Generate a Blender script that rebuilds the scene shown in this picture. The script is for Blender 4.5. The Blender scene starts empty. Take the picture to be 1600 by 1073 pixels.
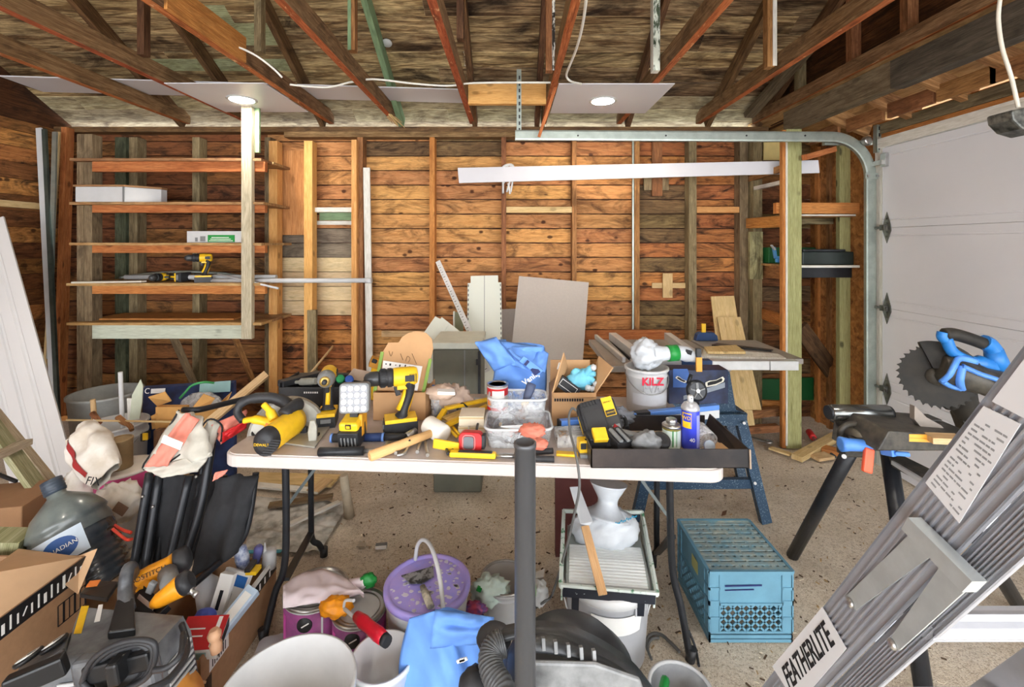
import bpy, math, random
from mathutils import Vector, Matrix, Euler, noise
R = random.Random(7)
PI = math.pi
F, CX, HY, CZ = 711.0, 800.0, 382.0, 1.51      # focal length, vanishing point and eye height measured from the photo
COL = bpy.context.scene.collection
V = Vector

def P(px, py, Y):
    "point of the place at distance Y seen at a pixel of the photo"
    return V(((px - CX) / F * Y, Y, CZ - (py - HY) / F * Y))
def G(px, py, z=0.0):
    "point of the place at height z seen at a pixel of the photo"
    return P(px, py, F * (CZ - z) / (py - HY))
def PX(px, Y): return (px - CX) / F * Y
def PZ(py, Y): return CZ - (py - HY) / F * Y

# ---------------------------------------------------------------- materials
def lin(c):
    if isinstance(c, str):
        c = [int(c[i:i + 2], 16) / 255 for i in (0, 2, 4)]
    else:
        c = [x / 255 for x in c]
    return [x / 12.92 if x <= .04045 else ((x + .055) / 1.055) ** 2.4 for x in c] + [1.0]

class NT:
    def __init__(s, name):
        s.m = bpy.data.materials.new(name); s.m.use_nodes = True
        s.t = s.m.node_tree; s.n = s.t.nodes; s.n.clear()
        s.out = s.n.new('ShaderNodeOutputMaterial'); s.b = s.n.new('ShaderNodeBsdfPrincipled')
        s.t.links.new(s.b.outputs[0], s.out.inputs[0])
    def add(s, typ, **kw):
        nd = s.n.new('ShaderNode' + typ)
        for k, v in kw.items():
            if k in nd.inputs: s.set(nd.inputs[k], v)
            else: setattr(nd, k, v)
        return nd
    def set(s, inp, v):
        if isinstance(v, bpy.types.NodeSocket): s.t.links.new(v, inp)
        else: inp.default_value = v
    def coord(s, kind='Object', scale=(1, 1, 1)):
        if kind == 'UV': o = s.add('UVMap').outputs[0]
        else: o = s.add('TexCoord').outputs[kind]
        mp = s.add('Mapping'); s.set(mp.inputs[0], o); mp.inputs['Scale'].default_value = scale
        return mp.outputs[0]
    def noise(s, co, scale=5, detail=4, rough=.55, dist=0):
        nd = s.add('TexNoise'); s.set(nd.inputs['Vector'], co)
        nd.inputs['Scale'].default_value = scale; nd.inputs['Detail'].default_value = detail
        nd.inputs['Roughness'].default_value = rough; nd.inputs['Distortion'].default_value = dist
        return nd.outputs['Fac']
    def ramp(s, fac, stops, interp='LINEAR'):
        nd = s.add('ValToRGB'); s.set(nd.inputs[0], fac); cr = nd.color_ramp; cr.interpolation = interp
        while len(cr.elements) < len(stops): cr.elements.new(.5)
        for e, (p, c) in zip(cr.elements, stops):
            e.position = p; e.color = c if not isinstance(c, (int, float)) else (c, c, c, 1)
        return nd.outputs[0]
    def mix(s, fac, a, b, mode='MIX'):
        nd = s.add('Mix', data_type='RGBA', blend_type=mode)
        s.set(nd.inputs[0], fac); s.set(nd.inputs[6], a); s.set(nd.inputs[7], b)
        return nd.outputs[2]
    def math(s, op, a, b=0.0):
        nd = s.add('Math', operation=op); s.set(nd.inputs[0], a); s.set(nd.inputs[1], b)
        return nd.outputs[0]
    def bump(s, h, strength=.3, dist=.01):
        nd = s.add('Bump'); s.set(nd.inputs['Height'], h)
        nd.inputs['Strength'].default_value = strength; nd.inputs['Distance'].default_value = dist
        s.t.links.new(nd.outputs[0], s.b.inputs['Normal'])

MATS = {}
def plain(name, c, rough=.5, metal=0.0, var=.12, scale=14, bump=0.0, c2=None, spec=.4, alpha=1.0, trans=0.0, coat=0.0, lo=.35, hi=.65):
    "a surface of one colour with faint dirt, or (c2) a second colour in blotches"
    if name in MATS: return MATS[name]
    t = NT(name); co = t.coord('Object'); nz = t.noise(co, scale, 5, .6)
    a = lin(c)
    b = lin(c2) if c2 else [x * (1 - var) for x in a[:3]] + [1]
    col = t.ramp(nz, [(lo, b), (hi, a)])
    t.set(t.b.inputs['Base Color'], col)
    t.b.inputs['Roughness'].default_value = rough; t.b.inputs['Metallic'].default_value = metal
    t.b.inputs['Specular IOR Level'].default_value = spec
    if coat: t.b.inputs['Coat Weight'].default_value = coat
    if trans:
        t.b.inputs['Transmission Weight'].default_value = trans; t.b.inputs['IOR'].default_value = 1.3
    if alpha < 1: t.b.inputs['Alpha'].default_value = alpha
    if bump: t.bump(t.noise(co, scale * 6, 3), bump, .004)
    MATS[name] = t.m
    return t.m

def wood(name, light, mid, dark, knots=.5, stain=.5, rough=.75, gu=1.4, gv=26, var=.5, stain_c=None, ss=2.2, bump=.25, peel=None, peel_amt=.5, kd=1.0):
    "sawn timber: grain along the board, knots, water stains, a tone of its own for each board; peel = flaking paint colour"
    if name in MATS: return MATS[name]
    t = NT(name)
    g = t.noise(t.coord('UV', (gu, gv, 1)), 2.2, 8, .68, .9)
    g2 = t.noise(t.coord('UV', (gu * 3, gv * 5, 1)), 3, 3, .6)
    col = t.ramp(g, [(.28, lin(dark)), (.42, lin(mid)), (.62, lin(light))])
    col = t.mix(t.ramp(g2, [(.42, .55), (.56, 0)]), col, lin(dark))
    if stain:
        st = t.noise(t.coord('UV', (ss, ss * 2.6, 1)), 1.3, 7, .66, 1.6)
        sc = lin(stain_c) if stain_c else [x * .5 for x in lin(dark)[:3]] + [1]
        col = t.mix(t.math('MULTIPLY', t.ramp(st, [(.46, 0), (.66, 1)]), stain), col, sc)
    if knots:
        vo = t.add('TexVoronoi'); t.set(vo.inputs['Vector'], t.coord('UV', (4.6 * kd, 8.5, 1))); vo.inputs['Scale'].default_value = 1.0
        wob = t.math('ADD', vo.outputs['Distance'], t.math('MULTIPLY', t.math('SUBTRACT', g, .5), .22))
        kn = t.ramp(wob, [(.10, 1), (.17, 0)])
        col = t.mix(t.math('MULTIPLY', kn, knots), col, [x * .35 for x in lin(dark)[:3]] + [1])
    at = t.add('Attribute', attribute_name='tone')
    vv = t.add('HueSaturation'); t.set(vv.inputs['Color'], col)
    t.set(vv.inputs['Value'], t.math('ADD', t.math('MULTIPLY', at.outputs['Fac'], var), 1 - var / 2))
    t.set(vv.inputs['Hue'], t.math('ADD', t.math('MULTIPLY', at.outputs['Fac'], .02), .49))
    col = vv.outputs[0]
    if peel:
        pz = t.noise(t.coord('UV', (5, 14, 1)), 1.6, 8, .7, .6)
        col = t.mix(t.ramp(pz, [(1 - peel_amt - .03, 0), (1 - peel_amt + .03, 1)]), col, lin(peel))
    t.set(t.b.inputs['Base Color'], col); t.b.inputs['Roughness'].default_value = rough
    t.b.inputs['Specular IOR Level'].default_value = .25
    if bump: t.bump(g, bump, .004)
    MATS[name] = t.m
    return t.m

def glow(name, c, strength):
    t = NT(name); t.b.inputs['Base Color'].default_value = lin(c)
    t.b.inputs['Emission Color'].default_value = lin(c); t.b.inputs['Emission Strength'].default_value = strength
    MATS[name] = t.m
    return t.m

def film(name, c, alpha=.35, rough=.15):
    "thin clear plastic"
    if name in MATS: return MATS[name]
    t = NT(name); co = t.coord('Object'); nz = t.noise(co, 22, 5, .6, 1.0)
    t.b.inputs['Base Color'].default_value = lin(c); t.b.inputs['Roughness'].default_value = rough
    t.set(t.b.inputs['Alpha'], t.ramp(nz, [(.35, max(0, alpha - .2)), (.65, min(1, alpha + .25))]))
    t.bump(nz, .5, .01)
    MATS[name] = t.m
    return t.m

# ---------------------------------------------------------------- mesh builder
def basis(d, up=(0, 0, 1)):
    d = V(d).normalized(); u = V(up)
    if abs(d.dot(u.normalized())) > .995: u = V((0, 1, 0)) if abs(d.y) < .9 else V((1, 0, 0))
    s = d.cross(u).normalized(); u2 = s.cross(d)
    return d, s, u2

class MB:
    def __init__(s, *mats):
        s.v, s.f, s.uv, s.mi, s.sm, s.tone = [], [], [], [], [], []
        s.mats = list(mats); s.cur = 0; s.tn = R.random(); s.off = (R.random() * 40, R.random() * 40)
        s.M = None
    def m(s, mat):
        if mat not in s.mats: s.mats.append(mat)
        s.cur = s.mats.index(mat); return s
    def at(s, M): s.M = M; return s
    def new(s, tone=None):
        s.tn = R.random() if tone is None else tone; s.off = (R.random() * 40, R.random() * 40)
    def vert(s, p):
        p = V(p)
        if s.M is not None: p = s.M @ p
        s.v.append(p); return len(s.v) - 1
    def face(s, idx, uv=None, smooth=False):
        s.f.append(tuple(idx)); ox, oy = s.off
        if uv is None:
            a, b, c = s.v[idx[0]], s.v[idx[1]], s.v[idx[2]]
            n = (b - a).cross(c - a)
            k = max(range(3), key=lambda i: abs(n[i]))
            ax = [i for i in range(3) if i != k]
            uv = [(s.v[i][ax[0]], s.v[i][ax[1]]) for i in idx]
        s.uv.append([(x + ox, y + oy) for x, y in uv]); s.mi.append(s.cur); s.sm.append(smooth); s.tone.append(s.tn)
    def hexa(s, P8, L=None, w=None, h=None):
        "P8: four corners of the start face then the four of the end face"
        s.new() if L is not None else None
        i = [s.vert(p) for p in P8]
        if L is None: L = (V(P8[4]) - V(P8[0])).length
        for a, b in ((0, 1), (1, 2), (2, 3), (3, 0)):
            d = (V(P8[b]) - V(P8[a])).length
            o = .11 * a
            s.face((i[a], i[b], i[4 + b], i[4 + a]), [(0, o), (0, o + d), (L, o + d), (L, o)])
        d1 = (V(P8[1]) - V(P8[0])).length; d2 = (V(P8[2]) - V(P8[1])).length
        q = [(0, 0), (.02, d1), (.04, d1), (.03, 0)]
        s.face((i[3], i[2], i[1], i[0]), q); s.face((i[4], i[5], i[6], i[7]), q)
        return s
    def bar(s, p0, p1, w, h, up=(0, 0, 1), tone=None, w1=None, h1=None):
        p0, p1 = V(p0), V(p1); d, sd, u = basis(p1 - p0, up)
        w1 = w if w1 is None else w1; h1 = h if h1 is None else h1
        s.new(tone)
        q = []
        for p, ww, hh in ((p0, w, h), (p1, w1, h1)):
            q += [p - sd * ww / 2 - u * hh / 2, p + sd * ww / 2 - u * hh / 2, p + sd * ww / 2 + u * hh / 2, p - sd * ww / 2 + u * hh / 2]
        i = s.tn; r = s.hexa(q); return r
    def box(s, c, size, rot=None, tone=None):
        "box centred at c; grain along its longest side"
        c = V(c); k = max(range(3), key=lambda i: size[i]); hs = V(size) / 2
        M = rot.to_matrix() if isinstance(rot, Euler) else (Euler(rot).to_matrix() if rot else Matrix.Identity(3))
        a = [V((0, 0, 0)) for _ in range(3)]
        for j in range(3): a[j][j] = hs[j]
        d, e, g = a[k], a[(k + 1) % 3], a[(k + 2) % 3]
        q = [M @ p + c for p in (-d - e - g, -d + e - g, -d + e + g, -d - e + g, d - e - g, d + e - g, d + e + g, d - e + g)]
        s.new(tone); return s.hexa(q)
    def box2(s, lo, hi, tone=None):
        lo, hi = V(lo), V(hi)
        return s.box((lo + hi) / 2, [abs(x) for x in (hi - lo)], tone=tone)
    def ring(s, c, a, b, r, n, r2=None):
        r2 = r if r2 is None else r2
        return [s.vert(c + a * (r * math.cos(2 * PI * k / n)) + b * (r2 * math.sin(2 * PI * k / n))) for k in range(n)]
    def skin(s, r0, r1, u0=0, u1=.1, smooth=True, closed=True):
        n = len(r0)
        for k in range(n if closed else n - 1):
            k2 = (k + 1) % n
            s.face((r0[k], r0[k2], r1[k2], r1[k]), [(u0, k / n), (u0, (k + 1) / n), (u1, (k + 1) / n), (u1, k / n)], smooth)
    def tube(s, pts, r, n=10, caps=True, closed=False, flat=1.0, up=(0, 0, 1)):
        pts = [V(p) for p in pts]; rs = r if isinstance(r, (list, tuple)) else [r] * len(pts)
        s.new(); rings = []; prev = None; L = 0; Ls = []
        for i, p in enumerate(pts):
            if closed: t = pts[(i + 1) % len(pts)] - pts[i - 1]
            else: t = pts[min(i + 1, len(pts) - 1)] - pts[max(i - 1, 0)]
            if t.length < 1e-9: t = V((0, 0, 1))
            t.normalize()
            if prev is None: _, a, b = basis(t, up)
            else:
                a = prev - t * prev.dot(t)
                if a.length < 1e-6: _, a, b = basis(t, up)
                a.normalize(); b = a.cross(t).normalized() * -1
                b = t.cross(a)
            if prev is None: b = t.cross(a)
            prev = a
            if i: L += (p - pts[i - 1]).length
            Ls.append(L); rings.append(s.ring(p, a, b, rs[i], n, rs[i] * flat))
        for i in range(len(rings) - 1): s.skin(rings[i], rings[i + 1], Ls[i], Ls[i + 1])
        if closed: s.skin(rings[-1], rings[0], L, L + .05)
        elif caps:
            s.face(rings[0][::-1]); s.face(rings[-1])
        return s
    def lathe(s, prof, c=(0, 0, 0), axis=(0, 0, 1), n=28, cap0=True, cap1=True, smooth=True, squash=1.0, up=(0, 1, 0)):
        "prof: (radius, height) list along axis"
        s.new(); c = V(c); d, a, b = basis(axis, up); rings = [s.ring(c + d * h, a, b, max(r, 1e-5), n, max(r, 1e-5) * squash) for r, h in prof]
        L = 0
        for i in range(len(rings) - 1):
            dl = math.hypot(prof[i + 1][0] - prof[i][0], prof[i + 1][1] - prof[i][1])
            s.skin(rings[i], rings[i + 1], L, L + dl, smooth); L += dl
        if cap0: s.face(rings[0][::-1])
        if cap1: s.face(rings[-1])
        return s
    def cyl(s, p0, p1, r, n=16, r1=None):
        p0, p1 = V(p0), V(p1); L = (p1 - p0).length
        return s.lathe([(r, 0), (r if r1 is None else r1, L)], p0, p1 - p0, n)
    def prism(s, poly, o, ax, ay, depth, smooth=False):
        "polygon (x, y) in the plane ax, ay at o, extruded by the vector depth"
        s.new(); o, ax, ay, dp = V(o), V(ax), V(ay), V(depth); n = len(poly)
        a = [s.vert(o + ax * x + ay * y) for x, y in poly]; b = [s.vert(o + ax * x + ay * y + dp) for x, y in poly]
        uv = [(x, y) for x, y in poly]
        s.face(a[::-1], uv[::-1]); s.face(b, uv)
        L = 0
        for k in range(n):
            k2 = (k + 1) % n; d = math.hypot(poly[k2][0] - poly[k][0], poly[k2][1] - poly[k][1])
            s.face((a[k], a[k2], b[k2], b[k]), [(L, 0), (L + d, 0), (L + d, dp.length), (L, dp.length)], smooth); L += d
        return s
    def grid(s, fn, nu, nv, smooth=True):
        s.new(); idx = [[s.vert(fn(i / nu, j / nv)) for j in range(nv + 1)] for i in range(nu + 1)]
        for i in range(nu):
            for j in range(nv):
                s.face((idx[i][j], idx[i + 1][j], idx[i + 1][j + 1], idx[i][j + 1]),
                       [(i / nu, j / nv), ((i + 1) / nu, j / nv), ((i + 1) / nu, (j + 1) / nv), (i / nu, (j + 1) / nv)], smooth)
        return s
    def blob(s, c, r, nu=28, nv=18, amp=.15, freq=3.0, seed=0, flat0=None, fold=0.0, shape=None):
        "crumpled closed bag: an ellipsoid pushed in and out by noise; flat0 = lowest height it may reach"
        s.new(); c = V(c); r = V(r if isinstance(r, (tuple, list)) else (r, r, r)); sd = V((seed * 7.3, seed * 3.1, seed * 1.7))
        def pt(t, p):
            d = V((math.sin(t) * math.cos(p), math.sin(t) * math.sin(p), math.cos(t)))
            k = 1 + amp * noise.noise(d * freq + sd) + amp * .5 * noise.noise(d * freq * 2.6 + sd)
            if fold: k -= fold * abs(noise.noise(d * freq * 1.7 + sd * 2)) ** .6
            q = V((d.x * r.x, d.y * r.y, d.z * r.z)) * k
            if shape: q = shape(q, d)
            q = q + c
            if flat0 is not None and q.z < flat0: q.z = flat0
            return q
        rows = []
        top = s.vert(pt(0, 0)); bot = s.vert(pt(PI, 0))
        for i in range(1, nv): rows.append([s.vert(pt(PI * i / nv, 2 * PI * k / nu)) for k in range(nu)])
        for i in range(nv - 2): s.skin(rows[i + 1], rows[i], i / nv, (i + 1) / nv)
        for k in range(nu):
            s.face((top, rows[0][k], rows[0][(k + 1) % nu]), None, True); s.face((bot, rows[-1][(k + 1) % nu], rows[-1][k]), None, True)
        return s
    def build(s, name, parent=None, bevel=0, seg=2, sub=0, solid=0, auto=None, label=None, kind=None):
        me = bpy.data.meshes.new(name)
        vs = s.v
        if parent is not None:
            inv = ROOTM[parent.name].inverted(); vs = [inv @ p for p in vs]
        me.from_pydata([tuple(p) for p in vs], [], s.f)
        for mt in s.mats: me.materials.append(mt)
        me.polygons.foreach_set('material_index', s.mi); me.polygons.foreach_set('use_smooth', s.sm)
        ul = me.uv_layers.new(name='UVMap'); flat = [c for q in s.uv for p in q for c in p]
        ul.data.foreach_set('uv', flat)
        at = me.attributes.new('tone', 'FLOAT', 'FACE'); at.data.foreach_set('value', s.tone)
        me.update(); me.validate()
        o = bpy.data.objects.new(name, me); COL.objects.link(o)
        if parent is not None:
            o.parent = parent; ROOTM[o.name] = ROOTM[parent.name]
        else: ROOTM[o.name] = Matrix.Identity(4)
        if solid:
            md = o.modifiers.new('thick', 'SOLIDIFY'); md.thickness = solid; md.offset = 0
        if bevel:
            md = o.modifiers.new('edge', 'BEVEL'); md.width = bevel; md.segments = seg; md.limit_method = 'ANGLE'; md.angle_limit = .7
        if sub:
            md = o.modifiers.new('smooth', 'SUBSURF'); md.levels = sub; md.render_levels = sub
        if label: o['label'] = label
        if kind: o['kind'] = kind
        return o

ROOTM = {}
def thing(name, label, cat, loc=(0, 0, 0), rot=(0, 0, 0), group=None):
    o = bpy.data.objects.new(name, None); COL.objects.link(o); o.empty_display_size = .05
    o.location = loc; o.rotation_euler = rot
    ROOTM[o.name] = Matrix.Translation(V(loc)) @ Euler(rot).to_matrix().to_4x4()
    o['label'] = label; o['category'] = cat
    if group: o['group'] = group
    return o
def LM(o): return ROOTM[o.name]                 # builds parts in the thing's own axes: MB(..).at(LM(t))
def single(mb, name, label, cat, origin=None, group=None, **kw):
    "a thing that is one mesh, its origin put at its base"
    c = V(origin) if origin is not None else V((sum(p.x for p in mb.v) / len(mb.v), sum(p.y for p in mb.v) / len(mb.v), min(p.z for p in mb.v)))
    mb.v = [p - c for p in mb.v]
    o = mb.build(name, None, **kw); o.location = c; o['label'] = label; o['category'] = cat
    ROOTM[o.name] = Matrix.Translation(c)
    if group: o['group'] = group
    return o
def struct(mb, name, **kw):
    o = mb.build(name, None, **kw); o['kind'] = 'structure'; return o
def copy_tree(o, loc, rot=None, label=None, parent=None):
    c = o.copy(); COL.objects.link(c)
    if parent is not None: c.parent = parent
    else:
        c.location = loc
        if rot is not None: c.rotation_euler = rot
        if label: c['label'] = label
        ROOTM[c.name] = Matrix.Translation(V(loc)) @ Euler(rot if rot is not None else o.rotation_euler).to_matrix().to_4x4()
    for ch in [x for x in bpy.data.objects if x.parent == o]: copy_tree(ch, None, parent=c)
    return c
def frame(o, ax, ay):
    "4x4 matrix: local x along ax, y along ay (made square), z out of them, origin o"
    ax = V(ax).normalized(); az = ax.cross(V(ay)).normalized(); ay = az.cross(ax)
    M = Matrix((ax, ay, az)).transposed().to_4x4(); M.translation = V(o); return M
def text(s, M, size, mat, parent, name='lettering', sx=1.0, lift=.0008, extrude=.0004, align='CENTER', bold=0.0):
    cu = bpy.data.curves.new(name, 'FONT'); cu.body = s; cu.size = size; cu.extrude = extrude; cu.align_x = align; cu.align_y = 'CENTER'; cu.offset = bold
    tmp = bpy.data.objects.new(name + '_t', cu); COL.objects.link(tmp)
    bpy.context.view_layer.update()
    me = bpy.data.meshes.new_from_object(tmp.evaluated_get(bpy.context.evaluated_depsgraph_get()))
    bpy.data.objects.remove(tmp); bpy.data.curves.remove(cu)
    T = M @ Matrix.Translation((0, 0, lift)) @ Matrix.Diagonal((sx, 1, 1, 1))
    if parent is not None: T = ROOTM[parent.name].inverted() @ T
    me.transform(T); me.materials.clear(); me.materials.append(mat)
    o = bpy.data.objects.new(name, me); COL.objects.link(o)
    if parent is not None: o.parent = parent; ROOTM[o.name] = ROOTM[parent.name]
    return o
def arc(c, r, a0, a1, n, ax=(1, 0, 0), ay=(0, 0, 1)):
    c, ax, ay = V(c), V(ax), V(ay)
    return [c + ax * (r * math.cos(a0 + (a1 - a0) * k / n)) + ay * (r * math.sin(a0 + (a1 - a0) * k / n)) for k in range(n + 1)]
def smooth_path(pts, n=6):
    "Catmull-Rom through the points"
    pts = [V(p) for p in pts]; out = []
    for i in range(len(pts) - 1):
        p0, p1, p2, p3 = pts[max(i - 1, 0)], pts[i], pts[i + 1], pts[min(i + 2, len(pts) - 1)]
        for k in range(n):
            t = k / n
            out.append(.5 * ((2 * p1) + (p2 - p0) * t + (2 * p0 - 5 * p1 + 4 * p2 - p3) * t * t + (3 * p1 - p0 - 3 * p2 + p3) * t ** 3))
    out.append(pts[-1]); return out
ORD = ['first', 'second', 'third', 'fourth', 'fifth', 'sixth', 'seventh', 'eighth', 'ninth', 'tenth', 'eleventh', 'twelfth']
# ================================================================ materials of the building
PINE = wood('pine_planks', (222, 166, 106), (198, 140, 84), (134, 84, 46), knots=1, stain=.85, var=.34, stain_c=(84, 54, 30), kd=1.35)
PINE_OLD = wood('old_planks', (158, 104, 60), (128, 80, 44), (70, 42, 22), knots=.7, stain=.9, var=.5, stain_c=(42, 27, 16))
GREYP = wood('weathered_planks', (150, 124, 84), (120, 94, 60), (70, 50, 32), knots=.6, stain=.9, var=.45, stain_c=(52, 36, 22))
MIXP = wood('streaked_planks', (214, 146, 86), (182, 116, 62), (98, 58, 32), knots=.9, stain=1.0, var=.4, stain_c=(54, 36, 22), kd=1.3)
CREAM = wood('cream_painted_planks', (232, 212, 172), (224, 202, 158), (196, 172, 126), knots=.5, stain=.35, var=.16, gv=12)
GREYPAINT = wood('grey_planks', (150, 138, 118), (124, 112, 95), (92, 82, 70), knots=.4, stain=.6, var=.2, gv=14)
GREENP = wood('green_painted_planks', (140, 168, 128), (130, 156, 118), (106, 130, 98), knots=.2, stain=.3, var=.1, gv=12)
NEWPINE = wood('new_pine', (232, 182, 116), (220, 164, 96), (188, 128, 66), knots=.6, stain=.12, var=.18)
OLDSTUD = wood('old_stud', (182, 130, 84), (150, 102, 62), (94, 60, 36), knots=.5, stain=.5, var=.3)
GREYSTUD = wood('grey_stud', (160, 142, 108), (132, 114, 84), (86, 72, 52), knots=.4, stain=.55, var=.25)
GREENSTUD = wood('green_stud', (114, 120, 96), (94, 100, 76), (58, 62, 48), knots=.2, stain=.6, var=.2)
ORANGE = wood('orange_board', (212, 146, 84), (188, 118, 62), (128, 72, 36), knots=.7, stain=.35, var=.2)
JOISTS = wood('joist_side', (158, 126, 90), (126, 94, 62), (76, 52, 32), knots=.4, stain=.6, var=.3)
JOISTR = wood('joist_red', (206, 122, 76), (172, 90, 50), (102, 52, 28), knots=.4, stain=.4, var=.25, peel=(226, 178, 130), peel_amt=.36)
RAFT = wood('rafter_dark', (132, 98, 66), (102, 72, 48), (60, 40, 26), knots=.3, stain=.6, var=.3)
ROOF = wood('roof_planks', (206, 178, 132), (122, 94, 62), (46, 32, 21), knots=.4, stain=.95, var=.75, gu=.9, gv=11, stain_c=(34, 22, 14), ss=1.0)
ROOFP = wood('pale_roof_planks', (180, 184, 146), (160, 164, 124), (120, 118, 84), knots=.2, stain=.6, var=.2, gv=9, stain_c=(70, 60, 40))
ROOFE = wood('eave_planks', (196, 184, 150), (166, 150, 116), (110, 94, 66), knots=.3, stain=.7, var=.3, gv=9, stain_c=(70, 54, 36))
GABLE = wood('gable_planks', (96, 58, 32), (70, 38, 20), (36, 20, 12), knots=.5, stain=.8, var=.5)
TREATED = wood('treated_post', (186, 186, 132), (166, 166, 112), (128, 126, 80), knots=.9, stain=.1, var=.12)
BEAMG = wood('grey_beam', (138, 124, 98), (112, 98, 74), (74, 62, 44), knots=.4, stain=.5, var=.3)
PLY = wood('plywood', (214, 158, 102), (198, 140, 84), (168, 112, 62), knots=.3, stain=.25, var=.1, gu=.8, gv=6)
WHITEW = wood('white_painted_wood', (232, 230, 222), (224, 222, 212), (196, 192, 178), knots=.1, stain=.15, var=.06, gv=10)
PALEW = wood('pale_wood', (226, 200, 152), (210, 180, 128), (176, 142, 92), knots=.4, stain=.15, var=.18)
OSB = NT('strand_board')
_c = OSB.coord('Object', (1, 1, 1))
_v = OSB.add('TexVoronoi'); OSB.set(_v.inputs['Vector'], _c); _v.inputs['Scale'].default_value = 26
_n = OSB.noise(_c, 9, 6, .7, 2.5)
OSB.set(OSB.b.inputs['Base Color'], OSB.mix(.5, OSB.ramp(_n, [(.35, lin((96, 56, 26))), (.5, lin((164, 104, 52))), (.65, lin((206, 150, 86)))]), OSB.ramp(_v.outputs['Color'], [(.1, lin((110, 64, 30))), (.9, lin((200, 140, 76)))])))
OSB.b.inputs['Roughness'].default_value = .8; OSB = OSB.m
# dirt floor: packed grit, pale specks, darker damp patches of their own shape
_t = NT('packed_dirt'); _c = _t.coord('Object')
_a = _t.noise(_c, 3.2, 8, .62, .6); _b = _t.noise(_c, 210, 3, .7); _d = _t.noise(_c, 70, 6, .75)
_col = _t.ramp(_a, [(.3, lin((200, 184, 160))), (.5, lin((220, 206, 184))), (.7, lin((232, 220, 202)))])
_col = _t.mix(_t.ramp(_d, [(.38, .7), (.50, 0)]), _col, lin((164, 144, 118)))
_col = _t.mix(_t.ramp(_b, [(.57, 0), (.64, .9)]), _col, lin((240, 234, 222)))
_col = _t.mix(_t.ramp(_b, [(.34, .85), (.41, 0)]), _col, lin((96, 80, 62)))
_t.set(_t.b.inputs['Base Color'], _col); _t.b.inputs['Roughness'].default_value = .95
_t.bump(_t.math('ADD', _d, _t.math('MULTIPLY', _b, .6)), .7, .012); DIRT = _t.m
METAL = plain('galvanised_steel', (176, 186, 178), rough=.42, metal=.75, var=.2, scale=18)
STEEL = plain('bright_steel', (190, 190, 188), rough=.3, metal=.9, var=.2, scale=30)
DOORW = plain('garage_door_paint', (222, 224, 229), rough=.55, var=.02, scale=5)
WHITEP = plain('white_plastic_panel', (212, 212, 217), rough=.4, var=.03, scale=4)
BLACK = plain('black_plastic', (46, 47, 50), rough=.5, var=.35, scale=20)
BLACKM = plain('black_metal', (40, 42, 46), rough=.38, var=.3, metal=.2, scale=24)
GREYPL = plain('grey_plastic', (128, 130, 130), rough=.5, var=.2)
CARD = plain('cardboard', (196, 154, 110), rough=.85, var=.1, scale=10)
CARD2 = plain('brown_cardboard', (160, 122, 88), rough=.85, var=.14, scale=10)
YEL = plain('tool_yellow', (248, 200, 40), rough=.4, var=.12, scale=30)
WHITE = plain('white_plastic', (200, 201, 201), rough=.42, var=.07, scale=12)
BLUE = plain('tool_blue', (52, 120, 200), rough=.4, var=.15, scale=20)
RED = plain('red_plastic', (200, 36, 40), rough=.4, var=.12, scale=20)
CABLEW = plain('white_cable', (232, 230, 220), rough=.5, var=.08)

# ================================================================ floor and walls
YB = 4.0; XL = -3.93; XR = 2.1; XO = 2.62
f = MB(DIRT)
f.grid(lambda u, v: V((-4.4 + 7.6 * u, -3.4 + 7.8 * v, .012 * noise.noise(V((u * 14, v * 14, 3))) - .004)), 90, 90)
struct(f, 'floor')

def zfix(px): return (px - CX) / F * YB
# back wall: planks in the bays between the studs; each bay has the boards it was sheathed with
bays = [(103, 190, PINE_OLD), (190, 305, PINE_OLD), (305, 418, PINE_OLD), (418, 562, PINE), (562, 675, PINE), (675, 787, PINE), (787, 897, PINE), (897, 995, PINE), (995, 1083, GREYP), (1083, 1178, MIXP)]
w = MB(PINE); H = .1272
def wavy(w, xa, xb, z0, z1, y, amt=1.0):
    "a plank whose long edges wander a little, as sawn and weathered boards do"
    w.new(); n = max(4, int((xb - xa) / .035)); sd = R.uniform(0, 90); dy = R.uniform(-.003, .002); fr, bk = [], []
    for k in range(n + 1):
        x = xa + (xb - xa) * k / n
        e0 = amt * (.0045 * abs(noise.noise(V((x * 9, sd, 0)))) + .0015); e1 = amt * (.0075 * abs(noise.noise(V((x * 7, sd, 7)))) ** 1.3 + .0015)
        fr.append((w.vert((x, y, z0 + e0)), w.vert((x, y + dy, z1 - e1)))); bk.append((w.vert((x, y + .02, z0 + e0)), w.vert((x, y + .02, z1 - e1))))
    for k in range(n):
        u0, u1 = (xb - xa) * k / n, (xb - xa) * (k + 1) / n; h = z1 - z0
        w.face((fr[k][0], fr[k + 1][0], fr[k + 1][1], fr[k][1]), [(u0, 0), (u1, 0), (u1, h), (u0, h)])
        w.face((fr[k][1], fr[k + 1][1], bk[k + 1][1], bk[k][1]), [(u0, h), (u1, h), (u1, h + .02), (u0, h + .02)]); w.face((bk[k][0], bk[k + 1][0], fr[k + 1][0], fr[k][0]), [(u0, -.02), (u1, -.02), (u1, 0), (u0, 0)])
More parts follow.
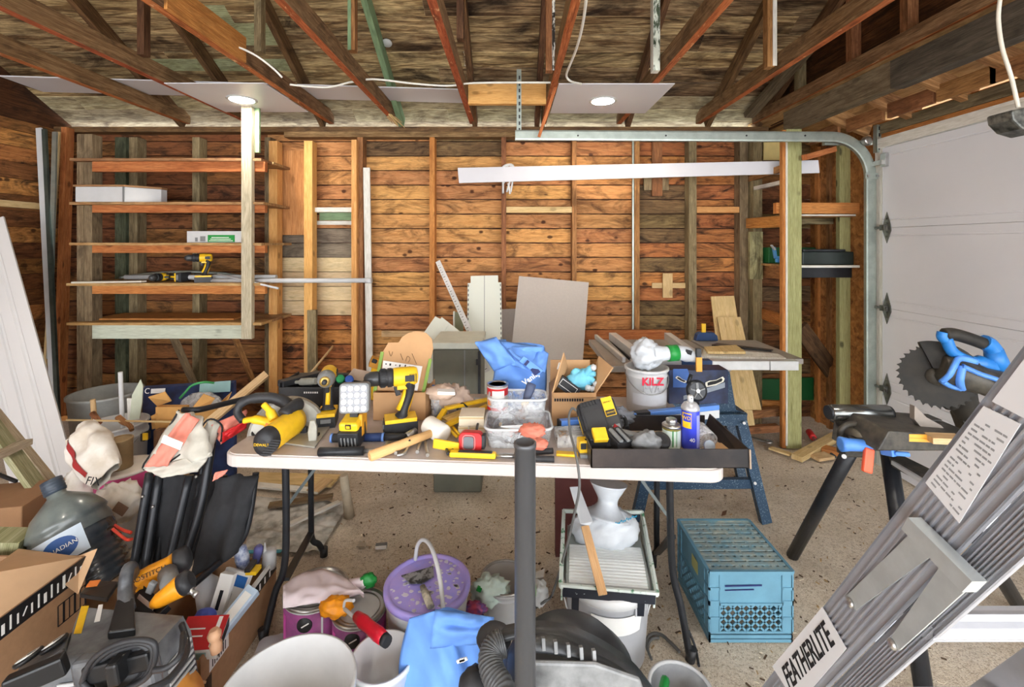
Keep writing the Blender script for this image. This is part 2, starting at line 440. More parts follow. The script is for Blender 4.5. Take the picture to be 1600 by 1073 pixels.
for a, b, mt in bays:
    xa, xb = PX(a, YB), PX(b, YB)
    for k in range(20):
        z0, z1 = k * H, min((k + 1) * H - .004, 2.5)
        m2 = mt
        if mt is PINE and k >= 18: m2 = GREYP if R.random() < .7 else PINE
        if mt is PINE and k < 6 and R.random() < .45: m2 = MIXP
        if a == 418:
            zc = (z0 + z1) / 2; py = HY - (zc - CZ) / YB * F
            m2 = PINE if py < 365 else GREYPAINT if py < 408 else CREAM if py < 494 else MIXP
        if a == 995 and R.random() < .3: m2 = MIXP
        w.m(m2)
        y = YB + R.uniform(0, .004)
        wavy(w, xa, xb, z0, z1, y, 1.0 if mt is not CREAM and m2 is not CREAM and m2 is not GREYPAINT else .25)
w.m(GABLE).box2((XL - .1, YB + .025, 0), (XR + .05, YB + .04, 2.53))
struct(w, 'wall_back')
# left wall
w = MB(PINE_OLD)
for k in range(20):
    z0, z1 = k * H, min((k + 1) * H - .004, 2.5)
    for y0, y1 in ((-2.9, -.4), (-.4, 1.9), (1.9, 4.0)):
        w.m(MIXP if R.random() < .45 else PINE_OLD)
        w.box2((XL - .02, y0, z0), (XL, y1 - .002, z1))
w.m(GABLE).box2((XL - .05, -2.9, 0), (XL - .025, 4.04, 2.53))
struct(w, 'wall_left')
# gable above each end: dark boards up to the roof
SL = .56; RZ0 = 2.60; RY = .55
def roofz(y): return RZ0 + SL * (YB - y) if y >= RY else RZ0 + SL * (YB - RY) - SL * (RY - y)
for nm, xg in (('wall_gable_left', XL - .03), ('wall_gable_right', XR + .10)):
    w = MB(GABLE); z = 2.52
    while z < 4.5:
        z1 = z + .15; yy = YB - (z1 - RZ0) / SL if z1 > RZ0 else YB + .05
        yl = RY - (YB - RY) + (z1 - RZ0) / SL if z1 > RZ0 else -2.9
        if yy > yl: w.box2((xg, yl, z), (xg + .02, yy, z1 - .004))
        z = z1
    w.prism([(-2.9, 2.5), (4.06, 2.5), (4.06, roofz(4.06)), (RY, roofz(RY)), (-2.9, roofz(-2.9))], (xg + .021, 0, 0), (0, 1, 0), (0, 0, 1), (.01, 0, 0)); struct(w, nm)
# roof boards: run along the building, pale ones patched in towards the left, eave boards weathered light
w = MB(ROOF)
def slab(y0, y1, x0, x1, mt):
    w.m(mt); z0, z1 = roofz(y0), roofz(y1)
    w.hexa([(x0, y0, z0), (x0, y1, z1), (x0, y1, z1 + .02), (x0, y0, z0 + .02), (x1, y0, z0), (x1, y1, z1), (x1, y1, z1 + .02), (x1, y0, z0 + .02)], L=x1 - x0)
y = 4.26; k = 0
while y > RY:
    y1 = max(y - .125, RY); xs = [-4.3] + sorted(R.uniform(-4, 2) for _ in range(2)) + [2.25]
    for a, b in zip(xs, xs[1:]):
        slab(y1 + R.uniform(.003, .008), y, a, b - .002, ROOFE if k < 4 else ROOF)
    y = y1; k += 1
y = RY
while y > -2.9:
    slab(y - .16, y - .004, -4.3, 2.25, ROOF); y -= .16
struct(w, 'ceiling')
# pale green boards nailed across the rafters at the left
for nm, pxs in (('pale', (300, 436, 36, 70, -2.1)), ('pale2', (236, 462, 92, 110, -2.3)), ('pale3', (300, 350, 8, 40, -2.1))):
    a, b, t0, t1, _ = pxs
    yA = 3.33 / ((HY - t0) / F + SL) + .05; yB_ = 3.33 / ((HY - t1) / F + SL) + .05
    yA = (RZ0 - CZ + SL * YB) / ((HY - t0) / F + SL); yB_ = (RZ0 - CZ + SL * YB) / ((HY - t1) / F + SL)
    m = MB(ROOFP); za, zb = roofz(yA) - .004, roofz(yB_) - .004
    xa, xb = PX(a, yA), PX(b, yA)
    m.hexa([(xa, yA, za), (xa, yB_, zb), (xa, yB_, zb + .012), (xa, yA, za + .012), (xb, yA, za), (xb, yB_, zb), (xb, yB_, zb + .012), (xb, yA, za + .012)], L=xb - xa)
    lab = {'pale': 'wide pale green roof board, the larger one above the lit left panel', 'pale2': 'narrow pale green roof board just above the lit left white panel', 'pale3': 'short mottled pale board high on the roof, topmost of the green-white boards'}[nm]
    single(m, 'roof_board', lab, 'roof board', group='pale boards on the roof')
# top plate and the sill
m = MB(RAFT); m.box2((XL, 3.9, 2.475), (XR + .1, 4.0, 2.52)); m.m(JOISTS).box2((-1.95, 3.89, 2.43), (XR + .05, 3.999, 2.474)); struct(m, 'trim_1')
m = MB(ORANGE)
m.box2((XL, 3.9, 0), (XR, 3.998, .045)); struct(m, 'trim_2')

# ---------------------------------------------------------------- outer right wall and lean-to
w = MB(OSB); w.box2((XO, 3.16, 0), (XO + .015, YB, 2.4)); struct(w, 'wall_right')
w = MB(GREYP)
for k in range(19):
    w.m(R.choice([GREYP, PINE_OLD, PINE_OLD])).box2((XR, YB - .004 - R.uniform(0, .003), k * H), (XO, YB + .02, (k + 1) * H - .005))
w.m(GABLE).box2((XR - .05, YB + .03, 0), (2.75, YB + .04, 2.5)); struct(w, 'wall_alcove')
w = MB(wood('lean_to_boards', (214, 176, 122), (188, 146, 96), (128, 92, 56), knots=.6, stain=.5)); a, b = V((XR, 0, 2.56)), V((2.72, 0, 2.34))
w.hexa([(a.x, -2.6, a.z), (b.x, -2.6, b.z), (b.x, -2.6, b.z + .015), (a.x, -2.6, a.z + .015), (a.x, 4.05, a.z), (b.x, 4.05, b.z), (b.x, 4.05, b.z + .015), (a.x, 4.05, a.z + .015)], L=6.6)
struct(w, 'ceiling_lean_to')
m = MB(ORANGE); m.box2((2.52, -1, 2.23), (2.6, 3.14, 2.34)); m.m(BEAMG).box2((2.505, -1, 2.262), (2.519, 3.14, 2.33)); struct(m, 'trim_3')
m = MB(WHITEW); m.box2((2.49, -1, 2.165), (2.55, 3.1, 2.228)); m.box2((2.505, 3.08, 0), (2.60, 3.14, 2.165)); struct(m, 'trim_4')

# garage door: four sections, pressed lines by each joint, hinges
XD = 2.5
d = bpy.data.objects.new('door_1', None); COL.objects.link(d); ROOTM['door_1'] = Matrix.Identity(4); d['kind'] = 'structure'
d['label'] = 'large pale grey sectional garage door on the right'
for k in range(4):
    z0, z1 = .012 + k * .537, .012 + (k + 1) * .537 - .002
    pts = [(0, z0), (0, z0 + .045), (.004, z0 + .049), (.004, z0 + .053), (0, z0 + .057), (0, z1 - .057), (.004, z1 - .053), (.004, z1 - .049), (0, z1 - .045), (0, z1), (.04, z1), (.04, z0)]
    MB(DOORW).prism(pts, (XD, .2, 0), (1, 0, 0), (0, 0, 1), (0, 2.87, 0)).build('door_panel', d)
MB(plain('door_backing', (120, 120, 122))).box2((XD + .041, .1, 0), (XD + .05, 3.07, 2.16)).build('door_backing', d)
for z in (.549, 1.086, 1.623):
    m = MB(plain('hinge_steel', (120, 120, 114), rough=.35, metal=.85, var=.4, scale=40))
    y = 3.03
    m.prism([(-.03, .02), (0, .105), (.03, .02), (.034, -.02), (0, -.105), (-.034, -.02)], (XD - .006, y, z), (0, 1, 0), (0, 0, 1), (.005, 0, 0))
    m.box((XD - .018, y + .01, z), (.025, .04, .036)); m.cyl((XD - .02, y - .02, z), (XD - .02, y + .1, z), .008, 10)
    for dz in (.06, -.06, .03, -.03): m.cyl((XD - .012, y, z + dz), (XD - .004, y, z + dz), .006, 8)
    m.m(BLACKM).cyl((XD - .022, y + .085, z), (XD - .022, y + .105, z), .02, 12)
    m.build('hinge', d, bevel=.001)
m = MB(STEEL); y = 3.04
m.box((XD - .012, y, 2.075), (.02, .045, .09)); m.box((XD - .03, y + .03, 2.06), (.02, .08, .03)); m.m(BLACKM).cyl((XD - .06, y + .07, 2.06), (XD - .06, y + .095, 2.06), .022, 12)
m.build('top_roller_bracket', d, bevel=.001)

# door track: horizontal rail, curve, vertical rail with hangers
YT = 3.12
t = thing('door_track', 'galvanised steel garage door track curving down beside the white door', 'door track', (2.44, YT, 0))
def chan(pts, up):
    m = MB(METAL); pts = [V(p) for p in pts]
    prof = [(-.034, -.012), (-.034, .012), (-.024, .014), (.024, .014), (.034, .012), (.034, -.012), (.029, -.012), (.029, .008), (-.029, .008), (-.029, -.012)]
    rings = []
    for i, p in enumerate(pts):
        tt = (pts[min(i + 1, len(pts) - 1)] - pts[max(i - 1, 0)]).normalized(); n = tt.cross(V((0, 1, 0))).normalized()
        rings.append([m.vert(p + n * x - V((0, 1, 0)) * y_) for x, y_ in prof])
    for i in range(len(rings) - 1): m.skin(rings[i], rings[i + 1], i * .05, i * .05 + .05, smooth=False)
    m.face(rings[0][::-1]); m.face(rings[-1]); return m
zt = PZ(214, YT); xt = 2.455; rr = .27
chan([(PX(805, YT), YT, zt + .012), (xt - rr, YT, zt)], 0).build('horizontal_rail', t)
chan([(xt - rr + rr * math.sin(a), YT, zt - rr + rr * math.cos(a)) for a in [PI / 2 * k / 12 for k in range(13)]], 0).build('curved_rail', t)
chan([(xt, YT, zt - rr), (xt, YT, .02)], 0).build('vertical_rail', t)
m = MB(METAL).box((xt - .005, YT - .018, zt - rr), (.085, .006, .04)); m.m(STEEL)
for dx in (-.03, .03): m.cyl((xt + dx, YT - .03, zt - rr), (xt + dx, YT - .018, zt - rr), .009, 8)
m.build('splice_plate', t)
def strap(x, z0, z1, y, par, nm):
    m = MB(METAL); m.box2((x - .016, y, z0), (x + .016, y + .003, z1)); m.box2((x - .016, y, z0), (x - .013, y + .03, z1))
    m.m(BLACKM); n = int((z1 - z0) / .045)
    for k in range(n): m.box((x + .003, y - .0006, z0 + .03 + k * .045), (.01, .002, .024))
    return m.build(nm, par)
strap(PX(811, YT), zt - .02, 2.72, YT + .02, t, 'perforated_hanger')
strap(2.5, zt - .11, zt + .08, YT - .02, t, 'flag_bracket')
for x in (.45, 1.05, 1.6, 2.0):
    MB(BLACKM).cyl((x, YT - .018, zt + .006), (x, YT - .013, zt + .006), .006, 8).build('bolt', t)
m = MB(STEEL); m.lathe([(.012, -.02), (.02, -.02), (.03, -.012), (.024, -.006), (.024, .006), (.03, .012), (.02, .018), (.008, .018)], (2.40, YT - .04, PZ(222, YT)), (0, 1, 0), 20); m.m(METAL).bar((2.17, YT + .05, PZ(221, YT)), (2.5, YT + .05, PZ(221, YT)), .03, .03)
t2 = thing('cable_pulley', 'round steel cable pulley at the top corner of the garage door track', 'pulley', (2.40, YT - .04, PZ(222, YT)))
m.build('pulley_wheel', t2)

# ================================================================ roof timbers
jx = [(-2.82, 'orange_brown'), (-2.27, ''), (-1.57, ''), (-1.0, ''), (-.345, ''), (.275, ''), (.93, ''), (1.62, ''), (2.11, '')]
for i, (x, _) in enumerate(jx):
    yend = 3.96; ystart = -2.5
    m = MB(JOISTS); z = 2.56; w_ = .042; h_ = .105 if i < 8 else .085
    m.bar((x, ystart, z + h_ / 2), (x, yend, z + h_ / 2), w_, h_)
    m.m(JOISTR); m.bar((x, ystart, z - .0015), (x, yend - .001, z - .0015), w_ - .001, .003)
    lab = 'sloping-grained wooden ceiling joist with reddish underside, %s from the left' % ORD[i]
    if i == 3: lab = 'wooden ceiling joist with splintered broken end, ' + ORD[i] + ' from the left'
    if i == 2: lab = 'wooden ceiling joist passing beside the left lit panel, ' + ORD[i] + ' from the left'
    if i == 5: lab = 'red-stained ceiling joist above the right lit panel with a white cable along it'
    if i == 8: lab = 'wooden ceiling joist lying on top of the grey beam, last on the right'
    if i in (0, 1, 4, 6, 7): lab = 'wooden ceiling joist with reddish underside, %s from the left' % ORD[i]
    o = single(m, 'ceiling_joist', lab, 'joist', group='ceiling joists')
    if i == 2:
        pass
# splintered end of the fourth joist
m = MB(PALEW)
for k in range(9):
    a = V((-.985 + R.uniform(-.03, .03), 3.72 + R.uniform(-.1, .05), 2.55)); b = a + V((R.uniform(.0, .05), R.uniform(.08, .2), R.uniform(-.05, -.012)))
    m.bar(a, b, .016, .006, w1=.004, h1=.003)
single(m, 'wood_splinter', 'pale splintered wood hanging under the end of the fourth ceiling joist', 'splinter')
rx = [-2.9, -2.33, -1.66, -.98, -.37, .265, .95, 1.64, 2.13]
for i, x in enumerate(rx):
    mt = GREENP if i == 3 else RAFT
    off = .0 if i == 8 else (.05 if i not in (5,) else -.05)
    xx = x + off * (1 if i not in (2, 3) else .5)
    m = MB(mt); y0, y1 = RY + .1, 3.98
    n = V((0, SL, 1)).normalized()
    m.bar(V((xx, y0, roofz(y0))) - n * .052, V((xx, y1, roofz(y1))) - n * .052, .042, .1, up=(0, SL, 1))
    lab = 'dark brown sloping roof rafter, %s from the left' % ORD[i]
    if i == 3: lab = 'green painted sloping roof rafter under the dark roof boards'
    single(m, 'roof_rafter', lab, 'rafter', group='roof rafters')
webs = [(-2.2, RAFT, 'dark greenish upright brace hanging from the roof above the second joist', 85, None),
        (-1.5, GREYSTUD, 'grey-brown upright brace beside the third joist and pale green boards', 80, None),
        (-.94, OLDSTUD, 'brown upright brace with a yellowed edge next to the green rafter', 78, 'y'),
        (-.29, RAFT, 'dark upright brace on the fifth ceiling joist', 60, None),
        (.245, OLDSTUD, 'upright brace with peeling white edge beside the red-stained joist', 110, 'p'),
        (.885, WHITEW, 'upright brace with flaking white-green paint above the right lit panel', 110, 'g'),
        (1.57, OLDSTUD, 'upright brace with clean white edge on the eighth joist', 104, 'w')]
for x, mt, lab, py, e in webs:
    y = 2.72; z = PZ(py, y); m = MB(mt)
    m.box2((x - .042, y, z), (x + .0, y + .05, roofz(y + .05) - .02))
    if e == 'w': m.m(WHITEW).box2((x - .012, y - .004, z + .005), (x + .012, y, roofz(y) - .03))
    if e == 'y': m.m(GREENP).box2((x - .042, y - .003, z), (x - .022, y, roofz(y) - .03))
    if e == 'p': m.m(wood('peeling_white', (70, 66, 60), (52, 46, 40), (34, 28, 24), stain=.2, peel=(226, 224, 214), peel_amt=.5)).box2((x - .006, y - .004, z), (x + .012, y, roofz(y) - .03))
    if e == 'g': m.m(wood('peeling_green', (86, 100, 78), (70, 84, 64), (50, 56, 44), stain=.2, peel=(214, 220, 206), peel_amt=.5)).box2((x - .04, y - .004, z), (x - .002, y, roofz(y) - .03))
    single(m, 'truss_brace', lab, 'brace', group='upright roof braces')
# gusset board on the third joist
m = MB(ORANGE); m.prism([(2.02, 2.555), (2.62, 2.555), (2.62, 2.70), (2.02, 2.70)], (-1.545, 0, 0), (0, 1, 0), (0, 0, 1), (.015, 0, 0))
single(m, 'gusset_board', 'reddish board nailed on the side of the third ceiling joist', 'board')
# gable studs
for i, (px, Y) in enumerate(((1322, 2.95), (1408, 2.55), (1240, 3.5))):
    x = XR + .065; y = F * (XR) / (px - CX)
    m = MB(OLDSTUD if i < 2 else GREYSTUD); m.box2((x - .03, y, 2.53), (x + .03, y + .05, roofz(y) - .05))
    single(m, 'gable_stud', ['dark reddish stud on the gable above the grey beam, middle of three', 'grey-brown stud on the gable above the splice of the grey beam', 'short stud on the gable above the green-grey post'][i], 'stud', group='gable studs')
m = MB(BEAMG); m.bar((2.0, 3.85, 2.6), (2.13, 3.0, 3.0), .08, .05); single(m, 'knee_brace', 'grey diagonal brace behind the eighth joist near the right corner', 'brace')

# grey beam of two pieces on the post
ysp = F * XR / (1400 - CX)
m = MB(BEAMG); m.box2((XR - .03, ysp, 2.365), (XR + .04, 3.47, 2.515)); single(m, 'beam_timber', 'pale grey beam timber resting on the green-grey post', 'beam', group='grey beam over the lean-to')
m = MB(wood('dark_beam', (104, 96, 82), (84, 76, 64), (56, 50, 42), knots=.3, stain=.5)); m.box2((XR - .034, -1.2, 2.36), (XR + .04, ysp - .003, 2.512)); single(m, 'beam_timber', 'darker grey beam timber nearer the camera, butted to the pale one', 'beam', group='grey beam over the lean-to')
yp = 3.37
m = MB(TREATED); m.box2((PX(1229, yp), yp, 0), (PX(1252.5, yp), yp + .06, 2.365)); m.m(WHITEW).box2((PX(1228, yp), yp - .002, .02), (PX(1230.5, yp), yp + .006, 2.3))
single(m, 'wooden_post', 'green-tinged treated wooden post holding up the grey beam', 'post')
# lean-to rafters
for i, px in enumerate((1262, 1325, 1398, 1488, 1590)):
    y = F * (XR + .02) / (px - CX); m = MB(wood('lean_rafter', (190, 146, 98), (162, 118, 74), (104, 72, 42)))
    m.bar((XR + .04, y, 2.50), (2.56, y, 2.335), .04, .1)
    m.m(PALEW).bar((XR + .04, y, 2.4485), (2.56, y, 2.2835), .038, .003)
    single(m, 'lean_to_rafter', ['short rafter above the door track end, farthest of the lean-to rafters', 'pale-edged short rafter, second from the post in the lean-to', 'pale-edged short rafter, third from the post in the lean-to', 'pale-edged short rafter, fourth from the post in the lean-to', 'short rafter by the hanging cord, nearest of the lean-to rafters'][i], 'rafter', group='lean-to rafters')
    yy = y + .16
    m = MB(OLDSTUD); m.bar((2.36, y + .02, 2.345), (2.36, y + .33, 2.345), .02, .09); struct(m, 'trim_%d' % (10 + i))

# ================================================================ studs of the back wall
studs = [(188, 17, GREENSTUD, 205, 640, 'moss-green wall stud behind the shelf unit', 3.9),
         (208, 13, GREYSTUD, 205, 640, 'grey wall stud beside the moss-green one behind the shelves', 3.9),
         (306, 11, GREYSTUD, 200, 640, 'thin grey wall stud behind the right half of the shelves', 3.9),
         (418, 9, GREYSTUD, 205, 640, 'old grey-brown wall stud at the right end of the shelf unit', 3.9),
         (562.5, 9, OLDSTUD, 203, 640, 'old nail-marked stud beside the tall white trim', 3.9),
         (675, 8, ORANGE, 197, 640, 'orange-brown wall stud above the leaning ruler', 3.9),
         (787, 7, OLDSTUD, 205, 640, 'brown wall stud above the leaning white vinyl panels', 3.9),
         (897.5, 7, OLDSTUD, 218, 640, 'brown wall stud above the leaning grey sheet', 3.9),
         (995.5, 8, OLDSTUD, 215, 640, 'brown wall stud with a thin metal strip beside it', 3.9),
         (1082.5, 12, GREYSTUD, 220, 640, 'round-edged grey wall stud beside the weathered boards', 3.9),
         (1162.5, 13, GREYSTUD, 215, 640, 'grey corner stud at the right end of the plank wall', 3.9)]
for px, wd, mt, t0, t1, lab, Y in studs:
    wm = wd / F * Y
    m = MB(mt); m.box2((PX(px, Y) - wm / 2, Y, 0.046), (PX(px, Y) + wm / 2, YB - .001, min(PZ(t0, Y), 2.43)))
    single(m, 'wall_stud', lab, 'stud', group='wall studs')
for px, wd, t0, lab, Y in ((426.5, 13, 220, 'new pale pine stud, leftmost of the three in the patched bay', 3.83), (481.5, 13, 220, 'new pale pine stud in the middle of the patched bay', 3.83), (553, 8, 218, 'new pale pine stud on the right of the patched bay', 3.85)):
    m = MB(NEWPINE); wm = wd / F * Y
    m.box2((PX(px, Y) - wm / 2, Y, .0), (PX(px, Y) + wm / 2, Y + .089, PZ(t0, Y)))
    single(m, 'wall_stud', lab, 'stud', group='new pine studs')
m = MB(ORANGE); m.bar(P(106, 200, 3.86), P(93, 650, 3.86), .045, .07, up=(0, 1, 0)); single(m, 'wall_stud', 'orange stud standing in the left corner of the building', 'stud', group='wall studs')
m = MB(METAL); m.box2((PX(988, 3.89), 3.89, .05), (PX(990.5, 3.89), 3.90, 2.42)); single(m, 'metal_strip', 'thin upright metal strip beside a brown wall stud', 'strip')
# left wall timber
m = MB(PALEW); m.box2((XL + .002, 2.0, 1.80), (XL + .06, 3.84, 1.85)); single(m, 'wall_rail', 'pale horizontal rail across the left wall', 'rail')
m = MB(ORANGE)
for y in (3.3, 2.7): pass
# blocking and scraps on the wall
def flat(name, lab, cat, mt, x0, y0, x1, y1, Y=3.985, th=.018, group=None, top=None):
    m = MB(mt); a, b = P(x0, y1, Y), P(x1, y0, Y)
    m.box2((a.x, Y, a.z), (b.x, Y + th, b.z))
    return single(m, name, lab, cat, group=group)
flat('plywood_sheet', 'orange plywood sheet nailed in the patched bay', 'panel', PLY, 434, 235, 476, 367, 3.96)
flat('wood_block', 'pale horizontal block between the two middle studs', 'wood block', PALEW, 791, 323, 895, 332, 3.91, .08, 'wall blocks')
flat('wood_block', 'pale horizontal block under the long white board near the right corner', 'wood block', NEWPINE, 1089, 323, 1157, 332, 3.91, .08, 'wall blocks')
flat('wood_block', 'white painted horizontal block in the patched bay', 'wood block', WHITEW, 483, 324, 549, 331, 3.88, .1, 'wall blocks')
flat('wood_block', 'long pale block low on the wall behind the cardboard box', 'wood block', PALEW, 596, 517, 668, 526, 3.95, .04, 'wall blocks')
flat('green_board', 'short green painted board in the patched bay', 'board', GREENP, 499, 332, 549, 344, 3.975)
flat('white_board_strip', 'narrow white strip under the green board in the patched bay', 'strip', WHITEW, 490, 345, 549, 351, 3.972)
flat('scrap_board', 'upright brown scrap board hidden partly by the long white board', 'board', OLDSTUD, 1019, 222, 1035, 306, 3.965)
flat('scrap_board', 'pale scrap board behind the long white board, left one', 'board', GREYSTUD, 1006, 278, 1019, 297, 3.975)
flat('scrap_board', 'pale scrap board behind the long white board, right one', 'board', GREYSTUD, 1035, 278, 1045, 297, 3.975)
flat('wood_cleat', 'pale upright cleat of the cross-shaped patch on the weathered boards', 'cleat', PALEW, 1036, 427, 1051, 465, 3.95)
flat('wood_cleat', 'pale horizontal cleat of the cross-shaped patch on the weathered boards', 'cleat', PALEW, 1019, 442, 1071, 450, 3.97)
# long white board hung on the wall with a string
t = thing('long_white_board', 'long white board hung across the back wall with string', 'board', P(716, 285, 3.8))
m = MB(WHITEP); a, b, c, d_ = P(715, 262, 3.83), P(1279, 250, 3.5), P(1281, 270, 3.5), P(717, 286, 3.83)
n = V((.0, .02, 0)); m.hexa([d_, a, a + n, d_ + n, c, b, b + n, c + n], L=2.9); m.build('board', t, bevel=.002)
m = MB(WHITE)
for q in ([(788, 286), (784, 272), (795, 258), (800, 268), (792, 300)], [(776, 272), (790, 258), (803, 262), (798, 300)], [(786, 270), (786, 302)], [(794, 286), (797, 303)]):
    m.tube(smooth_path([P(x, y, 3.8) for x, y in q], 5), .009, 6)
m.build('string', t, label='white knotted string')
# ================================================================ reusable builders
PALEGREY = plain('pale_grey_cloth', (196, 192, 180), rough=.9, var=.12, scale=30)
PINKC = plain('pink_cloth', (226, 138, 120), rough=.9, var=.14, scale=30)
BLACKC = plain('black_cloth', (38, 39, 42), rough=.9, var=.3, scale=30)
TRANSL = film('clear_plastic', (236, 238, 238), .42)
FROST = plain('milky_plastic', (226, 228, 228), rough=.35, var=.05)
ORANGEP = plain('orange_tool_plastic', (240, 160, 30), rough=.4, var=.14, scale=22)
PAPER = plain('paper_label', (240, 240, 236), rough=.8, var=.04)
INK = plain('black_ink', (24, 24, 28), rough=.7, var=.1)
GREENPL = plain('green_plastic', (30, 140, 60), rough=.4, var=.15)
TAPEB = plain('black_tape', (28, 30, 34), rough=.35, var=.2)
def drill(lab, loc, rot, s=1.0, style='drill', group='cordless drills'):
    t = thing('cordless_drill' if style != 'impact' else 'impact_driver', lab, 'drill', loc, rot, group); M = LM(t) @ Matrix.Scale(s, 4)
    m = MB(BLACK).at(M); m.box((0, 0, .022), (.118, .074, .044)); m.m(YEL).box((0, 0, .05), (.112, .07, .014)); m.m(GREYPL).box((.06, 0, .03), (.006, .04, .016))
    for k in range(4): m.m(BLACKM).box((.0601, 0, .01 + k * .004), (.003, .06, .002))
    m.build('battery', t, bevel=.004)
    m = MB(BLACK).at(M); m.tube(smooth_path([(-.004, 0, .055), (-.012, 0, .08), (-.028, 0, .125), (-.034, 0, .16), (-.026, 0, .185)], 3), [.034, .028, .023, .021, .02, .02, .02, .021, .022, .024, .026, .028, .03], 14, flat=.75); hd_ = m.build('handle', t)
    MB(YEL).at(M).tube([(-.006, 0, .075), (-.022, 0, .115), (-.03, 0, .15)], [.012, .011, .010], 8, flat=2.02).build('grip_inlay', hd_)
    r0 = -.062 if style == 'drill' else -.07
    m = MB(YEL).at(M); m.lathe([(.012, r0), (.027, r0 + .003), (.033, r0 + .014), (.034, .0), (.033, .022), (.03, .028)], (0, 0, .2), (1, 0, 0), 22)
    m.box((-.012, 0, .172), (.05, .034, .03)); m.m(BLACK)
    for sd_ in (-1, 1): m.box((-.03, .0335 * sd_, .2), (.034, .003, .022))
    for k in range(4): m.box((-.052 + k * .007, 0, .2), (.0025, .0705, .03))
    m.build('motor_housing', t, bevel=.0015)
    m = MB(BLACK if style == 'drill' else GREYPL).at(M)
    if style == 'drill':
        m.lathe([(.031, .026), (.0335, .034), (.0335, .046), (.028, .048), (.0315, .052), (.0315, .072), (.025, .076)], (0, 0, .2), (1, 0, 0), 22)
        for k in range(14): a_ = 2 * PI * k / 14; m.box((.062, .0318 * math.cos(a_), .2 + .0318 * math.sin(a_)), (.016, .004, .004), (a_, 0, 0))
        m.build('clutch_ring', t)
        m = MB(plain('chuck_grey', (74, 76, 78), rough=.35, metal=.4, var=.2)).at(M).lathe([(.024, .076), (.026, .08), (.026, .106), (.018, .122), (.008, .128)], (0, 0, .2), (1, 0, 0), 22); m.build('chuck', t)
    else:
        m.lathe([(.031, .026), (.036, .034), (.034, .056), (.026, .076), (.014, .082), (.012, .082)], (0, 0, .2), (1, 0, 0), 22); m.m(plain('brass', (190, 160, 90), rough=.4, metal=.6)).lathe([(.02, .078), (.021, .084), (.012, .086)], (0, 0, .2), (1, 0, 0), 18); m.m(BLACK).lathe([(.010, .086), (.010, .10), (.004, .101)], (0, 0, .2), (1, 0, 0), 14); m.build('nose', t)
    MB(BLACK).at(M).box((.012, 0, .15), (.018, .018, .034), (0, .25, 0)).build('trigger', t, bevel=.004)
    return t
def pail(m, c, r, h, taper=.9, lip=.008, n=40, wall=.004):
    c = V(c)
    m.lathe([(r * taper, 0), (r * (taper + .02), .004), (r * .985, h * .8), (r * 1.02, h * .8 + .004), (r * 1.02, h * .84), (r * .99, h * .85), (r, h - .012), (r + lip, h - .01), (r + lip, h), (r - wall, h), (r * taper - wall, .006)], c, (0, 0, 1), n, cap0=True, cap1=True)
    return m
def wire(m, pts, r=.0025, k=6, n=6): return m.tube(smooth_path(pts, k), r, n)

# ================================================================ shelf unit
YS = 3.47
SHELFB = wood('shelf_board', (196, 160, 112), (168, 126, 80), (110, 74, 44), knots=.3, stain=.4)
t = thing('storage_shelf', 'rough wooden storage shelf unit with five shelves against the back wall', 'shelf unit', (PX(260, 3.7), 3.7, 0))
m = MB(GREYSTUD); xa = PX(120, 3.5); xm = PX(131, 3.5); xb = PX(143.5, 3.5)
m.box2((xa, 3.5, 0), (xm - .002, 3.59, 2.36)); m.box2((xm, 3.502, 0), (xb, 3.59, 2.36)); m.build('post', t, label='weathered double grey post')
m = MB(GREYSTUD); m.m(WHITEW if False else wood('pale_grey_post', (196, 186, 164), (176, 164, 140), (132, 120, 98), knots=.4, stain=.25)); m.box2((PX(377, 3.42), 3.42, .80), (PX(393, 3.42), 3.46, 2.56)); m.build('post', t, label='pale grey hanging post')
for i, (py, f0, f1) in enumerate(((248, 251, 268), (316, 319, 332), (379, 382, 395), (442, 445, 459), (503, 508, 529))):
    z = PZ(py, YS); m = MB(SHELFB); x0, x1 = PX(106 if i < 4 else 101, YS), PX(415, YS)
    ys = [YS - .03, YS + .13, YS + .29, 3.89]
    for a, b in zip(ys, ys[1:]): m.bar((x0 + R.uniform(0, .05), (a + b) / 2, z - .01), (x1 - R.uniform(0, .03), (a + b) / 2, z - .01 + R.uniform(-.003, .003)), b - a - .004, .02)
    m.build('shelf_board', t)
    z1 = PZ(f1, YS); m = MB(ORANGE if i < 4 else wood('pale_green_fascia', (208, 214, 196), (196, 202, 182), (160, 164, 144), knots=.5, stain=.1, var=.05))
    m.box2((PX(144, YS), YS, z1), (PX(414 if i < 4 else 381, YS), YS + .036, z - .021)); m.build('shelf_support', t)
m = MB(GREYSTUD); m.bar(P(268, 520, 3.52), P(306, 606, 3.9), .1, .03, up=(0, -1, 1)); m.build('brace', t, label='grey diagonal brace')
m = MB(OLDSTUD); m.bar(P(366, 525, 3.5), P(398, 602, 3.9), .1, .03, up=(0, -1, 1)); m.build('brace', t, label='brown diagonal brace')
m = MB(ORANGE); m.box2((PX(150, 3.6), 3.56, PZ(503, YS) + .001), (PX(370, 3.6), 3.86, PZ(503, YS) + .012)); single(m, 'loose_board', 'loose board lying on the lowest shelf', 'board')
# green scrap by the post top
m = MB(GREENP); m.box2((PX(389, 3.44), 3.465, PZ(237, 3.44)), (PX(402, 3.44), 3.485, 2.555)); single(m, 'green_board_scrap', 'green painted board scrap behind the top of the hanging shelf post', 'board')
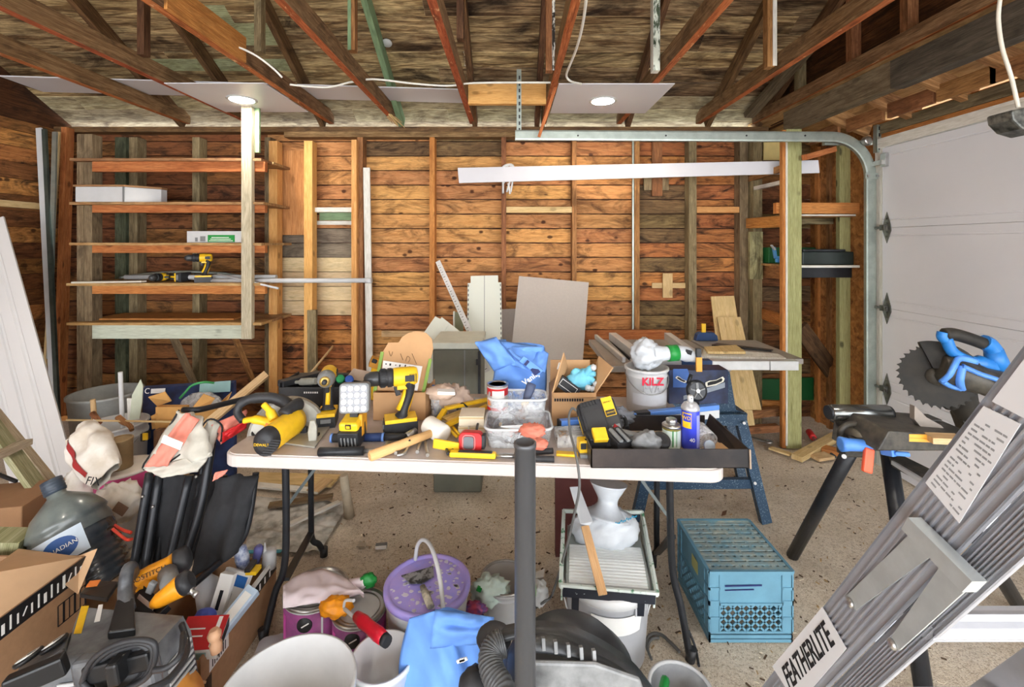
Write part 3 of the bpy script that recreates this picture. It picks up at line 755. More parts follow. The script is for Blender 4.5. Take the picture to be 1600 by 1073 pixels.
# white angled box on the second shelf
zs = PZ(316, YS)
t = thing('white_angled_box', 'white panelled box with brown top edge on the second shelf', 'box', (PX(180, 3.55), 3.55, zs))
z1 = PZ(292, 3.43); pl = [(PX(118, 3.43), 3.43), (PX(193, 3.43), 3.43), (PX(252, 3.6), 3.6), (PX(252, 3.6), 3.66), (PX(190, 3.43), 3.492), (PX(118, 3.43), 3.492)]
m = MB(WHITE); m.prism(pl, (0, 0, zs + .001), (1, 0, 0), (0, 1, 0), (0, 0, z1 - zs)); m.build('box_body', t)
m = MB(GREYPL); a = V((PX(195, 3.5), 3.498, zs + .004)); m.box((pl[1][0], 3.4285, (zs + z1) / 2), (.012, .004, z1 - zs)); m.build('corner_seam', t)
m = MB(SHELFB); pl2 = [(x + (-.01 if x < -3.2 else .01), y - .01) for x, y in pl]; m.prism(pl2, (0, 0, z1 + .002), (1, 0, 0), (0, 1, 0), (0, 0, .014)); m.build('top_edge', t)
# white carton with green label on the third shelf
zs = PZ(379, YS); t = thing('long_carton', 'white carton with green label on the third shelf', 'carton', (PX(335, 3.55), 3.55, zs))
x0, x1 = PX(292, 3.5), PX(377, 3.5); z1 = PZ(361, 3.5)
MB(WHITE).box2((x0, 3.5, zs + .001), (x1, 3.62, z1)).build('carton_body', t, bevel=.001)
m = MB(GREENPL); m.box2((PX(325, 3.5), 3.497, PZ(378, 3.5)), (PX(367, 3.5), 3.4995, PZ(367, 3.5))); m.m(PAPER)
for k in range(3): m.box2((PX(327 + k * 2, 3.5), 3.496, PZ(376.5 - k * 2.6, 3.5)), (PX(364 - k * 3, 3.5), 3.497, PZ(375.6 - k * 2.6, 3.5)))
m.build('green_label', t)
m = MB(GREYPL); m.box2((PX(305, 3.5), 3.498, PZ(377, 3.5)), (PX(309, 3.5), 3.4995, PZ(371, 3.5))); m.box2((PX(313, 3.5), 3.498, PZ(377, 3.5)), (PX(321, 3.5), 3.4995, PZ(369, 3.5))); m.build('print', t)
# drills and pipes on the fourth shelf
zs = PZ(442, YS) + .001
drill('yellow cordless drill lying on its side on the fourth shelf', (PX(288, 3.56), 3.58, zs + .037), tuple(Matrix(((0, 0, -1), (-1, 0, 0), (0, 1, 0))).to_euler()), .95)
drill('yellow cordless drill standing upright on the fourth shelf', (PX(318, 3.52), 3.52, zs), (0, 0, PI + .5), .95)
m = MB(WHITE); m.cyl(P(196, 433, 3.62), P(432, 433, 3.62), .02, 14); m.m(GREYPL); single(m, 'plastic_pipe', 'short white plastic pipe lying behind the drills on the fourth shelf', 'pipe', group='white pipes')
m = MB(WHITE); m.cyl(P(330, 438.5, 3.53), P(572, 438, 3.53), .018, 14); m.lathe([(.021, 0), (.021, .05)], P(571, 438, 3.53), (1, 0, 0), 14); single(m, 'plastic_pipe', 'long white plastic pipe sticking out of the fourth shelf to the right', 'pipe', group='white pipes')
m = MB(WHITE); m.cyl(P(340, 428, 3.58), P(435, 450.5, 3.40), .008, 10); single(m, 'plastic_pipe', 'thin white pipe angled down past the hanging shelf post', 'pipe', group='white pipes')
m = MB(METAL); wire(m, [P(188, 434, 3.7), P(230, 428, 3.68), P(290, 424.5, 3.66), P(345, 427, 3.66), P(378, 432, 3.66)], .012, 8, 8); single(m, 'metal_conduit', 'bowed grey metal conduit lying at the back of the fourth shelf', 'conduit')
m = MB(wood('pale_moulding', (232, 228, 216), (222, 216, 200), (190, 182, 160), stain=.1)); m.bar(P(116, 441, 3.455), P(225, 439.5, 3.455), .05, .012); single(m, 'wood_moulding', 'pale moulding strip lying at the left end of the fourth shelf', 'moulding')

# ================================================================ left corner: trims, boards, ladder
def lean(name, lab, cat, mt, p0, p1, w, h, up=(0, -1, .2), group=None, extra=None):
    m = MB(mt); m.bar(p0, p1, w, h, up=up)
    if extra: extra(m)
    return single(m, name, lab, cat, group=group)
lean('corner_trim', 'white metal trim leaning in the left corner, leftmost', 'trim strip', WHITE, P(61, 200, 3.74), P(85, 660, 3.6), .045, .012, group='leaning metal trims')
lean('corner_trim', 'dark green-grey metal channel leaning in the left corner', 'trim strip', plain('dark_channel', (88, 98, 92), rough=.4, metal=.5, var=.3), P(69.5, 202, 3.72), P(91, 660, 3.58), .03, .02, group='leaning metal trims')
lean('corner_trim', 'thin pale trim crossing behind the leaning metal channel', 'trim strip', PALEW, P(92, 206, 3.78), P(68, 620, 3.7), .026, .012, group='leaning metal trims')
lean('corner_trim', 'grey metal trim leaning in the left corner, rightmost', 'trim strip', METAL, P(86, 206, 3.70), P(77, 560, 3.66), .036, .014, group='leaning metal trims')
SIDING = plain('white_siding', (212, 210, 208), rough=.45, var=.03, scale=4)
for i, (bx, by, tx, ty, Yb, Yt, lab) in enumerate(((103, 764, -8, 365, 2.80, 3.46, 'white siding plank leaning on the left wall, rightmost and longest'), (88, 748, -26, 400, 2.78, 3.42, 'white siding plank leaning on the left wall, middle one'), (66, 752, -40, 440, 2.72, 3.36, 'white siding plank leaning on the left wall, leftmost and partly hidden by the old ladder'))):
    a, b = P(101, 764, 2.80), P(-22, 310, 3.34); dd_, ss_, uu_ = basis(b - a, (.35, -1, .1)); sh_ = ss_ * ((-.112 if ss_.x > 0 else .112) * i) + V((0, .034 * i, 0)); a, b = a + sh_, b + sh_; b = a + (b - a) * min(1, (-3.86 + .1 - a.x) / (b.x - a.x)); a = a + dd_ * ((.014 - a.z) / dd_.z)
    t = thing('siding_plank', lab, 'siding', a, group='leaning siding planks'); d, s_, u = basis(b - a, (.35, -1, .1))
    m = MB(SIDING)
    prof = [(-.075, 0), (-.075, .012), (-.02, .012), (-.012, .004), (.0, .004), (.01, .014), (.075, .014), (.075, 0)]
    r0 = [m.vert(a + s_ * x + u * y) for x, y in prof]; r1 = [m.vert(b + s_ * x + u * y) for x, y in prof]
    m.skin(r0, r1, 0, 2, smooth=False); m.face(r0[::-1]); m.face(r1); m.build('plank', t)
# old wooden step ladder lying against the boards
MOSS = wood('mossy_wood', (176, 170, 140), (150, 146, 110), (104, 106, 70), knots=.2, stain=.5, stain_c=(86, 92, 40))
OLDPALE = wood('old_pale_wood', (206, 192, 168), (184, 168, 142), (140, 124, 98), knots=.3, stain=.3)
t = thing('wooden_step_ladder', 'old mossy wooden step ladder lying at the left edge', 'ladder', P(35, 720, 2.3))
m = MB(MOSS); m.bar(P(-30, 640, 2.25), P(66, 772, 2.2), .022, .1, up=(.4, -1, .1)); m.build('side_rail', t, label='mossy rail')
m = MB(OLDPALE); m.bar(P(-30, 616, 2.42), P(80, 752, 2.34), .02, .06, up=(.4, -1, .1)); m.build('side_rail', t)
for x0, y0, x1, y1 in ((-25, 718, 34, 691), (-20, 846, 76, 780)):
    MB(OLDPALE).bar(P(x0, y0, 2.08), P(x1, y1, 2.3), .09, .028).build('step', t)
m = MB(BLACKM); m.bar(P(-10, 738, 2.2), P(26, 752, 2.18), .012, .012); m.build('hinge_bar', t)
m = MB(OLDPALE); m.m(MOSS); m.box(P(8, 862, 1.75), (.12, .1, .13), (0, .2, .3)); single(m, 'mossy_block', 'mossy pale wood block at the left edge above the big cardboard box', 'wood block')
m = MB(CARD2); m.box(P(10, 800, 2.1), (.3, .25, .16), (0, 0, .2)); single(m, 'brown_carton', 'brown carton at the left edge below the old step ladder', 'carton', bevel=.004)

# ================================================================ pails and clutter in the left corner
t = thing('white_pail', 'open white pail full of sticks in the left corner', 'pail', (PX(180, 2.75), 2.75, .0))
c = V((PX(180, 2.75), 2.75, .05)); m = MB(WHITE); pail(m, c, .158, .385); m.build('pail_body', t)
m = MB(STEEL); m.tube([c + V((.165 * math.cos(a), -.165 * abs(math.sin(a)) * .75, .33 - .13 * math.sin(a))) for a in [PI * k / 16 for k in range(17)]], .003, 6); m.build('bail_handle', t)
m = MB(GREYPL); m.lathe([(.18, 0), (.17, .05)], (c.x, c.y, 0), (0, 0, 1), 24); single(m, 'grey_bucket', 'flat grey tub under the white pail in the left corner', 'tub')
m = MB(WHITE); m.cyl(c + V((.04, .02, .02)), P(188, 581, 2.75), .012, 10); single(m, 'white_stick', 'tall white stick standing in the white pail', 'stick', group='sticks in the white pail')
m = MB(WHITEW); m.bar(c + V((.06, .05, .02)), P(203, 622, 2.78), .03, .008); single(m, 'white_stick', 'short pale stick standing beside the tall one in the white pail', 'stick', group='sticks in the white pail')
m = MB(PALEW); m.cyl(c + V((-.07, -.03, .02)), P(145, 624, 2.72), .017, 10, .013); m.m(OLDSTUD).cyl(P(145, 646, 2.66), P(155, 660, 2.6), .016, 10); single(m, 'broom_handle', 'wooden tool handle standing at the left in the white pail', 'handle')
m = MB(plain('pale_green_plastic', (196, 202, 180), rough=.5)); m.prism([(-.03, 0), (.03, 0), (.036, .1), (.03, .2), (.012, .24), (-.03, .15)], P(210, 655, 2.76), (1, 0, .1), (.1, 0, 1), (0, .006, 0)); single(m, 'plastic_scraper', 'pale green plastic scraper standing in the white pail', 'scraper')
m = MB(OLDSTUD); wire(m, [P(183, 652, 2.62), P(192, 660, 2.6), P(202, 664, 2.58), P(206, 672, 2.56)], .012, 5, 7); m.bar(P(185, 650, 2.6), P(206, 668, 2.57), .02, .012); single(m, 'rusty_tool', 'rusty hand tool hanging over the rim of the white pail', 'hand tool')
m = MB(PALEW); m.cyl(P(104, 656, 2.6), P(276, 659, 2.58), .006, 8); single(m, 'thin_dowel', 'long thin dowel lying across the white pail', 'dowel')
t = thing('grey_tub', 'wide dusty translucent tub behind the white pail', 'tub', (PX(166, 3.36), 3.36, 0)); m = MB(plain('dusty_plastic', (170, 172, 168), rough=.5, var=.2)); m.lathe([(.18, .0), (.215, .40), (.225, .405), (.225, .42), (.208, .42), (.17, .01)], (PX(166, 3.36), 3.36, 0.005), (0, 0, 1), 36); m.build('tub_body', t)
t = thing('rusty_can', 'rusty brown can standing on the pink-banded tub', 'can', P(188, 722, 2.3)); zc = .35
c = V((PX(188, 2.3), 2.3, .385)); m = MB(plain('rusty_tin', (150, 124, 88), rough=.6, metal=.35, var=.3)); m.lathe([(.050, 0), (.052, .004), (.051, .01), (.051, .135), (.053, .14), (.053, .146), (.047, .146), (.047, .14)], c, (0, 0, 1), 28); m.build('can_body', t)
t = thing('pink_banded_tub', 'white tub with pink band under the rusty can', 'tub', (PX(196, 2.32), 2.32, 0)); c = V((PX(196, 2.32), 2.32, 0))
MB(WHITE).lathe([(.10, .005), (.115, .29), (.12, .29)], c, (0, 0, 1), 32).build('tub_body', t)
m = MB(plain('pink_print', (200, 70, 130), rough=.5)); m.lathe([(.1155, .285), (.1215, .29), (.1215, .355), (.1175, .372)], c, (0, 0, 1), 32, cap0=False, cap1=False); m.build('pink_band', t)
MB(plain('pale_lid', (224, 216, 206), rough=.5)).lathe([(.125, .37), (.125, .382), (.11, .384)], c, (0, 0, 1), 32).build('lid', t)
text('RID', frame(c + V((.04, -.117, .325)), (1, .35, 0), (0, 0, 1)), .05, PAPER, t)
# paper sacks
SACK = plain('sack_paper', (238, 234, 226), rough=.8, var=.12, scale=9, c2=(214, 204, 188))
SACKR = plain('sack_red_print', (166, 48, 48), rough=.8, var=.2)
t = thing('mortar_sack', 'half-empty white paper sack with red stripe leaning beside the white pail', 'sack', P(165, 770, 2.05))
a, b = P(126, 672, 2.34), P(182, 770, 2.04); d, s_, u = basis(b - a, (.3, -1, .35))
def sackshape(u0, v0, w=.095, L=.42, base=None):
    base = base or a
    th = 2 * PI * v0; ww = w * (.7 + .3 * math.sin(PI * u0)); hh = .055 * (math.sin(PI * min(max(u0, .03), .97)) ** .5 + .15)
    q = V((math.cos(th) * ww, math.sin(th) * hh)) if False else None
    n_ = noise.noise(V((u0 * 5, math.cos(th) * 1.6, math.sin(th) * 1.6))) * .03
    return base + d * (L * u0) + s_ * (math.cos(th) * ww) + u * (math.sin(th) * hh + n_)
m = MB(SACK); m.grid(lambda x, y: sackshape(x, y), 22, 30); m.build('sack_body', t)
m = MB(SACKR); m.grid(lambda x, y: sackshape(x * .8 + .1, .14 + .05 * y) + u * .004, 14, 3); m.build('red_stripe', t)
text('FIX', frame(P(146, 752, 1.98), (1, 0, -.1), (0, .4, 1)), .045, INK, t)
m = MB(SACK); m.blob(P(184, 786, 2.14), (.12, .09, .10), 34, 20, .25, 2.6, 4, flat0=.0, fold=.25); m.m(plain('brown_print', (120, 90, 70), rough=.8)).bar(P(180, 790, 2.035), P(196, 800, 2.035), .04, .004, up=(0, -1, .3))
single(m, 'paper_sack', 'crumpled white paper sack below the red-striped one', 'sack')
m = MB(WHITE); m.m(SACK); m.blob(P(128, 768, 2.3), (.09, .09, .14), 26, 16, .2, 3, 9, flat0=0, fold=.2); single(m, 'crumpled_plastic', 'crumpled white plastic between the siding planks and the paper sack', 'plastic bag')
# water bottle
DUSTY = plain('dusty_bottle_plastic', (112, 120, 116), rough=.3, var=.4, scale=5, c2=(70, 76, 78), coat=.3)
DARKB = plain('dark_bottle_plastic', (62, 68, 74), rough=.2, var=.4, scale=7, c2=(36, 40, 46), coat=.4)
Yj = 1.83; nk = P(80, 752, Yj + .04); bs = P(146, 915, Yj - .02); ax = (bs - nk).normalized(); bs = nk + ax * .47
t = thing('water_bottle', 'large dusty water cooler bottle tilted behind the big cardboard box', 'water bottle', bs)
JS = .9
prof = [(.028, 0), (.03, .004), (.03, .05), (.034, .055), (.034, .065), (.06, .085), (.105, .12), (.135, .17), (.142, .19), (.134, .2), (.14, .215), (.143, .23)]
prof = [(r * JS, h * .96) for r, h in prof]
m = MB(DUSTY); m.lathe(prof + [(.143 * JS, .24)], nk, ax, 48, cap1=False); m.build('shoulder', t)
m = MB(DARKB); q = [(.143, .25), (.140, .255), (.143, .262)]
for k in range(6): q += [(.143, .29 + k * .03), (.137, .297 + k * .03), (.143, .304 + k * .03)]
q += [(.143, .465), (.13, .485), (.09, .49)]
m.lathe([(r * JS, h * .96) for r, h in q], nk, ax, 48, cap0=False); m.build('body', t)
mc_ = MB(CARD2); mc_.box2((-1.86, 1.70, 0), (-1.50, 1.96, max(.05, (nk + ax * .47).z - .09))); single(mc_, 'brown_carton', 'low brown carton under the tilted water bottle', 'carton')
m = MB(plain('blue_cap', (52, 62, 74), rough=.4)); m.lathe([(.033, -.006), (.035, -.004), (.035, .05), (.031, .052)], nk, ax, 24); 
for k in range(4): m.lathe([(.0355, .006 + k * .011), (.0365, .009 + k * .011), (.0355, .012 + k * .011)], nk, ax, 24, cap0=False, cap1=False)
m.build('cap', t)
dd, sa, ub = basis(ax, (0, -1, 0)); sgn = 1 if (sa.x > 0) else -1
LBL = plain('label_pale_blue', (206, 222, 236), rough=.5, var=.12, scale=16); LBR = plain('label_red', (206, 60, 56), rough=.5, var=.06); LBB = plain('label_blue', (40, 84, 150), rough=.5, var=.1)
dd, sa, ub = basis(ax, (0, -1, 0))
def lab(u0, v0, r=.1445):
    r *= JS; v0 = v0 * .96 - .028 
    th = u0; return nk + ax * v0 + (ub * math.cos(th) + sa * math.sin(th)) * r
m = MB(LBL); m.grid(lambda x, y: lab(sgn * (-1.3 + 2.4 * x), .25 + .11 * y), 26, 3); m.build('label', t)
sgn = 1 if (sa.x > 0) else -1
m = MB(LBR); m.grid(lambda x, y: lab(sgn * (-1.3 + .75 * x), .265 + .085 * y, .1452), 12, 3); m.build('red_panel', t)
m = MB(LBB); m.grid(lambda x, y: nk + ax * (.265 + .04 * y * math.cos(x * 2 * PI) * 1.0) + (ub * math.cos(sgn * (.5 + .42 * y * math.sin(x * 2 * PI))) + sa * math.sin(sgn * (.5 + .42 * y * math.sin(x * 2 * PI)))) * .1455 * JS, 28, 3); m.build('blue_oval', t)
c0 = lab(sgn * .5, .305, .148); text('CANADIAN', frame(c0, sa * sgn * math.cos(.5) - ub * math.sin(.5), -ax), .022, PAPER, t, lift=.001)
# red cord
m = MB(plain('red_cord', (214, 70, 50), rough=.5)); wire(m, [P(172, 815, 1.9), P(188, 826, 1.88), P(205, 832, 1.86)], .006, 6); wire(m, [P(176, 826, 1.86), P(196, 842, 1.84), P(206, 842, 1.83)], .006, 6); single(m, 'red_cable', 'red cable lying between the water bottle and the folded chair', 'cable')
# blister pack, torn cardboard and cords behind the chair
NAVY = plain('navy_print', (38, 56, 98), rough=.35, var=.45, scale=9, c2=(20, 28, 52))
t = thing('blister_pack', 'dark blue tool package with clear plastic front in the left corner', 'package', P(290, 690, 2.95))
a, b, c, e = P(222, 745, 2.82), P(223, 607, 3.05), P(365, 598, 3.1), P(366, 745, 2.82)
n = V((0, .03, .01)); m = MB(NAVY); m.hexa([a, b, b + n, a + n, e, c, c + n, e + n], L=.6); m.build('card', t)
m = MB(TRANSL); m.blob(P(316, 634, 2.96), (.14, .04, .09), 24, 14, .1, 3, 2); m.build('clear_bubble', t)
m = MB(plain('pale_teal_print', (150, 190, 190), rough=.4)); m.bar(P(312, 606, 3.05), P(360, 603, 3.05), .004, .07, up=(0, .2, 1)); m.m(PAPER).bar(P(236, 611, 3.02), P(258, 610, 3.02), .003, .03, up=(0, .2, 1)); m.build('print', t)
text('C', frame(P(230, 611, 3.015), (1, 0, 0), (0, .2, 1)), .05, PAPER, t)
TORN = plain('torn_cardboard', (198, 148, 84), rough=.85, var=.16, scale=12)
t = thing('torn_carton', 'torn brown carton with open flaps under the blue package', 'carton', P(275, 690, 2.6))
m = MB(TORN); lo_ = P(243, 685, 2.62); lo_.z = .005; m.box2(lo_, P(296, 632, 2.66)); m.build('carton_front', t)
for q in ([(232, 620), (258, 612), (268, 626), (246, 634)], [(298, 640), (318, 615), (336, 622), (306, 662)], [(296, 650), (345, 628), (362, 612), (350, 640), (310, 680)], [(236, 650), (246, 645), (246, 668), (238, 670)]):
    m = MB(TORN); p = [P(x, y, 2.6 + .02 * i) for i, (x, y) in enumerate(q)]; i = [m.vert(v) for v in p]; m.face(i); m.build('flap', t, solid=.006)
m = MB(RAFT); lo_ = P(240, 690, 2.5); lo_.z = .005; m.box2(lo_, P(270, 668, 2.54)); single(m, 'ribbed_block', 'dark brown ribbed wood block in front of the torn carton', 'wood block')
m = MB(BLACK); m.box2(P(219, 690, 2.55), P(236, 672, 2.6)); m.m(YEL).box2(P(222, 688, 2.54), P(232, 676, 2.55)); single(m, 'tool_battery', 'black tool battery wedged beside the torn carton', 'battery', bevel=.003)
m = MB(plain('green_hose', (60, 150, 84), rough=.4)); wire(m, [P(281, 622, 2.75), P(290, 612, 2.75), P(300, 602, 2.78), P(318, 597, 2.8), P(334, 598, 2.85)], .007, 6, 7); single(m, 'green_hose', 'green hose loop over the blue package', 'hose')
m = MB(PALEW); m.bar(P(292, 688, 2.4), P(417, 584, 2.65), .045, .02, up=(0, -1, .6)); single(m, 'wood_batten', 'pale wooden batten leaning over the folded chair towards the table', 'batten')

# ================================================================ folded camp chair
t = thing('folded_camp_chair', 'folded black camp chair with grey and pink side pouch leaning at the table end', 'chair', P(280, 890, 1.9))
def T(*q, r=.011, Y=1.9, nm='frame_tube', mt=BLACKM, k=5, n=10):
    m = MB(mt); m.tube(smooth_path([P(x, y, Y + dy) for x, y, dy in q], k), r, n); return m.build(nm, t)
T((234, 738, -.02), (209, 888, -.1), r=.016); T((249, 742, 0), (226, 893, -.1), r=.016); T((266, 738, .03), (243, 896, -.05), r=.016); T((296, 742, -.05), (258, 905, -.15), r=.016)
T((331, 690, -.03), (312, 800, -.1), (276, 908, -.16), r=.016); T((318, 720, .02), (292, 850, -.05), r=.01); T((302, 742, .05), (262, 905, 0), r=.01)
T((400, 738, -.12), (389, 812, -.16), (376, 846, -.18), (350, 872, -.2), (304, 912, -.22), r=.012, k=8)
T((352, 742, -.06), (345, 800, -.08), r=.009); T((286, 640, .0), (310, 640, .0), (345, 632, .1), (385, 622, .2), r=.012)
for x, y in ((326, 727), (318, 752), (306, 745), (222, 776), (238, 792), (290, 760)):
    MB(STEEL).lathe([(.006, -.004), (.006, 0), (.003, .003)], P(x, y, 1.84), (0, -1, 0), 8).build('rivet', t)
def patch(q, mt, nm, Y=1.85, th=.006, wob=.02, lb=None):
    "a sheet of cloth over four corners (px, py, dY), sagging"
    p = [P(x, y, Y + dy) for x, y, dy in q]; m = MB(mt)
    def fn(u, v):
        a_ = p[0].lerp(p[1], u); b_ = p[3].lerp(p[2], u); r = a_.lerp(b_, v)
        return r + V((0, -1, 0)) * (wob * (noise.noise(V((u * 3, v * 3, len(nm)))) * 1.5 + math.sin(PI * v) * math.sin(PI * u)))
    m.grid(fn, 14, 14); return m.build(nm, t, solid=th, label=lb)
patch([(322, 655, 0), (345, 662, .02), (328, 712, -.04), (312, 700, -.05)], PALEGREY, 'pouch_flap', lb='grey pouch flap')
patch([(276, 642, .0), (318, 652, -.02), (332, 712, -.08), (224, 732, -.08)], PALEGREY, 'side_pouch', wob=.03, lb='grey cloth pouch'); patch([(224, 732, -.075), (331, 706, -.08), (310, 736, -.1), (254, 746, -.1)], PALEGREY, 'pouch_bottom', wob=.01)
patch([(290, 645, -.04), (312, 655, -.05), (262, 728, -.10), (226, 729, -.09)], PINKC, 'pouch_lining', wob=.012, lb='pink pouch lining')
for q in ([(257, 686, -.11), (285, 698, -.12)], ):
    m = MB(PAPER); m.bar(P(254, 685, 1.71), P(284, 697, 1.71), .03, .003, up=(0, -1, 0)); m.build('white_band', t)
T((280, 640, -.04), (250, 690, -.09), (223, 730, -.12), (250, 731, -.13), (270, 718, -.13), (298, 695, -.12), (324, 656, -.06), (346, 664, -.04), (345, 690, -.05), r=.0035, nm='black_piping', mt=BLACKC, k=5, n=6)
patch([(330, 664, .0), (385, 640, .1), (384, 660, .1), (345, 694, 0)], PINKC, 'armrest', lb='pink armrest'); patch([(348, 676, -.02), (386, 656, .06), (385, 668, .06), (347, 692, 0)], RED, 'armrest_lining', lb='red strip')
patch([(336, 744, -.06), (404, 744, -.10), (372, 862, -.17), (296, 905, -.15)], BLACKC, 'seat_cloth', wob=.03, lb='dusty black seat cloth'); patch([(300, 740, .06), (345, 742, .03), (300, 880, .0), (262, 890, .02)], BLACKC, 'back_cloth', wob=.02)
patch([(236, 744, .06), (318, 742, .05), (276, 898, .02), (214, 888, .0)], BLACKC, 'back_cloth', wob=.015)
patch([(336, 738, -.08), (356, 734, -.08), (350, 742, -.08), (332, 752, -.09)], PINKC, 'pink_tab', wob=.004)
# ================================================================ folding table
TZ = .74
TOP = plain('dusty_table_top', (206, 196, 190), rough=.6, var=.12, scale=7, c2=(184, 172, 164))
LIP = plain('table_plastic', (200, 192, 187), rough=.5, var=.04)
A_ = V((-1.078, 1.672, 0)); B_ = V((.742, 1.553, 0)); ex = (B_ - A_).normalized(); ey = V((-ex.y, ex.x, 0))
LT = (B_ - A_).length; WT = .74
def TT(px, py, h=0.0): return G(px, py, TZ + h)
def rrect(L, W, r, n=6):
    out = []
    for cx, cy, a0 in ((L - r, r, -PI / 2), (L - r, W - r, 0), (r, W - r, PI / 2), (r, r, PI)):
        out += [(cx + r * math.cos(a0 + PI / 2 * k / n), cy + r * math.sin(a0 + PI / 2 * k / n)) for k in range(n + 1)]
    return out
t = thing('folding_table', 'long off-white plastic folding table crowded with tools', 'table', A_ + ex * LT / 2 + ey * WT / 2)
m = MB(TOP); m.prism(rrect(LT - .016, WT - .016, .06), A_ + ex * .008 + ey * .008 + V((0, 0, TZ - .02)), ex, ey, (0, 0, .02)); m.build('table_top', t)
m = MB(LIP); m.prism(rrect(LT, WT, .065), A_ + V((0, 0, TZ - .048)), ex, ey, (0, 0, .044)); m.build('table_rim', t, bevel=.006, seg=3)
def leg(q, r=.0135, nm='leg', mt=BLACKM):
    m = MB(mt); m.tube(smooth_path(q, 6), r, 12); return m.build(nm, t)
for s_, (fx, fy, fb, rx, ry, rb) in enumerate((((446, 735), (446, 870), (413, 1000), (486, 735), (486, 830), (506, 868)), ((1046, 745), (1050, 880), (1078, 1032), (1027, 740), (1026, 845), (1020, 884)))):
    a = G(*fb); b = G(*rb); zt_ = TZ - .05
    Yf, Yr = a.y + .02, b.y - .02
    p0 = P(fx[0], fx[1] + 5, Yf + .03); p0.z = zt_
    leg([p0, P(fy[0], fy[1], Yf + .03), P((fy[0] + fb[0]) / 2, (fy[1] + fb[1]) / 2 - 8, Yf + .01), a + V((0, 0, .014))])
    p1 = P(rx[0], rx[1], Yr); p1.z = zt_
    leg([p1, P(ry[0], ry[1] - 25, Yr), P(ry[0] + (2 if s_ == 0 else 0), ry[1] + 12, Yr), P(rb[0] - (8 if s_ == 0 else -2), rb[1] - 18, Yr + .01), b + V((0, 0, .016))])
    MB(BLACK).cyl(b + V((0, 0, .0)), b + V((0, .0, .04)), .018, 12).build('foot_cap', t)
    MB(BLACK).cyl(a, a + V((-.008 if s_ == 0 else .008, .0, .045)), .0165, 12).build('foot_cap', t)
    sx = 1 if s_ == 0 else -1
    q0 = P(fy[0], 905 if s_ == 0 else 838, Yf + .03); q1 = P(ry[0], 832 if s_ == 0 else 905 - 40, Yr)
    m = MB(BLACKM); m.bar(q0, q1, .012, .028, up=(1, 0, 0)); m.build('cross_brace', t)
    m = MB(plain('grey_strut', (120, 128, 128), rough=.4, metal=.4)); pz = p1.lerp(p0, .5); e0 = P(452 if s_ == 0 else 1045, 786 if s_ == 0 else 808, Yf + .2); e1 = e0 + ex * (.22 * sx) ; e1.z = zt_; m.bar(e0, e1, .012, .02, up=(0, 1, 0)); m.build('folding_strut', t)
# round grey post under the table
m = MB(plain('pale_log', (190, 176, 152), rough=.85, var=.25, scale=18)); m.tube([P(537, 742, 2.5), P(541, 770, 2.5), G(546, 806) + V((0, 0, .0))], [.022, .024, .028], 12); single(m, 'wooden_pole', 'short pale round pole standing under the table behind its left legs', 'pole')

# ================================================================ tools on the table
SAWG = plain('saw_grey_metal', (176, 174, 164), rough=.45, metal=.35, var=.18, scale=20)
c = TT(450, 690); t = thing('circular_saw', 'yellow cordless circular saw lying on the left end of the table', 'circular saw', c)
Yc = 1.86
m = MB(SAWG); q = [TT(440, 694), TT(492, 701), TT(524, 657), TT(512, 650), TT(470, 660)]; up = V((0, 0, .006))
lo = [m.vert(p + V((0, 0, .002))) for p in q]; hi = [m.vert(p + V((0, 0, .008))) for p in q]; m.face(lo[::-1]); m.face(hi)
for k in range(5): m.face((lo[k], lo[(k + 1) % 5], hi[(k + 1) % 5], hi[k]))
m.build('shoe_plate', t)
cg = P(450, 676, Yc + .04); ng = V((.34, -1, .06)).normalized()
m = MB(SAWG); aa = [(.004, -.02), (.135, -.02), (.148, -.012), (.148, .018), (.138, .026), (.004, .03)]
_, gs, gu = basis(ng); n = 30; rings = []
for k in range(n + 1):
    th = -.55 + (PI + .8) * k / n; dr = gs * math.cos(th) * (1) + gu * math.sin(th)
    rings.append([m.vert(cg + dr * r + ng * h) for r, h in aa])
for k in range(n): m.skin(rings[k], rings[k + 1], k * .02, k * .02 + .02, smooth=False)
m.face(rings[0]); m.face(rings[-1][::-1]); m.build('blade_guard', t)
m = MB(STEEL); m.lathe([(.001, 0), (.115, 0), (.118, .002), (.001, .002)], cg - ng * .004, ng, 40); m.build('saw_blade', t)
a0 = P(413, 692, 1.63); a1 = P(468, 652, 1.87)
m = MB(YEL); m.lathe([(.03, 0), (.047, .004), (.05, .02), (.05, .1), (.054, .16), (.048, .19)], a0 + (a1 - a0) * .12, a1 - a0, 20, squash=.85); m.build('motor_housing', t)
m = MB(BLACK); m.lathe([(.02, -.016), (.04, -.012), (.049, 0), (.0505, .03), (.049, .034)], a0, a1 - a0, 20, squash=.85); 
for k in range(7): m.bar(a0 + V((.012 + .005 * k, -.045 + .003 * k, -.02 + .007 * k)), a0 + V((.04 + .004 * k, -.028 + .003 * k, -.03 + .007 * k)), .003, .005)
m.build('end_cap', t)
dn = (a0 - a1).normalized(); hx = V((0, 0, 1)).cross(dn).normalized(); hx = hx if hx.x > 0 else -hx
text('DEWALT', frame(a0 + dn * .0165, hx, dn.cross(hx) if dn.cross(hx).z > 0 else -dn.cross(hx)), .014, YEL, t)
m = MB(YEL); m.tube(smooth_path([P(382, 657, 1.79), P(398, 655, 1.79), P(420, 659, 1.80), P(446, 664, 1.82), P(462, 660, 1.86)], 4), [.014] * 4 + [.02] * 4 + [.03] * 4 + [.042] * 5, 12, flat=.8); m.tube(smooth_path([P(428, 655, 1.78), P(420, 640, 1.79), P(412, 632, 1.8)], 4), [.018] * 4 + [.012] * 5, 10); m.m(plain('orange_print', (226, 130, 60))).box(P(424, 668, 1.70), (.05, .002, .02), (0, .35, 0)); m.build('handle_body', t)
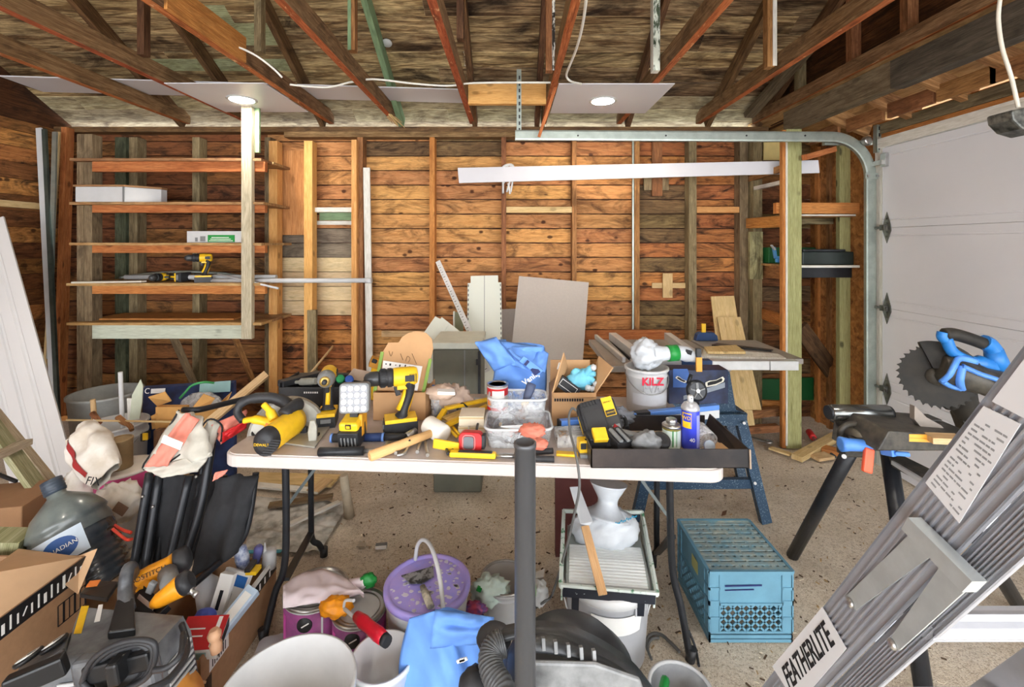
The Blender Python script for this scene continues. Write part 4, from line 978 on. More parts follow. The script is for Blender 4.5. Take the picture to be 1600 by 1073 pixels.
m = MB(BLACK); m.tube(smooth_path([P(380, 657, 1.80), P(371, 644, 1.81), P(376, 631, 1.82), P(392, 623, 1.84), P(420, 621, 1.85), P(440, 626, 1.86), P(452, 634, 1.85)], 4), [.015] * 8 + [.018] * 5 + [.021] * 6 + [.024] * 6, 12); m.build('rear_grip', t)
m = MB(BLACK); m.tube(smooth_path([P(470, 630, 1.86), P(460, 634, 1.83), P(450, 642, 1.80), P(443, 650, 1.78)], 4), [.016] + [.025] * 8 + [.028] * 3 + [.02], 14); m.build('front_knob', t)
m = MB(SAWG); m.prism([(0, 0), (.03, 0), (.03, .06), (.022, .085), (.004, .085), (-.004, .04)], TT(482, 692), (1, .1, 0), (0, 0, 1), (0, .012, 0)); m.build('depth_bracket', t, bevel=.003)
m = MB(BLACK); m.box(P(474, 672, 1.85), (.03, .02, .03)); m.box(P(496, 682, 1.82), (.014, .02, .03)); m.build('lever', t, bevel=.003)
m = MB(BLACK); m.cyl(P(392, 679, 1.86), P(398, 676, 1.84), .012, 12); m.build('lock_knob', t)

# black tool case with tools
t = thing('tool_case', 'open black tool case behind the circular saw', 'tool case', TT(495, 645))
x0, x1, y0, y1, z1 = PX(438, 2.16), PX(560, 2.16), 2.14, 2.34, PZ(603, 2.16)
m = MB(BLACK); W_ = .008
m.box2((x0, y0, TZ), (x1, y0 + W_, z1)); m.box2((x0, y1 - W_, TZ), (x1, y1, z1)); m.box2((x0, y0, TZ), (x0 + W_, y1, z1 + .02)); m.box2((x1 - W_, y0, TZ), (x1, y1, z1)); m.box2((x0, y0, TZ), (x1, y1, TZ + W_))
m.build('case_body', t, bevel=.004)
m = MB(BLACK); m.bar(V((x0, y0 + .02, z1 + .01)), P(500, 584, 2.34), .05, .03); m.bar((x0, y1, z1), (x1, y1, z1), .03, .02); m.build('case_rim', t, bevel=.004)
m = MB(PAPER)
for k in range(7): m.box((PX(476, 2.14) + .010 * k, 2.1385, PZ(613, 2.14)), (.006, .001, .008))
m.build('printed_name', t)
m = MB(plain('grey_rag', (150, 150, 140), rough=.9, var=.25)); m.tube(smooth_path([P(462, 597, 2.2), P(478, 596, 2.18), P(494, 595, 2.16)], 5), [.008] * 3 + [.018] * 5 + [.016] * 3, 8); single(m, 'screwdriver', 'grey-handled screwdriver lying in the black tool case', 'screwdriver')
for lb, px, py, mt in (('small green tape roll in the black tool case', 532, 592, plain('green_tape', (40, 150, 90), rough=.3)), ('small blue tape roll in the black tool case', 546, 593, plain('blue_tape', (60, 100, 190), rough=.3))):
    m = MB(mt); m.lathe([(.010, -.012), (.02, -.012), (.02, .012), (.010, .012)], P(px, py, 2.24), (.2, -1, .5), 20); m.m(PAPER).lathe([(.006, -.010), (.010, -.011), (.010, .011), (.006, .01)], P(px, py, 2.24), (.2, -1, .5), 16); single(m, 'tape_roll', lb, 'tape roll', group='tape rolls in the tool case')
# impact driver standing in front of the case
drill('yellow impact driver standing in front of the black tool case', TT(512, 661) + V((0, 0, 0)), (0, 0, -1.32), 1.02, 'impact', None)
m = MB(YEL); b = TT(505, 664); m.box(b + V((0, 0, .03)), (.06, .02, .05)); m.m(BLACK).box(b + V((0, -.0105, .028)), (.04, .004, .03)); single(m, 'battery_charger_clip', 'yellow framed battery clip at the foot of the impact driver', 'battery', bevel=.004)

# LED work light
c = TT(549, 702); t = thing('work_light', 'square LED work light on a yellow and black battery base', 'work light', c)
Yl = 1.74; hc = P(554.5, 621, Yl)
M = frame(hc, (1, .05, .02), (-.03, .12, 1)); m = MB(plain('lamp_grey', (120, 122, 122), rough=.4, var=.1)).at(M); s_ = .056
m.prism(rrect(2 * s_, 2 * s_, .014), (-s_, -s_, -.018), (1, 0, 0), (0, 1, 0), (0, 0, .03)); lh_ = m.build('lamp_housing', t, bevel=.003)
m = MB(plain('lamp_face', (150, 153, 158), rough=.3, var=.05)).at(M); m.prism(rrect(2 * s_ - .012, 2 * s_ - .012, .01), (-s_ + .006, -s_ + .006, .0125), (1, 0, 0), (0, 1, 0), (0, 0, .002)); m.build('reflector', t)
for i in range(4):
    for j in range(4):
        m = MB(plain('led_lens', (250, 250, 252), rough=.12, var=.02)).at(M); m.lathe([(.0115, .0145), (.0105, .019), (.006, .022), (.001, .0225)], (-.037 + i * .0247, -.037 + j * .0247, 0), (0, 0, 1), 14); m.build('led_lens', lh_)
m = MB(BLACK); m.box(P(554, 648, Yl + .02), (.03, .02, .02)); m.build('neck', t)
m = MB(YEL); b = P(550, 662, Yl + .01); m.box(b, (.074, .08, .05), (.2, 0, -.05)); m.build('base_cover', t, bevel=.01)
m = MB(BLACK); m.box(b + V((0, -.041, .004)), (.022, .004, .018), (.2, 0, -.05)); m.m(YEL).box(b + V((0, -.043, .004)), (.014, .004, .010), (.2, 0, -.05)); m.build('button', t)
m = MB(BLACK); b2 = TT(546, 701) + V((0, .03, .042)); m.box(b2, (.078, .085, .068), (.25, 0, -.05)); m.m(GREYPL)
for k in range(5): m.box(b2 + V((-.026 + k * .013, -.043, -.012)), (.006, .006, .036), (.25, 0, -.05))
m.build('battery', t, bevel=.006)
m = MB(plain('amber_side', (226, 160, 40), rough=.4)); m.box(P(567, 660, Yl + .03), (.014, .06, .085)); m.build('side_bracket', t, bevel=.003)

# cardboard box with flower-boxed lid
t = thing('open_carton', 'brown cardboard box with raised rounded lid and green edges on the table', 'carton', TT(625, 655))
Yb0, Yb1 = 1.99, 2.12
def face4(q, mt, nm, th=.005, par=None):
    m = MB(mt); m.face([m.vert(p) for p in q]); return m.build(nm, par or t, solid=th)
fl, fr = PX(584, Yb0), PX(664, Yb0); zt2 = PZ(613, Yb0)
bl, br = fl + .0, fr + .02
face4([(fl, Yb0, TZ + .003), (fr, Yb0, TZ + .003), (fr, Yb0, zt2), (fl, Yb0, zt2)], CARD, 'front_panel')
face4([(fr, Yb0, TZ + .003), (br, Yb1, TZ + .003), (br, Yb1, zt2 + .02), (fr, Yb0, zt2)], CARD, 'side_panel'); face4([(fl, Yb0, TZ + .003), (bl, Yb1, TZ + .003), (bl, Yb1, zt2), (fl, Yb0, zt2)], CARD, 'side_panel')
face4([(bl, Yb1, TZ + .003), (br, Yb1, TZ + .003), (br, Yb1, zt2), (bl, Yb1, zt2)], CARD, 'back_panel')
lid = [(587, 610), (598, 550), (607, 535), (623, 535), (628, 527), (638, 520), (652, 517), (666, 520), (675, 529), (677, 545), (661, 611)]
k_ = Yb0 + .035; LIDM = V((0, .06, .0))
def lp(x, y): return P(x, y, k_ + (611 - y) * .0007)
m = MB(CARD); i0 = [m.vert(lp(x, y)) for x, y in lid]; m.face(i0); m.build('lid', t, solid=.005)
GRS = plain('green_print', (140, 172, 84), rough=.8, var=.1)
for (xa, ya, xb, yb) in ((586, 612, 598, 549), (662, 612, 673, 560)):
    m = MB(GRS); m.bar(lp(xa, ya) + V((0, -.006, 0)), lp(xb, yb) + V((0, -.006, 0)), .014, .006, up=(0, 1, 0)); m.build('green_edge', t)
m = MB(PAPER); q = [lp(600, 562), lp(661, 571), lp(653, 609), lp(596, 600)]; m.face([m.vert(p + V((0, -.012, .0))) for p in q]); m.build('leaflet', t, solid=.001); lf_ = [o for o in bpy.data.objects if o.name == 'leaflet'][0]
m = MB(INK)
for k in range(7):
    for j in range(3):
        if R.random() < .75: x, y = 603 + k * 7.5 + R.uniform(-1, 1), 567 + j * 10 + k * .9; m.bar(lp(x, y) + V((0, -.014, 0)), lp(x + R.uniform(1, 3.5), y + .4) + V((0, -.014, 0)), .001, R.uniform(.004, .016), up=(0, 0, 1))
m.build('leaflet_print', lf_)
m = MB(plain('pencil_mark', (120, 92, 66), rough=.9)); 
for q in ([(608, 548), (611, 556), (614, 549)], [(626, 552), (630, 562)], [(634, 564), (637, 556), (641, 560), (638, 566)], [(644, 552), (651, 568)]): wire(m, [lp(x, y) + V((0, -.004, 0)) for x, y in q], .0012, 4, 5)
m.build('scribble', t)
drill('large yellow cordless drill standing on its battery in front of the cardboard box', TT(624, 677) + V((0, .02, 0)), (0, 0, PI + .32), 1.13, group=None)
m = MB(plain('amber_tool', (214, 150, 48), rough=.45)); m.box(P(586, 566, 2.3), (.05, .05, .05), (0, .4, .3)); m.m(BLACK).box(P(585, 564, 2.27), (.026, .01, .02), (0, .4, .3)); m.m(YEL).bar(P(588, 575, 2.3), V((PX(578, 2.25), 2.25, TZ + .003)), .04, .03); single(m, 'nail_gun', 'amber and yellow nailer end standing up behind the cardboard box', 'nail gun', bevel=.004)
m = MB(plain('beige_paper', (198, 178, 158), rough=.9, var=.1)); m.prism([(0, 0), (.12, -.02), (.16, .03), (.03, .06)], P(540, 592, 2.3), (1, 0, 0), (0, .5, .7), (0, 0, .004)); single(m, 'paper_sheet', 'beige paper sheet at the back of the black tool case', 'paper')

# hammers, mallet, pliers
def tool(nm, lab, cat, loc): return thing(nm, lab, cat, loc)
t = tool('hammer', 'blue and black handled hammer lying behind the LED work light', 'hammer', TT(575, 690))
z_ = .016; a, b = TT(517, 684, z_), TT(634, 682, z_)
MB(BLACK).tube([a, a.lerp(b, .2), a.lerp(b, .45)], [.017, .015, .014], 10).build('grip_end', t)
m = MB(plain('navy_grip', (40, 62, 110), rough=.6, var=.2)); m.tube([a.lerp(b, .42), a.lerp(b, .7)], .016, 10); m.build('grip', t)
MB(plain('blue_ring', (110, 150, 220), rough=.5)).tube([a.lerp(b, .68), a.lerp(b, .71)], .0168, 10).build('ring', t); MB(plain('blue_ring', (0, 0, 0))).tube([a, a.lerp(b, .03)], .0178, 10).build('end_ring', t)
MB(BLACK).tube([a.lerp(b, .71), b], [.014, .012], 10).build('shaft', t); MB(STEEL).tube([b + V((0, -.0, 0)), b + V((.03, .04, .004))], [.014, .016], 10).build('head', t)
t = tool('hammer', 'black rubber-gripped hammer lying at the front edge below the LED work light', 'hammer', TT(535, 706))
a, b = TT(497, 706, .014), TT(600, 703, .014); MB(BLACKM).tube([a, a.lerp(b, .02), a.lerp(b, .3), a.lerp(b, .69)], [.012, .017, .0145, .016], 12).build('grip', t); MB(STEEL).tube([a.lerp(b, .69), b], .007, 10).build('shaft', t)
m = MB(STEEL); m.tube([b + V((-.004, -.01, 0)), b + V((.0, .05, .0))], [.012, .014], 10); m.build('head', t)
t = tool('mallet', 'white rubber mallet with pale wooden handle lying across the table front', 'mallet', TT(640, 700))
MALW = wood('mallet_wood', (238, 204, 142), (230, 190, 124), (206, 160, 92), knots=0, stain=.05, var=.04)
a, b = TT(577, 713, .016), TT(676, 676, .035); MB(MALW).tube([a, a.lerp(b, .02), a.lerp(b, .5), b], [.014, .019, .0175, .015], 14).build('handle', t)
hd = TT(681, 671, .037); ax = V((.055, -.045, -.012)); MB(plain('white_rubber', (240, 236, 226), rough=.6, var=.05)).lathe([(.02, -.052), (.034, -.05), (.0375, -.042), (.0375, .042), (.034, .05), (.02, .052)], hd, ax, 28).build('head', t)
m = MB(INK); pz = a.lerp(b, .62) + V((0, -.0165, .008)); m.box(pz, (.012, .003, .006), (0, -.6, .3)); m.build('stamp', t)
def plier(lab, pts1, pts2, jaw, mt, r, nm='pliers', cat='pliers', h=.01):
    t = tool(nm, lab, cat, TT(*jaw[0])); 
    for q in (pts1, pts2): MB(mt).tube(smooth_path([TT(x, y, h) for x, y in q], 4), r, 8).build('handle', t)
    m = MB(STEEL); m.tube([TT(x, y, h) for x, y in jaw], [.009, .013, .008][:len(jaw)], 8, flat=.6); m.build('jaw', t); return t
plier('grey adjustable pliers beside the mallet handle', [(618, 708), (624, 700), (636, 694)], [(620, 711), (632, 708), (638, 697)], [(636, 695), (642, 690)], STEEL, .006)
plier('silver locking pliers lying below the mallet head', [(652, 706), (656, 694), (661, 686)], [(668, 711), (666, 698), (664, 686)], [(662, 688), (666, 681), (670, 676)], STEEL, .007)
plier('grey wrench lying between the two pliers', [(640, 694), (650, 684)], [(645, 690), (656, 680)], [(648, 688), (658, 680)], GREYPL, .006, 'wrench', 'wrench')
plier('yellow-handled snips leaning beside the mallet head', [(700, 664), (706, 674), (716, 684)], [(704, 662), (712, 672), (718, 680)], [(716, 684), (722, 690)], YEL, .006, 'tin_snips', 'snips', .02)
plier('black-handled pliers lying behind the grey upright pipe', [(805, 711), (835, 706), (864, 704)], [(806, 714), (838, 716), (866, 717)], [(806, 712), (790, 711), (774, 711)], BLACK, .011)
t = tool('tape_measure', 'red tape measure with grey face standing on the table front', 'tape measure', TT(738, 703)); Yt_ = TT(738, 703).y
m = MB(RED); M = frame(P(737, 688, Yt_), (1, -.12, 0), (0, .1, 1)); m.at(M).prism(rrect(.088, .07, .02), (-.046, -.036, -.02), (1, 0, 0), (0, 1, 0), (0, 0, .04)); m.build('case', t, bevel=.004)
m = MB(plain('tape_face', (110, 116, 122), rough=.3)).at(M); m.prism(rrect(.038, .044, .010), (-.026, -.024, .0205), (1, 0, 0), (0, 1, 0), (0, 0, .003)); fc_ = m.build('face', t); m = MB(plain('pink_edge', (240, 150, 150), rough=.4)).at(M); m.tube([V((x - .030, y - .028, .021)) for x, y in rrect(.046, .052, .013)], .002, 6, closed=True); m.build('face_ring', fc_)
MB(BLACK).at(M).box((.046, 0, 0), (.012, .05, .036)).build('belt_clip', t, bevel=.002)
m = MB(YEL); m.bar(TT(677, 692, .03), TT(717, 699, .02), .012, .036, up=(0, 0, 1)); single(m, 'yellow_case', 'long yellow tool handle lying left of the red tape measure', 'tool handle', bevel=.004)
t = tool('utility_knife', 'yellow and black utility knife lying on the table front', 'utility knife', TT(738, 713))
a, b = TT(703, 708, .012), TT(775, 711, .012); MB(YEL).bar(a, b, .03, .02).build('body', t, bevel=.006); MB(BLACK).bar(a.lerp(b, .18), a.lerp(b, .93), .022, .0235).build('grip', t, bevel=.004)
MB(BLACK).tube(smooth_path([TT(700, 709, .012), TT(698, 700, .012), TT(705, 698, .012), TT(708, 706, .012)], 4), .006, 8).build('loop', t)
m = MB(YEL); z5 = .05
for (x0, y0, x1, y1, h0, h1) in ((680, 664, 695, 640, .03, .06), (695, 638, 772, 622, .06, .07), (690, 668, 762, 634, .03, .06)): m.bar(TT(x0, y0, h0), TT(x1, y1, h1), .022, .012)
m.m(wood('yellow_wood', (214, 182, 110), (200, 164, 88), (150, 116, 56))).bar(TT(694, 655, .045), TT(762, 629, .06), .045, .008); single(m, 'folding_square', 'yellow framed square lying open behind the mallet head', 'square')
m = MB(STEEL); m.cyl(TT(729, 690, .04), TT(735, 652, .05), .003, 8); m.m(BLACK).cyl(TT(741, 690, .04), TT(748, 655, .06), .005, 8); m.m(plain('brass', (190, 160, 90), rough=.4, metal=.6)).lathe([(.004, -.008), (.018, -.008), (.02, 0), (.018, .008), (.004, .008)], TT(747, 652, .062), (.1, -1, .6), 18); single(m, 'measuring_wheel', 'small measuring wheel on a thin black rod in front of the cream boxes', 'measuring wheel')
for lb, x0, x1, ya, h0, h1 in (('lower cream box behind the red tape measure', 716, 757, 684, 0, .045), ('upper cream box behind the red tape measure', 717, 756, 684, .047, .085)):
    m = MB(plain('cream_box', (228, 216, 190), rough=.7, var=.08)); p = TT(x0, ya); q = TT(x1, ya); m.box2((p.x, p.y, TZ + h0), (q.x, p.y + .1, TZ + h1)); m.m(plain('tan_band', (206, 184, 140), rough=.7)).box2((p.x, p.y - .001, TZ + h1 - .01), (q.x, p.y, TZ + h1 - .003)); single(m, 'cream_box', lb, 'box', group='cream boxes')

# clear tubs, can, scraper
def tub(lab, x0, x1, yb, h, dep, z0=0.0, nm='clear_tub'):
    t = thing(nm, lab, 'tub', TT((x0 + x1) / 2, yb)); a, b = TT(x0, yb), TT(x1, yb); Lx = b.x - a.x
    m = MB(film('tub_plastic', (232, 236, 238), .26, .12)); n_ = 7
    P0 = rrect(Lx * .9, dep * .88, .03, n_); P1 = rrect(Lx, dep, .035, n_)
    r0 = [m.vert((a.x + Lx * .05 + x, a.y + dep * .06 + y, TZ + z0 + .002)) for x, y in P0]; r1 = [m.vert((a.x + x, a.y + y, TZ + z0 + h)) for x, y in P1]
    m.face(r0[::-1]); m.skin(r0, r1, smooth=False); m.build('tub_body', t, solid=.002)
    m = MB(plain('clear_rim', (226, 230, 232), rough=.2, alpha=.75)); m.tube([V((a.x + x, a.y + y, TZ + z0 + h)) for x, y in P1], .005, 8, closed=True); m.build('rim', t); return t, a, Lx
t, a, Lx = tub('clear plastic tub full of small parts in the middle of the table', 757, 864, 703, .075, .2)
m = MB(WHITE); m.prism([(.0, .0), (.11, .012), (.15, -.01), (.16, -.05), (.12, -.04), (.06, -.012)], a + V((.06, -.0, .085)), (1, 0, 0), (0, -.4, .6), (0, .0, .006)); m.build('broken_lid', t, label='white broken lid edge', bevel=.002)
t2, a2, L2 = tub('upper clear plastic tub holding a red cloth', 763, 855, 686, .075, .13, .078)
for lb, px, py, h, r, mt in (('crumpled pink-red cloth in the upper clear tub', 832, 672, .115, (.05, .035, .025), plain('salmon', (224, 130, 108), rough=.7, var=.2)), ('pink-red rag in the lower clear tub', 838, 693, .035, (.05, .03, .022), plain('salmon', (0, 0, 0)))):
    m = MB(mt); m.blob(TT(px, py, h), r, 22, 14, .3, 3, px, fold=.3); single(m, 'red_cloth', lb, 'cloth', group='red cloths')
m = MB(plain('mixed_hardware', (176, 160, 150), rough=.5, var=.5, scale=60, c2=(120, 104, 100)))
for k in range(26):
    p = a + V((R.uniform(.02, Lx - .02), R.uniform(.03, .17), R.uniform(.008, .04))); m.m(R.choice([plain('hw1', (196, 176, 150)), plain('hw2', (150, 150, 154), metal=.5), plain('hw3', (206, 120, 104)), plain('hw4', (110, 100, 96))])); m.box(p, (R.uniform(.01, .035), R.uniform(.008, .02), R.uniform(.006, .014)), (R.uniform(-.6, .6), R.uniform(-.6, .6), R.uniform(0, 3)))
o = single(m, 'small_hardware', 'loose small hardware filling the lower clear tub', 'hardware'); o['kind'] = 'stuff'
t = thing('red_can', 'red and white paint can standing in the clear tub', 'can', TT(777, 672)); c = TT(777, 672) + V((0, .04, .08))
MB(WHITE).lathe([(.044, 0), (.044, .098)], c, (0, 0, 1), 28).build('can_body', t)
m = MB(RED); m.lathe([(.0445, .06), (.0445, .09)], c, (0, 0, 1), 28, cap0=False, cap1=False); m.build('red_band', t); m = MB(RED); m.lathe([(.0445, .0), (.0445, .012)], c, (0, 0, 1), 28, cap0=False, cap1=False); m.build('red_band', t)
m = MB(PAPER); m.grid(lambda u, v: c + V((.0452 * math.sin(-.5 + 1.2 * u), -.0452 * math.cos(-.5 + 1.2 * u), .052 + .03 * v)), 8, 2); m.build('white_label', t); m = MB(plain('orange_print', (226, 130, 60))); m.grid(lambda u, v: c + V((.0452 * math.sin(-1.1 + .5 * u), -.0452 * math.cos(-1.1 + .5 * u), .02 + .03 * v)), 6, 2); m.build('orange_print', t)
MB(STEEL).lathe([(.046, .097), (.046, .103), (.038, .103), (.038, .098)], c, (0, 0, 1), 28).build('can_rim', t)
t = thing('putty_knife', 'putty knife with dark blue handle standing in front of the blue bag', 'putty knife', TT(815, 672)); Yk = 1.83
a, b = P(821, 628, Yk), P(831, 599, Yk + .03); m = MB(plain('slate_handle', (74, 84, 112), rough=.5, var=.3)); m.tube([a, a.lerp(b, .3), a.lerp(b, .8), b], [.012, .017, .02, .019], 12, flat=.6, up=(0, 1, 0)); m.build('handle', t)
MB(YEL).cyl(P(819, 633, Yk), P(821, 626, Yk), .014, 12).build('collar', t)
m = MB(plain('rusty_blade', (150, 110, 92), rough=.4, metal=.5, var=.3)); q = [(816, 633), (821, 634), (822, 648), (820, 655), (805, 650)]; m.face([m.vert(P(x, y, Yk - .005)) for x, y in q]); m.build('blade', t, solid=.003)

# blue cloth bag
BAGB = plain('blue_bag_cloth', (110, 160, 236), rough=.75, var=.14, scale=8)
t = thing('blue_bag', 'bright blue reusable bag with white lettering standing in the middle of the table', 'bag', TT(805, 640)); Yg = 2.08
def bagf(u, v):
    x0 = 770 + 8 * v - 6 * (1 - v); x1 = 850 + 4 * math.sin(v * 3)
    py = 640 - 98 * v; w = math.sin(PI * u)
    wr = noise.noise(V((u * 4, v * 5, 1.3))) * .022 + abs(noise.noise(V((u * 3 + v * 3, v * 2, 5)))) * .02
    return P(x0 + (x1 - x0) * u, py, Yg - .09 * w ** .6 * (1 - .45 * v) + wr)
m = MB(BAGB); m.grid(bagf, 26, 26); m.grid(lambda u, v: bagf(1 - u, v) + V((0, (.10 * (1 - v * .8)) + .07 * math.sin(PI * u) ** .6, 0)), 20, 20); m.build('bag_body', t, solid=.003)
def bflap(q, seed, nm, wob=.025, n=14):
    p = [P(x, y, Yg + d) for x, y, d in q]; m = MB(BAGB)
    m.grid(lambda u, v: p[0].lerp(p[1], u).lerp(p[3].lerp(p[2], u), v) + V((0, -1, .25)) * (noise.noise(V((u * 3, v * 3, seed))) * wob + .02 * math.sin(PI * u) * math.sin(PI * v)), n, n); m.build(nm, t, solid=.003)
bflap([(742, 536, -.02), (775, 526, -.03), (806, 566, -.10), (772, 580, -.02)], 2, 'top_fold'); bflap([(780, 532, -.0), (846, 542, .0), (836, 582, -.1), (800, 570, -.09)], 3, 'top_fold'); bflap([(843, 543, -.0), (857, 552, -.02), (852, 582, -.07), (828, 572, -.1)], 4, 'side_fold', .012); bflap([(742, 534, -.02), (790, 530, .03), (800, 560, .02), (768, 570, -.0)], 6, 'back_fold')
m = MB(BAGB); m.bar(P(815, 560, Yg - .13), P(845, 582, Yg - .12), .006, .03, up=(0, -.2, 1)); m.tube(smooth_path([P(796, 545, Yg - .06), P(806, 556, Yg - .1), P(824, 566, Yg - .12), P(840, 578, Yg - .11)], 5), .009, 8, flat=.5); m.build('handle', t)
m = MB(plain('navy_ink', (24, 34, 90))); m.box(P(823, 567, Yg - .14), (.012, .002, .024), (0, .7, 0)); m.bar(P(833, 574, Yg - .125), P(840, 584, Yg - .125), .002, .03, up=(0, 0, 1)); m.build('dark_print', t)
text('Vanity', frame(P(830, 590, Yg - .118), (1, 0, .75), (-.6, 0, 1)), .034, PAPER, t, bold=.0008)

# glove carton
t = thing('glove_carton', 'open brown carton holding blue gloves to the right of the blue bag', 'carton', TT(897, 660)); Y0, Y1 = 1.93, 2.08
x0, x1, zf = PX(863, Y0), PX(931, Y0), PZ(614, Y0)
face4([(x0, Y0, TZ + .003), (x1, Y0, TZ + .003), (x1, Y0, zf), (x0, Y0, zf)], CARD, 'front_panel'); face4([(x0, Y0, TZ + .003), (x0, Y1, TZ + .003), (x0, Y1, zf), (x0, Y0, zf)], CARD, 'side_panel'); face4([(x1, Y0, TZ + .003), (x1, Y1, TZ + .003), (x1, Y1, zf), (x1, Y0, zf)], CARD, 'side_panel'); face4([(x0, Y1, TZ + .003), (x1, Y1, TZ + .003), (x1, Y1, PZ(562, Y1)), (x0 + .005, Y1, PZ(562, Y1))], CARD, 'back_flap')
face4([(x0, Y0, zf), (x0, Y1 - .01, zf), P(887, 575, Y1 - .02), P(881, 551, Y0 + .05)], CARD, 'side_flap'); face4([(x1, Y0, zf), (x1, Y1 - .01, zf), P(936, 556, Y1), P(958, 574, Y0 + .03)], CARD, 'side_flap')
m = MB(PAPER); m.box(P(874, 572, Y0 + .055), (.018, .002, .03), (0, .4, .7)); m.build('sticker', t)
m = MB(INK)
for k in range(12): m.box((x0 + .012 + k * .0105, Y0 - .003, zf - .028), (.0075, .001, .012)); 
m.build('printed_text', t)
face4([(x0, Y0, zf), (x1, Y0, zf), (x1 - .004, Y0 - .02, zf - .012), (x0 + .002, Y0 - .02, zf - .012)], CARD, 'front_flap')
GLV = plain('blue_glove', (120, 200, 226), rough=.7, var=.2, scale=24)
t = thing('work_glove', 'light blue work glove lying in the open carton', 'glove', P(908, 600, 2.02)); m = MB(GLV); m.blob(P(907, 592, 2.01), (.062, .04, .05), 26, 16, .2, 2.4, 5, fold=.2); m.build('palm', t)
for k, (x, y) in enumerate(((925, 573), (930, 584), (928, 596))): MB(GLV).tube(smooth_path([P(914, 588, 2.0), P((914 + x) / 2, (588 + y) / 2 - 2, 1.99), P(x, y, 1.98)], 4), [.014] * 7 + [.011] * 2, 10).build('finger', t)
for x, y in ((927, 574), (931, 600), (919, 606), (926, 608)): MB(WHITE).blob(P(x, y, 1.975), .014, 12, 8, .2, 3, x).build('white_fingertip', t)
m = MB(BLACK); m.box(P(888, 604, 1.99), (.1, .03, .05), (0, .62, 0)); m.m(PAPER).box(P(888, 604, 1.973), (.08, .002, .03), (0, .62, 0)); m.m(BLACK).box(P(888, 604, 1.972), (.076, .002, .026), (0, .62, 0)); single(m, 'black_notebook', 'black box edged in white leaning inside the glove carton', 'box', bevel=.002)
# ================================================================ right half of the table
# spirit level
t = thing('spirit_level', 'long blue and silver spirit level lying behind the black tray', 'level', TT(1000, 662)); a, b = TT(874, 679), TT(1121, 652)
m = MB(plain('pale_aluminium', (214, 218, 220), rough=.4, metal=.3, var=.08)); m.bar(a + V((0, 0, .02)), b + V((0, 0, .02)), .028, .036); m.build('body', t, bevel=.002)
m = MB(plain('level_blue', (96, 146, 226), rough=.4, var=.1)); m.bar(a + V((0, 0, .049)), b + V((0, 0, .049)), .03, .022); m.build('top_edge', t, bevel=.003)
m = MB(BLACK); m.bar(a.lerp(b, -.006) + V((0, 0, .03)), a.lerp(b, .004) + V((0, 0, .03)), .032, .06); m.build('end_cap', t); m = MB(BLACK); m.bar(a.lerp(b, .455) + V((0, -.002, .055)), a.lerp(b, .54) + V((0, -.002, .055)), .03, .014); m.build('vial_slot', t)
m = MB(plain('vial_green', (196, 214, 150), rough=.2)); m.bar(a.lerp(b, .01) + V((0, -.015, .022)), a.lerp(b, .035) + V((0, -.015, .022)), .004, .03); m.build('vial', t)
# black tray
XT0, XT1, YT0, YT1 = .272, .815, 1.566, 1.88; t = thing('black_tray', 'shallow black cardboard tray at the right front corner of the table', 'tray', (.54, 1.7, TZ)); zt3 = TZ + .066
DK = plain('scuffed_black_card', (30, 30, 34), rough=.35, var=.5, scale=5, c2=(64, 56, 54)); INC = plain('grey_card', (170, 150, 130), rough=.85, var=.12)
for nm, lo, hi, mt in (('front_wall', (XT0, YT0, TZ), (XT1, YT0 + .004, zt3), DK), ('back_wall', (XT0, YT1 - .004, TZ), (XT1 - .02, YT1, zt3), DK), ('side_wall', (XT0, YT0, TZ), (XT0 + .004, YT1, zt3), DK), ('bottom', (XT0, YT0, TZ), (XT1 - .004, YT1, TZ + .003), INC)):
    MB(mt).box2(V(lo) + V((0, 0, .001)), V(hi)).build(nm, t)
face4([(XT1 + .004, YT0 - .002, TZ + .002), (XT1 - .02, YT1, TZ + .002), (XT1 - .006, YT1 - .02, zt3 + .012), (XT1 + .0, YT0, zt3)], DK, 'side_wall', .004)
m = MB(INC); m.bar((XT1 + .004, YT0 - .003, TZ), (XT1 + .002, YT0 - .003, zt3), .005, .006); m.build('torn_corner', t)
# charger
CH = plain('charger_black', (46, 47, 50), rough=.45, var=.2); t = thing('battery_charger', 'black and yellow battery charger resting on the tray and spirit level', 'charger', P(935, 660, 1.78))
M = frame(P(936, 651, 1.74), (43, 0, 0) and V((.86, 0, .22)), V((-.28, .55, .75))); M = frame(P(936, 653, 1.76), V((.95, .05, .22)), V((-.36, .5, .62)))
m = MB(CH).at(M); m.prism(rrect(.152, .132, .02), (-.076, -.066, -.03), (1, 0, 0), (0, 1, 0), (0, 0, .05)); m.build('case', t, bevel=.008)
m = MB(BLACK).at(M); m.prism(rrect(.086, .124, .012), (-.066, -.062, .02), (1, 0, 0), (0, 1, 0), (0, 0, .02)); m.build('battery_dock', t, bevel=.006)
m = MB(CH).at(M); m.prism(rrect(.066, .07, .006), (-.056, -.05, .0405), (1, 0, 0), (0, 1, 0), (0, 0, .003))
for k in range(6): m.box((-.058 + k * .012, .05, .042), (.006, .016, .006))
m.build('dock_rails', t)
m = MB(YEL).at(M); m.box((.046, .028, .021), (.042, .072, .004)); m.box((-.076, -.02, -.004), (.004, .09, .006)); yp_ = m.build('yellow_plate', t)
m = MB(BLACK).at(M); m.box((.046, .004, .0235), (.036, .02, .003)); m.m(GREYPL).box((.05, -.05, .021), (.03, .016, .006)); m.build('label_plate', t)
text('DEWALT', M @ Matrix.Translation((.046, .004, .025)), .008, YEL, t); text('DEWALT', M @ Matrix.Translation((.046, .045, .0232)), .008, INK, yp_)
